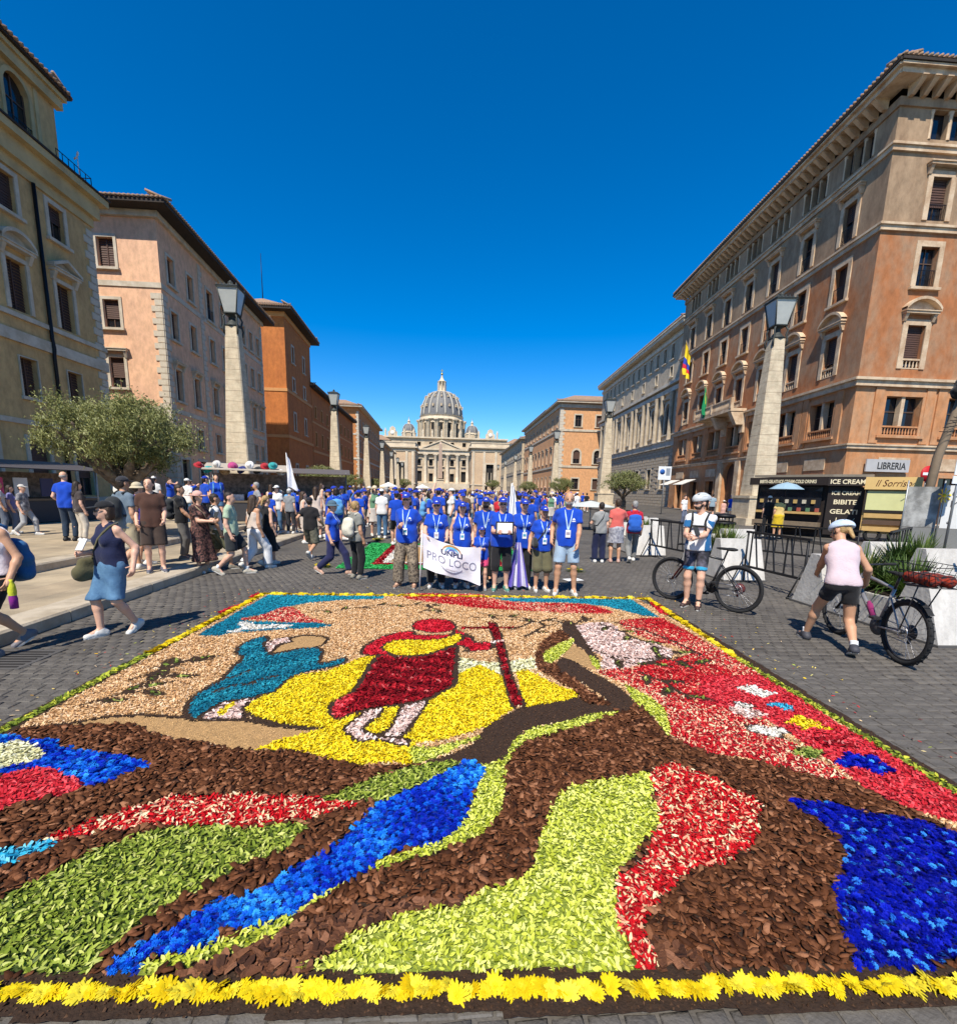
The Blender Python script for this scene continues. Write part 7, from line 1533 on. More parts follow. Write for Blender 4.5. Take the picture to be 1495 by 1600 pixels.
# the far mass of people, too small to tell apart
def crowd_mass(n,y0,y1):
    tor=MB(); V=[];Fc=[];ti=[];nv=0
    b=MB(); b.lathe([(.0,0),(.13,.02),(.16,.5),(.17,.85)],5); nl=len(b.f); b.lathe([(.17,.85),(.2,1.15),(.23,1.38),(.08,1.5)],5); ns=len(b.f); b.lathe([(.06,1.48),(.09,1.56),(.1,1.64),(.09,1.72),(.0,1.76)],5)
    v0=np.array(b.v); f0=np.array([f for f in b.f]); 
    R=np.random.default_rng(3); y=y0+(y1-y0)*R.uniform(0,1,n)**.8; xl=np.array([kx(q)-2-(q-60)*.02 for q in y]); xr=14+0*y; x=xl+(xr-xl)*R.uniform(0,1,n)
    A=np.tile(v0,(n,1,1)); A*=R.uniform(.9,1.07,(n,1,1)); A[:,:,1]*=.75; A[:,:,0]+=x[:,None]; A[:,:,1]+=y[:,None]
    F=(f0[None]+np.arange(n)[:,None,None]*len(v0)).reshape(-1,4); t=np.zeros((n,len(f0)))
    t[:,:nl]=R.choice([.05,.05,.35,.55],n)[:,None]; sh=R.choice([.75,.75,.55,.55,.15,.95,.4,.25],n); t[:,nl:ns]=sh[:,None]; t[:,ns:]=R.choice([.75,.25,.25,.05,.05,.55],n)[:,None]
    m=mat('far_crowd_cloth',(.2,.2,.3),.85,.1,3,0,1,attr=[(0,(.02,.018,.018)),(.15,(.02,.018,.018)),(.25,(.42,.25,.17)),(.4,(.30,.27,.22)),(.55,(.66,.64,.60)),(.65,(.66,.64,.6)),(.72,(.008,.05,.36)),(.85,(.01,.06,.42)),(.95,(.42,.03,.04))])
    o=link('far_crowd',npmesh('far_crowd',A.reshape(-1,3),F,m,True,tint=t.ravel())); tag(o,'far mass of people in blue and white filling the street to the square','crowd',kind='stuff')
crowd_mass(1250,60,285)

# ---------------------------------------------------------------- bicycles
RUB=mat('tyre_rubber',(.02,.02,.021),.85,.15,30,.5,120); ALU=mat('alloy',(.45,.45,.46),.35,.1,10,.05,40,metal=.9); CARB=mat('black_frame',(.02,.02,.022),.35,.1,10,0,1,spec=.5)
def bike(label,rear,ang,fm,accent,r=.355,wb=1.10,knobs=False,full=False):
    t=thing('bicycle',label,'bicycle',(rear[0],rear[1],0),ang)
    def wheel(x):
        w=MB(); w.torus((0,0,0),r-.026,.027,'y',44,8); wo=w.build('wheel',RUB,t,Matrix.Translation((x,0,r)))
        if knobs:
            k=MB()
            for i in range(60):
                a=2*PI*i/60; k.X=Matrix.Rotation(-a,4,'Y'); k.box(r-.004,r+.005,-.020 if i%2 else -.006,-.004 if i%2 else .020,-.007,.007)
            k.X=None; k.build('tread',RUB,wo)
        m=MB(); m.torus((0,0,0),r-.058,.011,'y',40,6); m.build('rim',CARB,wo)
        s=MB()
        for i in range(28):
            a=2*PI*i/28; h=.022*(1 if i%2 else -1); s.tube([(.02*math.cos(a+.8),h,.02*math.sin(a+.8)),((r-.06)*math.cos(a),0,(r-.06)*math.sin(a))],.0016,4,False)
        s.build('spokes',ALU,wo); h=MB(); h.X=Matrix.Rotation(PI/2,4,'X'); h.lathe([(0,-.05),(.02,-.05),(.02,-.03),(.014,0),(.02,.03),(.02,.05),(0,.05)],12); h.build('hub',CARB,wo)
        d=MB(); d.torus((0,.035,0),.07,.006,'y',24,4); d.build('brake_disc',ALU,wo); return wo
    rw=wheel(0.); wheel(wb)
    bb=(.43,0,.31); st=(.26,0,.78); ht=(.80,0,.86); hb=(.84,0,.70)
    f=MB()
    for a,b,ra,rb in ((bb,st,.018,.017),(st,ht,.017,.02),(bb,hb,.026,.024),(hb,ht,.022,.022)): f.tube([a,b],[ra,rb],10)
    for s in (-1,1): f.tube([(bb[0],s*.03,bb[2]),(0,s*.06,r)],.011,8); f.tube([(st[0]+.02,s*.02,.70),(0,s*.06,r)],.009,8)
    f.build('frame',fm,t)
    k=MB(); 
    for s in (-1,1): k.tube([(hb[0]+.01,s*.055,.68),(wb-.03,s*.058,r)],[.017,.015],8)
    k.tube([(hb[0],-.06,.69),(hb[0],.06,.69)],.018,8); k.tube([hb,(hb[0]-.02,0,.66)],.02,8); k.build('fork',accent,t)
    h=MB(); h.tube([ht,(.79,0,.93),(.86,0,.97)],.014,8); h.tube([(.83,-.35,.99),(.86,-.1,.97),(.86,.1,.97),(.83,.35,.99)],.012,8); ho=h.build('handlebar',CARB,t)
    for s in (-1,1): g=MB(); g.tube([(.845,s*.24,.983),(.828,s*.36,.99)],.018,8); g.build('grip',RUB,ho)
    sd=MB(); sd.tube([st,(.215,0,.93)],.014,8); so=sd.build('seat_post',CARB,t)
    s=MB(); s.ell((.16,0,.955),(.10,.068,.028),12,6); s.ell((.27,0,.955),(.13,.028,.022),12,6); s.build('saddle',RUB,so)
    c=MB(); c.X=Matrix.Translation((bb[0],-.055,bb[2]))@Matrix.Rotation(PI/2,4,'X'); c.lathe([(.02,-.004),(.085,-.004),(.085,.004),(.02,.004)],24); c.X=None; c.tube([bb,(bb[0]+.12,-.075,bb[2]-.12)],.011,6); c.tube([bb,(bb[0]-.12,.075,bb[2]+.12)],.011,6); co=c.build('crankset',CARB,t)
    for x,y,z in ((.12,-.12,-.12),(-.12,.12,.12)): p=MB(); p.box(bb[0]+x-.045,bb[0]+x+.045,y-.04,y+.04,bb[2]+z-.012,bb[2]+z+.012); p.build('pedal',RUB,co)
    ch=MB(); ch.tube([(bb[0],-.055,bb[2]+.083),(0,-.05,r+.04)],.005,4); ch.tube([(bb[0],-.055,bb[2]-.083),(.02,-.05,r-.13)],.005,4); ch.build('chain',ALU,t)
    d=MB(); d.X=Matrix.Translation((0,-.05,r))@Matrix.Rotation(PI/2,4,'X'); d.lathe([(.02,-.015),(.06,-.01),(.085,.008),(.02,.012)],18); d.X=None; d.tube([(0,-.06,r-.03),(.03,-.065,r-.13)],.018,6); d.build('cassette',accent if not full else CARB,rw if False else t)
    if full:
        rk=MB(); rk.tube([(.1,0,.86),(-.28,0,.90)],.012,6)
        for y in (-.11,.11): rk.tube([(.0,y,.90),(-.38,y,.91)],.007,6)
        for i in range(5): rk.tube([(-.38+i*.09,-.11,.91),(-.38+i*.09,.11,.91)],.006,5)
        for y in (-.11,.11): rk.tube([(-.2,y,.9),(0,y*.6,r+.03)],.007,5)
        ro=rk.build('rear_rack',CARB,t)
        V,Q=blob([C((-.32,-.07,.97),(-.02,-.07,.97),.06),C((-.32,.07,.97),(-.02,.07,.97),.06)],.016,.04,folds=.006); link('rack_bag',npmesh('rack_bag',V,Q,fmat((.03,.028,.03),'net',(.32,.03,.01),22.),True),ro)
        b=MB()
        for z,e in ((1.03,.0),(1.12,.03)):
            P=[(-.42-e,-.14-e,z),(.06+e,-.14-e,z),(.06+e,.14+e,z),(-.42-e,.14+e,z),(-.42-e,-.14-e,z)]; b.tube(P,.004,4)
        for i in range(8):
            x=-.42+i*.068; 
            for y in (-.14,.14): b.tube([(x,y*.85,.92),(x,y,1.03),(x,y*1.2,1.12)],.003,4)
        b.build('wire_basket',IRON,ro)
        w=MB(); w.lathe([(.0,0),(.033,0),(.033,.15),(.02,.17),(.02,.19),(0,.19)],10); w.build('water_bottle',fmat((.22,.02,.10)),t,Matrix.Translation((.52,0,.40))@Matrix.Rotation(.62,4,'Y'))
        mt=MB(); mt.ell((.42,0,.31),(.11,.055,.11),12,8); mt.build('drive_unit',mat('drive_grey',(.06,.06,.065),.5),t)
        fd=MB()
        for i in range(9): a=.6+i*.16; fd.add([(-(r+.03)*math.sin(a-1.2),-.03,r+(r+.03)*math.cos(a-1.2)),(-(r+.03)*math.sin(a-1.04),-.03,r+(r+.03)*math.cos(a-1.04)),(-(r+.03)*math.sin(a-1.04),.03,r+(r+.03)*math.cos(a-1.04)),(-(r+.03)*math.sin(a-1.2),.03,r+(r+.03)*math.cos(a-1.2))],[(0,1,2,3)])
        fd.build('mudguard',RUB,t)
    return t
ra,fa=gp(1148,957),gp(1050,937); RED=mat('bike_red',(.50,.07,.04),.4,.05,6,0,1,spec=.5)
bike('black mountain bike with red stays and large wheels behind the male cyclist',ra,math.atan2(fa[1]-ra[1],fa[0]-ra[0]),CARB,mat('fork_dark_red',(.12,.02,.018),.4),r=.365,wb=1.08)
ra=gp(1405,1037); bike('grey electric mountain bike with loaded rear basket pushed by the woman',ra,RAD(80),mat('bike_silver',(.32,.31,.31),.35,.1,8,0,1,metal=.5),CARB,r=.355,wb=1.14,knobs=True,full=True)
# small things in hands
def phone(o,which,label,col=(.55,.55,.53)):
    p=hw(o,which); t=thing('phone',label,'phone',(p.x,p.y-.05,p.z+.04)); mb=MB(); mb.box(-.037,.037,-.005,.005,0,.15); mb.build('case',fmat(col),t,Matrix.Rotation(-.7,4,'X')); mb=MB(); mb.box(-.033,.033,.0052,.007,.008,.142); mb.build('screen',GLASS,t,Matrix.Rotation(-.7,4,'X'))
byl={o['label']:o for o in COL.objects if o.get('category')=='person'}
phone(byl['woman in navy tank top and denim skirt with olive bag and phone'],'r','pale phone in the hand of the woman with denim skirt')
phone(byl['woman in pink sun hat and dark flowered dress looking at her phone'],'l','dark phone held by the woman in the pink hat',(.03,.03,.03)); phone(C1,'l','dark phone in the hands of the standing cyclist',(.03,.03,.03))
_l1=byl['woman in pale tank top and black shorts at the left picture edge']; p=hw(_l1,'l'); t=thing('drink_bottle','yellow and purple drink bottle hanging from a hand at the left edge','bottle',(p.x+.02,p.y-.02,p.z-.30))
mb=MB(); mb.lathe([(0,0),(.034,0),(.036,.1),(.03,.13)],12); mb.build('lower_half',fmat((.22,.015,.20)),t); mb=MB(); mb.lathe([(.032,.131),(.036,.17),(.03,.24),(.016,.27),(.016,.29),(0,.29)],12); mb.build('upper_half',fmat((.55,.55,.03)),t)
# white sweater tied round the waist, pennants
def pennant(label,base,h,w,d,tilt=.1):
    t=thing('white_flag',label,'flag',base); mb=MB(); mb.tube([(0,0,0),(tilt,0,h)],.012,6); mb.build('pole',mat('white_pole',(.72,.71,.68),.5),t); V=[];Fc=[]
    for i in range(9):
        for j in range(9): u,v=i/8,j/8; V.append((tilt*(1-v*.5)+u*w*(.25+.75*v),.05*math.sin(u*8+v*5),h-.02-v*d-u*.18))
    for i in range(8):
        for j in range(8): a=i*9+j; Fc.append((a,a+1,a+10,a+9))
    link('cloth',npmesh('cloth',V,Fc,fmat((.70,.70,.74)),True),t)
q=gp(455,832,.15); pennant('white flag rising above the heads on the left pavement',(q[0],q[1],.9),1.95,.35,1.1,-.05)
q=gp(795,880); pennant('white flag on a thin pole behind the group',(q[0],q[1]+.8,0.),1.95,.32,1.5); q=gp(812,860); pennant('second smaller white flag among the heads behind the group',(q[0],q[1]+3,0.),2.05,.3,.9)
# ---------------------------------------------------------------- planters, barriers, furniture on the right
CONC=mat('white_concrete',(.58,.56,.52),.85,.12,2.5,.35,20,col2=(.47,.45,.41),v2scale=1.6,streak=.3); SOILM=mat('planter_soil',(.04,.028,.018),.95,.3,20,.6,40)
PALM=[mat('palm_leaf_%d'%i,c,.55,.2,9,0,1,trans=.2) for i,c in enumerate([(.07,.12,.02),(.11,.16,.03),(.045,.085,.018),(.20,.20,.06)])]
def tuft(n,L,seed,m=0,spread=.9):
    r=random.Random(seed); V=[];Fc=[]
    for k in range(n):
        a=r.uniform(0,6.28); el=r.uniform(.35,1.35); l=L*r.uniform(.6,1.15); w=.014*r.uniform(.7,1.4); c,s=math.cos(a),math.sin(a); b0=r.uniform(0,.12); n0=len(V)
        for j in range(5):
            q=j/4; rr=b0+l*q*math.cos(el)*spread; z=l*(q*math.sin(el)-.45*q*q*math.cos(el)*r.uniform(.8,1.2)); ww=w*(1-.9*q*q)
            V+=[(rr*c-ww*s,rr*s+ww*c,z),(rr*c+ww*s,rr*s-ww*c,z)]
        for j in range(4): i=n0+2*j; Fc.append((i,i+1,i+3,i+2))
    return npmesh('palm_tuft',V,Fc,PALM[m])
TUF=[tuft(190,.70,i,i%4) for i in range(4)]; TUB=[tuft(260,.62,10+i,i%2,.6) for i in range(2)]
def planter(label,y0,y1,x,plants,bushy=False,tw=.9,h=.86):
    t=thing('concrete_planter',label,'planter',(x,y0,0)); L=y1-y0; b=MB(); b.X=Matrix.Rotation(PI/2,4,'Z')
    prof=[(0,.03),(L,.03),(L-.30,h),(L-.48,h),(L-.62,h*.52),(.62,h*.52),(.48,h),(.30,h)]; n=len(prof); 
    vs=[(u,0,z) for u,z in prof]+[(u,-tw,z) for u,z in prof]
    # body as convex pieces so the caps stay clean
    for q in ([0,1,4,5],[0,5,6,7],[1,2,3,4]): b.prism([prof[i] for i in q],-tw,0)
    b.build('trough',CONC,t); s=MB(); s.box(.08,tw-.08,.70,L-.70,h*.50,h*.55); s.build('soil',SOILM,t); p=MB(); p.box(-.03,tw+.03,-.03,L+.03,0,.03); p.build('base_slab',mat('dark_base',(.09,.085,.08),.8),t)
    for i in range(plants):
        me=(TUB if bushy else TUF)[i%(2 if bushy else 4)]; o=link('plant',me,t); o.location=(tw/2+random.uniform(-.15,.15),.75+(L-1.5)*(i+.5)/plants,h*.55); o.rotation_euler=(0,0,random.uniform(0,6)); k=random.uniform(.8,1.15); o.scale=(k,k,k)
    return t
planter('big white concrete planter with spiky palms behind the woman cyclist',5.25,7.79,5.95,5); planter('white concrete planter behind the male cyclist with grassy plants',9.55,11.5,5.75,4); planter('white concrete planter furthest along the near row',13.4,15.4,5.35,3,True)
planter('white concrete planter of the second row behind the near barrier',12.6,14.6,7.6,3,True); planter('white concrete planter of the second row nearest the kiosk',8.2,10.2,9.0,3); planter('white concrete planter with rounded bush far up the barrier row',18.0,19.8,7.2,3,True)
BAR=mat('barrier_black',(.02,.02,.021),.5,.1,8,.05,40,metal=.3)
def barrier(label,a,b,z0=.35,z1=1.05):
    t=thing('metal_barrier',label,'barrier',(a[0],a[1],0),math.atan2(b[1]-a[1],b[0]-a[0])); L=math.hypot(b[0]-a[0],b[1]-a[1])
    for z in (z0,z1): r=MB(); r.box(0,L,-.022,.022,z-.022,z+.022); r.build('rail',BAR,t)
    n=int(L/.21)
    for i in range(n):
        x=L*(i+.25)/n; m=wmesh(('slanted_bar' if i%2 else 'upright_bar',z0,z1),(lambda b:b.add([(-.008,-.012,z0+.02),(.012,-.012,z0+.02),(.012,.012,z0+.02),(-.008,.012,z0+.02),(.14,-.012,z1-.02),(.16,-.012,z1-.02),(.16,.012,z1-.02),(.14,.012,z1-.02)],[(0,3,2,1),(4,5,6,7),(0,1,5,4),(1,2,6,5),(2,3,7,6),(3,0,4,7)])) if i%2 else (lambda b:b.box(-.01,.01,-.012,.012,z0+.02,z1-.02)),BAR); link('bar',m,t,Matrix.Translation((x,0,0)))
    for x in (.05,L-.05):
        f=MB(); f.tube([(x,0,z1),(x,0,.03)],.02,6); f.tube([(x,-.28,.02),(x,.28,.02)],.02,6); f.tube([(x,.0,.6),(x,.26,.03)],.014,6); f.build('support_leg',BAR,t)
barrier('black metal barrier with slanted bars between the two near planters',(6.2,7.85),(6.1,9.5)); barrier('black metal barrier with slanted bars between male cyclist planter and the next',(6.0,11.55),(5.7,13.35))
barrier('black metal barrier of the second row left part',(9.3,10.3),(8.2,12.5)); barrier('black metal barrier of the second row behind the woman cyclist',(9.6,5.4),(9.4,8.1)); barrier('black metal barrier far up the row towards the crowd',(5.5,15.5),(6.9,17.9))
barrier('black metal barrier crossing towards the ice cream kiosk',(9.9,10.2),(12.4,12.2))
# litter bin, signs
q=atY(1131,805,14); t=thing('cast_iron_bin','dark flared cast iron bin behind the male cyclist','bin',(q[0],q[1],0)); mb=MB(); mb.lathe([(.22,0),(.26,.06),(.2,.12),(.24,.6),(.3,.9),(.36,.95),(.34,1.0),(.26,1.02)],16); mb.build('drum',IRON,t); mb=MB(); mb.lathe([(.25,1.12),(.33,1.15),(.30,1.22),(.0,1.26)],16); 
for k in range(4): a=k*PI/2; mb.tube([(.28*math.cos(a),.28*math.sin(a),.98),(.28*math.cos(a),.28*math.sin(a),1.14)],.02,5)
mb.build('lid',IRON,t)
GALV=mat('galvanised',(.33,.34,.34),.5,.1,8,.1,30,metal=.7); SW=mat('sign_white',(.72,.73,.72),.6,.05,3,0,1); SBL=mat('sign_blue',(.02,.10,.35),.6,.05,3,0,1); SRD=mat('sign_red',(.45,.01,.015),.6,.05,3,0,1)
t=thing('parking_sign_post','tall galvanised sign post with white parking plates at the right edge','sign',(15.75,14.3,.13)); mb=MB(); mb.tube([(0,0,0),(.02,0,3.4)],.035,8); mb.build('post',GALV,t)
mb=MB(); mb.box(-.20,.22,-.06,-.04,2.45,3.25); so=mb.build('plate',SW,t); mb=MB(); mb.box(-.16,-.06,-.064,-.0605,3.08,3.2); mb.build('parking_mark',SBL,so)
for z,txt,s_ in ((2.98,'AREA',.075),(2.88,'BUS TURISTICI',.05),(2.72,'0 - 24',.06),(2.6,'ROMA',.05)): put_text('plate_lettering',txt,s_,fmat((.02,.05,.2)),so,Matrix.Translation((.01,-.063,z))@Matrix.Rotation(PI/2,4,'X'),extr=.001)
mb=MB(); mb.box(-.22,.2,-.058,-.04,2.18,2.42); mb.build('lower_plate',SW,t)
t=thing('no_entry_sign','red and white no entry sign half hidden behind the yellow kiosk','sign',(21.6,21.0,.13)); mb=MB(); mb.tube([(0,0,0),(0,0,3.1)],.03,8); mb.build('post',GALV,t); mb=MB(); mb.X=Matrix.Translation((0,-.05,2.85))@Matrix.Rotation(PI/2,4,'X'); mb.lathe([(0,.01),(.36,.01),(.36,-.01),(0,-.01)],24); so=mb.build('disc',SRD,t); mb=MB(); mb.box(-.26,.26,-.066,-.061,2.79,2.91); mb.build('bar',SW,so)
q=atY(1035,772,40); t=thing('blue_traffic_sign','white sign board with round blue mark beside the rusticated palazzo','sign',(q[0],q[1],0)); mb=MB(); mb.tube([(0,0,0),(0,0,4.15)],.04,6); mb.build('post',GALV,t); mb=MB(); mb.box(-.55,.55,-.05,.0,3.0,4.1); so=mb.build('board',SW,t); mb=MB(); mb.X=Matrix.Translation((-.22,-.055,3.65))@Matrix.Rotation(PI/2,4,'X'); mb.lathe([(0,.003),(.22,.003),(.22,-.003)],18); mb.build('blue_disc',SBL,so)
mb=MB(); mb.box(.1,.45,-.054,-.051,3.35,3.95); mb.build('grey_field',fmat((.25,.28,.32)),so)
# ---------------------------------------------------------------- kiosks
KDK=mat('kiosk_dark',(.022,.016,.014),.6,.15,6,.1,30); CREAM=mat('sign_cream',(.75,.66,.45),.6,.05,3,0,1); KW=mat('kiosk_wood',(.50,.32,.12),.6,.15,5,.15,25)
Lk,Kk,Rk=(14.3,21.9),(15.75,19.4),(16.62,18.62)
t=thing('ice_cream_kiosk','dark ice cream kiosk lettered ICE CREAM BIBITE GELATI before the terracotta palazzo','kiosk',(Kk[0],Kk[1],.13))
F=Fac(t,Lk,Kk); G_=Fac(t,Kk,Rk); F.M.translation.z=0; G_.M.translation.z=0
mb=MB(); o=Vector((Kk[0],Kk[1],0)); P4=[Vector(Lk+(0,))-o,Vector((0,0,0)),Vector(Rk+(0,))-o,Vector((Rk[0]-.1,Rk[1]+2.6,0))-o]
mb.zprism([(p.x*.985+.03,p.y*.97+.1) for p in P4],.02,2.5); mb.build('cabin',KDK,t)
mb=MB(); mb.zprism([(P4[0].x-.3,P4[0].y-.15),(P4[1].x-.12,P4[1].y-.3),(P4[2].x+.1,P4[2].y-.25),(P4[3].x+.1,P4[3].y)],2.52,2.62); mb.build('roof',mat('kiosk_roof',(.20,.17,.13),.7),t)
mb=MB(); mb.box(-.2,F.L+.05,-.35,-.28,2.18,2.5); so=mb.build('side_sign_board',KDK,t,F.M); put_text('side_lettering','BIBITE-GELATI-ICE CREAM-COLD DRINKS',.20,CREAM,t,F.M@Matrix.Translation((F.L/2-.05,-.356,2.26))@Matrix.Rotation(PI/2,4,'X'),sx=.62,bold=.004,extr=.003)
mb=MB(); mb.box(-.05,G_.L+.1,-.30,-.24,2.16,2.5); mb.build('front_sign_board',KDK,t,G_.M); put_text('front_lettering','ICE CREAM',.25,CREAM,t,G_.M@Matrix.Translation((G_.L/2+.02,-.306,2.24))@Matrix.Rotation(PI/2,4,'X'),sx=.92,bold=.006,extr=.003)
mb=MB(); mb.box(.0,G_.L+.05,-.10,-.02,.15,2.12); mb.build('price_board',KDK,t,G_.M)
for z,tx,sz,sx in ((1.80,'ICE CREAM',.21,.92),(1.42,'BIBITE',.26,1.1),(1.03,'GELATI',.26,1.1)): put_text('board_lettering',tx,sz,CREAM,t,G_.M@Matrix.Translation((G_.L/2+.02,-.106,z))@Matrix.Rotation(PI/2,4,'X'),sx=sx,bold=.006,extr=.003)
mb=MB()
for k in range(5): mb.tube([(.3+.08*k,-.11,.2),(.25+.14*k,-.115,.5+.04*((k*3)%4)),(.2+.2*k,-.11,.75+.06*((k*2)%3))],.012,5)
mb.build('painted_flourish',CREAM,t,G_.M)
mb=MB(); mb.box(.1,F.L-.15,-.12,-.02,.95,1.05); mb.build('counter',KW,t,F.M); mb=MB(); mb.box(.15,F.L-.2,-.05,-.03,1.1,2.1); mb.build('display_glass',GLASS,t,F.M)
for i in range(14):
    c=[(.45,.30,.10),(.35,.08,.05),(.5,.45,.35),(.10,.2,.1)][i%4]; m=wmesh(('snack_box',i%4),lambda b:b.box(-.07,.07,-.06,.0,0,.16),fmat(c)); link('snack_box',m,t,F.M@Matrix.Translation((.3+i*(F.L-.6)/13,-.05,1.06 if i%2 else 1.4)))
mb=MB(); mb.box(.1,F.L-.1,-.35,-.05,.35,.62); mb.build('front_crate_shelf',mat('old_wood',(.20,.15,.10),.8,.2,6,.3,30),t,F.M)
t=thing('snack_van','yellow snack van with a script sign and pale hatch right of the ice cream kiosk','kiosk',(15.9,17.75,.13)); F=Fac(t,(15.9,17.75),(17.05,16.75)); F.M.translation.z=0
mb=MB(); mb.box(0,F.L,.05,1.6,.35,2.45); mb.build('body',KW,t,F.M); mb=MB(); mb.box(-.05,F.L+.05,-.1,.04,2.02,2.48); mb.build('sign_board',mat('sign_gold',(.62,.42,.16),.6,.08,3,0,1),t,F.M); put_text('script_lettering','Il Sorriso',.34,fmat((.10,.035,.015)),t,F.M@Matrix.Translation((F.L/2,-.106,2.14))@Matrix.Rotation(PI/2,4,'X'),sx=.82,shear=.35,extr=.003)
mb=MB(); mb.box(.06,F.L-.1,.0,.03,1.25,1.96); mb.build('hatch_window',mat('pale_lime_panel',(.58,.58,.28),.5,.08,4,0,1),t,F.M); mb=MB(); mb.box(0,.06,-.02,.04,1.15,2.0); mb.box(F.L-.1,F.L,-.02,.04,1.15,2.0); mb.box(.0,F.L,-.03,.04,1.15,1.24); mb.build('hatch_frame',KDK,t,F.M)
for z in (.45,.7,.95): mb=MB(); mb.box(.05,F.L-.05,-.02,.04,z,z+.17); mb.build('side_plank',KW if z!=.7 else mat('plank_dark',(.10,.06,.04),.7),t,F.M)
for x in (.4,F.L-.4): mb=MB(); mb.torus((x,.1,.3),.22,.07,'y',18,6); mb.build('wheel',RUB,t,F.M)
# poster fence
t=thing('poster_hoarding','grey and white construction hoarding with a lettered poster at the right edge','hoarding',(15.45,15.6,.13)); F=Fac(t,(15.45,15.6),(19.0,12.4)); F.M.translation.z=0
mb=MB(); mb.box(0,F.L,.0,.06,.0,.75); mb.build('lower_panel',mat('hoarding_grey',(.20,.20,.19),.8,.1,2,.1,20),t,F.M); mb=MB(); mb.box(.0,.85,.0,.05,.76,2.1); mb.build('photo_panel',mat('photo_print_grey',(.20,.20,.19),.7,.4,2.2,0,1,col2=(.42,.42,.40),v2scale=2.3),t,F.M); mb=MB(); mb.box(.95,F.L,.0,.05,.76,2.15); mb.build('white_poster',mat('poster_white',(.66,.66,.64),.7,.05,2,.15,6),t,F.M)
for z,tx in ((1.78,'CAPUT'),(1.46,'MUNDI')): put_text('poster_lettering',tx,.30,fmat((.10,.10,.10)),t,F.M@Matrix.Translation((1.1,-.006,z))@Matrix.Rotation(PI/2,4,'X'),align='LEFT',extr=.002)
for i in range(3): mb=MB(); mb.X=Matrix.Translation((1.15+.3*i,-.005,.95))@Matrix.Rotation(PI/2,4,'X'); mb.lathe([(0,.002),(.05,.002),(.05,-.002)],10); mb.build('poster_emblem',fmat((.25,.25,.26)),t,F.M)
for x in (0,.9,3.2): mb=MB(); mb.tube([(x,-.03,0),(x,-.03,2.3)],.025,6); mb.build('hoarding_post',GALV,t,F.M)
t=thing('yellow_ribbon_bow','yellow ribbon bow tied on the hoarding post','bow',(16.05,14.95,1.95)); mb=MB()
for k in range(9): a=k*.7; mb.add([(0,-.04,0),(.22*math.cos(a)-.03,-.1,.22*math.sin(a)),(.26*math.cos(a+.25),-.08,.26*math.sin(a+.25))],[(0,1,2)])
mb.ell((0,-.06,0),(.06,.05,.06),8,6); mb.build('loops',fmat((.75,.50,.02)),t)
# tall wooden street post wrapped with nets and a bag
t=thing('wrapped_wooden_post','leaning wooden post wrapped with wire, black bag and mint net at the right edge','post',(15.85,15.75,.13)); OW=mat('old_wood',(.20,.15,.10),.8,.2,6,.3,30)
mb=MB(); mb.tube([(.35,0,0),(.62,0,3.1),(.95,0,4.5),(1.05,0,5.0)],[.14,.13,.12,.11],8); mb.build('trunk',OW,t)
mb=MB()
for k in range(10): z=3.9+.12*k; x=.75+.03*k; mb.tube([(x-.5+.07*k,-.25,z),(x,-.3,z+.1*math.sin(k)),(x+.6,-.2,z+.12)],.012,4)
mb.build('wire',IRON,t); V,Q=blob([E((1.15,-.1,5.5),(.42,.3,.24)),E((.8,-.12,5.2),(.2,.2,.25)),E((1.45,-.1,5.55),(.3,.25,.2))],.04,.1,folds=.02); link('black_bag',npmesh('black_bag',V,Q,fmat((.012,.012,.013)),True),t)
mb=MB()
for k in range(9): mb.tube([(1.35+.06*k,-.3,5.5-.02*k),(1.25+.05*k,-.33,4.7),(1.32+.06*k,-.3,4.2)],.016,4)
for k in range(5): mb.tube([(1.3,-.32,4.4+.25*k),(1.85,-.3,4.45+.24*k)],.014,4)
mb.build('mint_net',fmat((.12,.50,.40)),t)
# bookshop sign on the terracotta palazzo
t=thing('bookshop_sign','white sign plate lettered LIBRERIA on the terracotta palazzo','sign',(28.75,30.75,3.6)); mb=MB(); mb.box(-1.5,1.5,-.05,.05,0,.8); mb.build('plate',mat('plate_white_shaded',(.42,.41,.40),.7,.1,2,.1,10),t); put_text('lettering','LIBRERIA',.62,fmat((.03,.03,.03)),t,Matrix.Translation((.25,-.056,.18))@Matrix.Rotation(PI/2,4,'X'),sx=.82,bold=.012,extr=.004)  # white plate greyed, so its colour carries the shade falling on it
for i,(x,y) in enumerate(((27.4,53.5),(27.7,57.8))): 
    t=thing('shop_awning','%s of the two small pale awnings on the terracotta palazzo'%('nearer' if i==0 else 'farther'),'awning',(x-.4,y,2.9)); mb=MB(); mb.add([(0,-1.2,.6),(0,1.2,.6),(-1.5,1.2,0),(-1.5,-1.2,0),(0,-1.2,.66),(0,1.2,.66),(-1.5,1.2,.06),(-1.5,-1.2,.06)],[(0,3,2,1),(4,5,6,7),(2,3,7,6)]); mb.build('cloth',fmat((.66,.62,.54)),t); mb=MB(); mb.tube([(-1.5,-1.2,.03),(-1.5,1.2,.03)],.03,6); mb.build('front_bar',GALV,t)
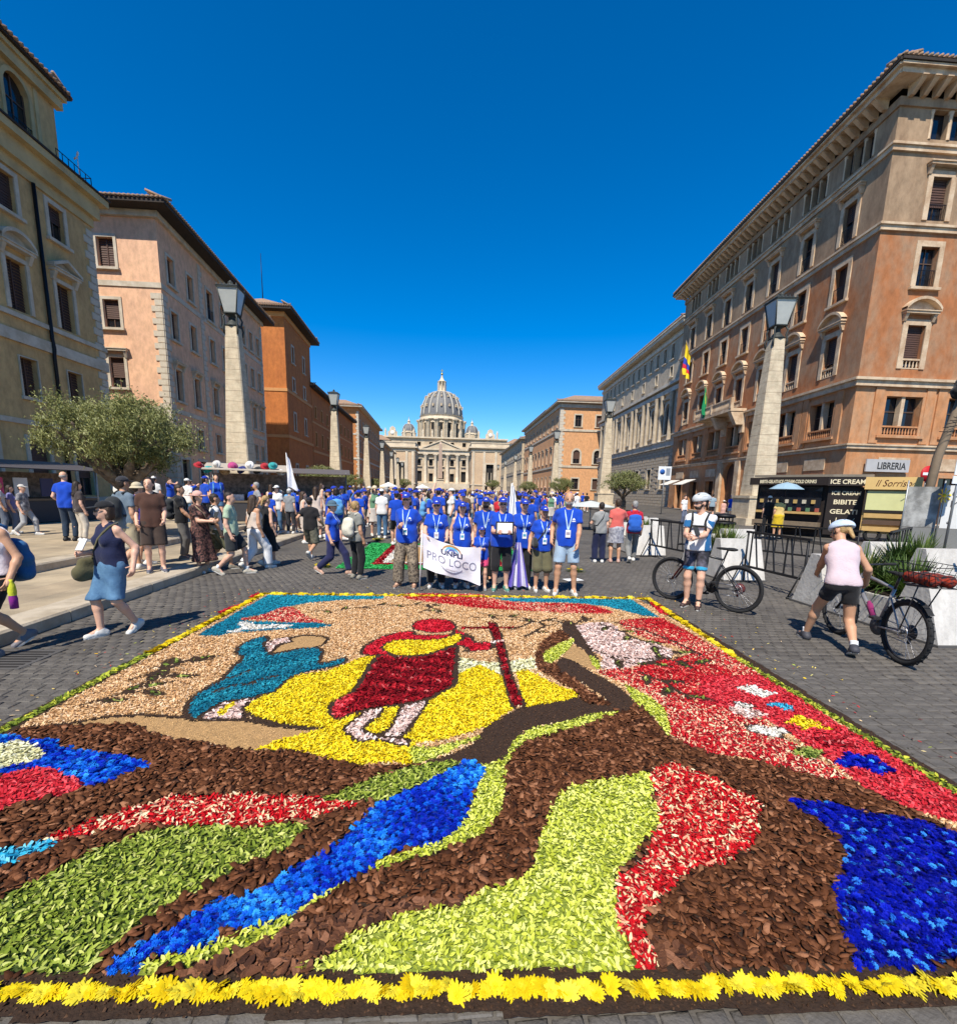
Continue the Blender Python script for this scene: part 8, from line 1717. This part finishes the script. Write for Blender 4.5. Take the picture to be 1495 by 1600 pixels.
# ---------------------------------------------------------------- souvenir stalls on the left
def stall(label,a,w,d,h,cl,goods,rz,hats=True):
    t=thing('souvenir_stall',label,'stall',a,rz)
    for x in (-w/2,w/2):
        for y in (-d/2,d/2): mb=MB(); mb.tube([(x,y,0),(x,y,h)],.025,6); mb.build('post',GALV,t)
    mb=MB(); mb.add([(-w/2-.2,-d/2-.5,h-.12),(w/2+.2,-d/2-.5,h-.12),(w/2+.2,d/2+.1,h+.18),(-w/2-.2,d/2+.1,h+.18)]+[(x,y,z+.03) for x,y,z in [(-w/2-.2,-d/2-.5,h-.12),(w/2+.2,-d/2-.5,h-.12),(w/2+.2,d/2+.1,h+.18),(-w/2-.2,d/2+.1,h+.18)]],[(0,3,2,1),(4,5,6,7),(0,1,5,4),(1,2,6,5),(2,3,7,6),(3,0,4,7)]); mb.build('canopy',fmat(cl),t)
    mb=MB(); mb.box(-w/2,w/2,-d/2,d/2,.75,.82); mb.build('table',mat('stall_wood',(.16,.12,.08),.8),t); mb=MB(); mb.box(-w/2+.02,w/2-.02,-d/2+.02,d/2-.02,.02,.74); mb.build('table_skirt',fmat((.05,.05,.055)),t)
    mb=MB(); mb.box(-w/2,w/2,d/2-.05,d/2,.82,h-.2); mb.build('back_panel',fmat((.16,.12,.09),'goodswall',(.35,.25,.2),6.),t)
    return t
HATC=[(.35,.02,.03),(.03,.30,.30),(.55,.53,.49),(.40,.25,.12),(.40,.05,.18),(.02,.03,.15),(.75,.73,.7),(.03,.03,.03)]
def hat_thing(i,p):
    c=HATC[i%8]; nm=['red','turquoise','white','straw coloured','pink','navy','cream','black'][i%8]; t=thing('souvenir_hat','%s hat hung on the souvenir stall, number %d from the left'%(nm,i+1) if False else '%s hat hung on the souvenir stall awning'%nm,'hat',p); t.rotation_euler=(random.uniform(.6,1.2),random.uniform(-.3,.3),random.uniform(-.5,.5)); t['group']='hats on the souvenir stall'
    mb=MB(); mb.lathe([(.0,.12),(.06,.115),(.095,.08),(.105,0)],14); mb.build('crown',fmat(c),t); mb=MB(); mb.lathe([(.10,.004),(.18,-.015),(.185,-.01),(.10,.012)],18); mb.build('brim',fmat(c),t)
q=atY(392,760,20.5); st=stall('souvenir stall with a cream canopy and many hats left of the pink palazzo lamp',(q[0],q[1],.3),2.8,1.4,2.1,(.42,.36,.28),0,RAD(20))
for i in range(11): hat_thing(i,(q[0]-1.35+i*.27,q[1]-1.30+.098*i,.3+2.02+random.uniform(-.12,.22)))
for i,(c,x) in enumerate((((.02,.03,.2),-1.2),((.5,.48,.45),-.5),((.4,.05,.08),.2),((.05,.05,.06),.9))):
    mb=MB(); mb.box(x-.25,x+.25,-.5,.4,.83,1.0+.06*i); mb.build('goods_pile',fmat(c,'goods',tuple(min(.7,v*1.8+.1) for v in c),9.),st)
q=atY(482,770,27); stall('dark souvenir stall further along beside the orange house',(q[0],q[1],.3),4.0,1.5,2.2,(.10,.08,.07),0,RAD(12))
t2=stall('dark souvenir stall standing in the shade of the ochre palazzo',(-14.6,17.2,.3),4.6,1.4,1.9,(.05,.045,.045),0,RAD(75))
for i,(c,x) in enumerate((((.45,.06,.14),-1.0),((.5,.5,.5),-.3),((.05,.05,.1),.5))): mb=MB(); mb.box(x-.2,x+.2,-.78,-.74,.9,1.5); mb.build('hanging_shirt',fmat(c),t2)
for i,(px,Y) in enumerate(((607,115),(660,150),(612,170))):
    q=atY(px,766,Y); t=thing('market_tent','white market tent above the crowd, %s'%('nearest' if i==0 else ('in the street centre' if i==1 else 'farthest on the left')),'tent',(q[0],q[1],0)); mb=MB(); mb.lathe([(2.1,2.1),(2.0,2.3),(1.0,2.7),(0,3.2)],4,smooth=False); mb.build('roof',fmat((.72,.72,.70)),t)
    for k in range(4): a=k*PI/2; mb=MB(); mb.tube([(1.95*math.cos(a),1.95*math.sin(a),0),(1.95*math.cos(a),1.95*math.sin(a),2.15)],.04,5); mb.build('post',GALV,t)
t=thing('pavement_umbrella','low pale cafe umbrella beyond the right planters','umbrella',(atY(922,800,23)[0],23,0)); mb=MB(); mb.lathe([(1.2,1.12),(.6,1.28),(0,1.4)],8,smooth=False); mb.build('canopy',fmat((.50,.52,.48)),t); mb=MB(); mb.tube([(0,0,0),(0,0,1.4)],.03,6); mb.build('pole',GALV,t)
# drain grate in the gutter
t=thing('drain_grate','iron drain grate beside the kerb at the left edge','grate',(gp(18,1030)[0],gp(18,1030)[1],0)); mb=MB(); mb.box(-.3,.3,-.28,.28,.002,.006); mb.build('plate',mat('grate_iron',(.09,.085,.08),.6,.15,10,.2,50),t)
for k in range(7): mb=MB(); mb.box(-.25,.25,-.24+.07*k,-.21+.07*k,.0062,.009); mb.build('slot',DARK,t)
# ---------------------------------------------------------------- second flower carpet behind the group
t=thing('second_flower_carpet','smaller green and brown flower carpet with red white border behind the group','flower carpet',(-.3,12.9,0))
def sheet(name,typ,x0,x1,y0,y1,z,hole=None,sp=None):
    kind,ln,wd,s0,bc,ramp=T[typ]; s0=(sp or s0)*1.7; gx=np.arange(x0,x1,s0); gy=np.arange(y0,y1,s0); X,Y=np.meshgrid(gx,gy); X=X.ravel()+RNG.uniform(-.5,.5,X.size)*s0; Y=Y.ravel()+RNG.uniform(-.5,.5,Y.size)*s0
    if hole: k=~((X>hole[0])&(X<hole[1])&(Y>hole[2])&(Y<hole[3])); X,Y=X[k],Y[k]
    Pp=np.stack([X,Y],1); V,F0=pieces(kind,Pp,ln*1.7,wd*1.7,np.full(len(Pp),z+.01)+RNG.uniform(0,.012,len(Pp)),.4,0,RNG); k=V.shape[1]; F4=fit4(F0); Fq=(F4[None]+np.arange(len(Pp))[:,None,None]*k).reshape(-1,4); nv=len(Pp)*k
    rects=[(x0,x1,y0,y1)] if not hole else [(x0,x1,y0,hole[2]),(x0,x1,hole[3],y1),(x0,hole[0],hole[2],hole[3]),(hole[1],x1,hole[2],hole[3])]
    VV=[V.reshape(-1,3)]; FF=[Fq]
    for a,b,c,d in rects: VV.append(np.array([(a,c,z),(b,c,z),(b,d,z),(a,d,z)])); FF.append(np.array([[0,1,2,3]])+nv); nv+=4
    Fq=np.concatenate(FF); tri=Fq[:,2]==Fq[:,3]; n1=len(Pp)*len(F4); tint=np.concatenate([np.repeat(RNG.uniform(0,1,len(Pp)),len(F4)),np.zeros(len(rects))]); mi=np.concatenate([np.zeros(n1,int),np.ones(len(rects),int)])
    V=np.concatenate(VV)-np.array([-.3,12.9,0])
    if tri.any():
        F3=np.concatenate([Fq[tri][:,:3],Fq[~tri][:,[0,1,2]],Fq[~tri][:,[0,2,3]]]); f=lambda a:np.concatenate([a[tri],a[~tri],a[~tri]]); me=npmesh(name,V,F3,list(TM[typ]),False,f(tint),f(mi))
    else: me=npmesh(name,V,Fq,list(TM[typ]),False,tint,mi)
    o=link(name,me,t); o['kind']='stuff'
T['grass']=('shred',.03,.012,.02,(.02,.28,.07),[(0,(.01,.20,.04)),(1,(.05,.42,.12))]); TM['grass']=(mat('carpet_grass',(.02,.28,.07),.8,.1,8,0,1,attr=T['grass'][5],spec=.1),mat('carpet_bed_grass',(.015,.2,.05),.9))
sheet('green_ground','grass',-2.45,1.9,10.45,15.4,.006,(-1.75,1.3,11.0,14.9)); sheet('dark_red_border','darkred',-1.75,1.3,11.0,14.9,.012,(-1.55,1.1,11.2,14.7)); sheet('white_border','white',-1.55,1.1,11.2,14.7,.012,(-1.4,.95,11.35,14.55)); sheet('brown_sand_centre','sand',-1.4,.95,11.35,14.55,.01,None,.03)
def bouquet(label,p,n,cols_):
    t=thing('flower_bunch',label,'flowers',p); o=link('leaves',TUF[1],t); o.scale=(.45,.45,.22)
    for k in range(n): a=k*2.4; f=link('flower',random.choice(CH),t); f.location=(.05*math.sqrt(k)*math.cos(a)*1.4,.05*math.sqrt(k)*math.sin(a)*1.4,.05); f.scale=(.9,.9,.9)
q=gp(505,886); bouquet('bunch of yellow flowers and leaves on the paving beside the navy trousers',q,8,None); q=gp(897,893); bouquet('bunch of yellow flowers and green leaves lying right of the group',q,6,None); q=gp(590,845); bouquet('yellow flowers at the far corner of the second carpet',q,9,None)
mb=MB(); q=gp(895,906); mb.box(-.18,.18,-.12,.12,.003,.006); tag(mb.build('white_paper_sheet',fmat((.75,.75,.73)),None,Matrix.Translation((q[0],q[1],0))@Matrix.Rotation(.3,4,'Z')),'white paper sheet lying on the paving right of the group','paper')
# ---------------------------------------------------------------- olive trees
OLB=mat('olive_bark',(.17,.125,.085),.9,.3,7,.9,16,col2=(.075,.055,.04),v2scale=5); OLF=mat('olive_leaf',(.2,.22,.1),.6,.1,5,0,1,attr=[(0,(.085,.10,.028)),(.5,(.23,.245,.085)),(.85,(.36,.37,.16)),(1,(.50,.50,.29))],trans=.3)
def olive(label,loc,seed,nleaf,ls,W=1.95,Hc=1.75,zc=2.75,group='olive trees'):
    r=np.random.default_rng(seed); rr=random.Random(seed); t=thing('olive_tree',label,'tree',loc,0,group)
    V=[];prims=[C((0,0,-.05),(.06,.02,.9),.30,.20),C((.06,.02,.9),(-.05,0,1.35),.20,.19),C((-.18,.1,0),(.0,.05,.7),.14,.1),C((.2,-.12,0),(.05,-.03,.6),.13,.1)]
    tips=[]
    for k in range(7):
        a=2*PI*k/7+rr.uniform(-.3,.3); m=np.array([.55*math.cos(a),.5*math.sin(a),1.65+rr.uniform(-.1,.25)]); e=np.array([W*.75*math.cos(a+.2),W*.7*math.sin(a+.2),2.35+rr.uniform(-.15,.5)]); prims+=[C((-.05,0,1.3),m,.13,.09),C(m,e,.085,.03)]; tips.append(e)
        e2=m+np.array([.4*math.cos(a+1),.4*math.sin(a+1),.9]); prims.append(C(m,e2,.06,.02)); tips.append(e2)
    v,q=blob(prims,.045,.05,folds=.03,sd_=0) if False else blob(prims,.045,.05,folds=.028,seed=seed); link('trunk',npmesh('trunk',v,q,OLB,True),t)
    # clumped leaves: clusters spread through a flat, uneven crown
    nc=110; cl=[]
    while len(cl)<nc:
        p=r.uniform(-1,1,3); d=math.sqrt(p[0]**2+p[1]**2+p[2]**2)
        if d<1 and r.uniform()<.25+d**2: cl.append(p*np.array([W*(1+.14*math.sin(4*p[1]+seed)),W*.92,Hc*.5])+np.array([0,0,zc+.12*math.sin(p[0]*3+seed)-.18*(p[0]**2+p[1]**2)*.3]))
    cl=np.array(cl); n=nleaf; ci=r.integers(0,nc,n); sg=r.uniform(.55,1.25,nc)[ci]; Pp=cl[ci]+r.normal(0,1,(n,3))*np.array([.17,.17,.13])*sg[:,None]
    b0=np.array([(-.5,0,0),(0,-.5,.06),(.5,0,0),(0,.5,.06)]); L_=ls*r.uniform(.7,1.3,n); A=np.tile(b0,(n,1,1)); A[:,:,0]*=L_[:,None]; A[:,:,1]*=(L_*.30)[:,None]
    for i,j in ((1,2),(0,2),(0,1)):
        th=r.uniform(0,2*PI,n) if (i,j)==(0,1) else r.normal(0,.8,n); c,s=np.cos(th)[:,None],np.sin(th)[:,None]; x,y=A[:,:,i].copy(),A[:,:,j].copy(); A[:,:,i]=c*x-s*y; A[:,:,j]=s*x+c*y
    A+=Pp[:,None,:]; tn=np.clip(r.uniform(0,1,n)*.8+.2*np.repeat(r.uniform(0,1,nc)[None],1,0)[0][ci],0,1)
    link('crown',npmesh('crown',A.reshape(-1,3),np.arange(n*4).reshape(-1,4),OLF,False,tint=tn),t); return t
olive('big olive tree with spreading grey green crown and gnarled trunk on the left pavement',(-8.45,13.3,.3),3,26000,.085,1.75)
far0=olive('olive tree in front of the rusticated palazzo on the right',(atY(975,760,45)[0],45,.1),8,9000,.15)
for lb,px,Y,k in (('olive tree beside the second left lamp',503,50,.98),('small olive tree further left beyond the second left lamp',550,82,1.0),('olive tree in front of the salmon palazzo corner',877,72,1.0),('small olive tree far right near the salmon palazzo entrance',825,112,1.05),('small olive tree before the right gateway block',770,200,1.6),('small olive tree before the left gateway block',615,190,1.4),('small olive tree among tents far left',632,205,1.5),('far olive tree left of the third lamp',585,125,1.05)):
    o=copy_tree(far0); q=atY(px,760,Y); o.location=(q[0],Y,.1); o.scale=(k,k,k); o.rotation_euler=(0,0,px*.7); o['label']=lb
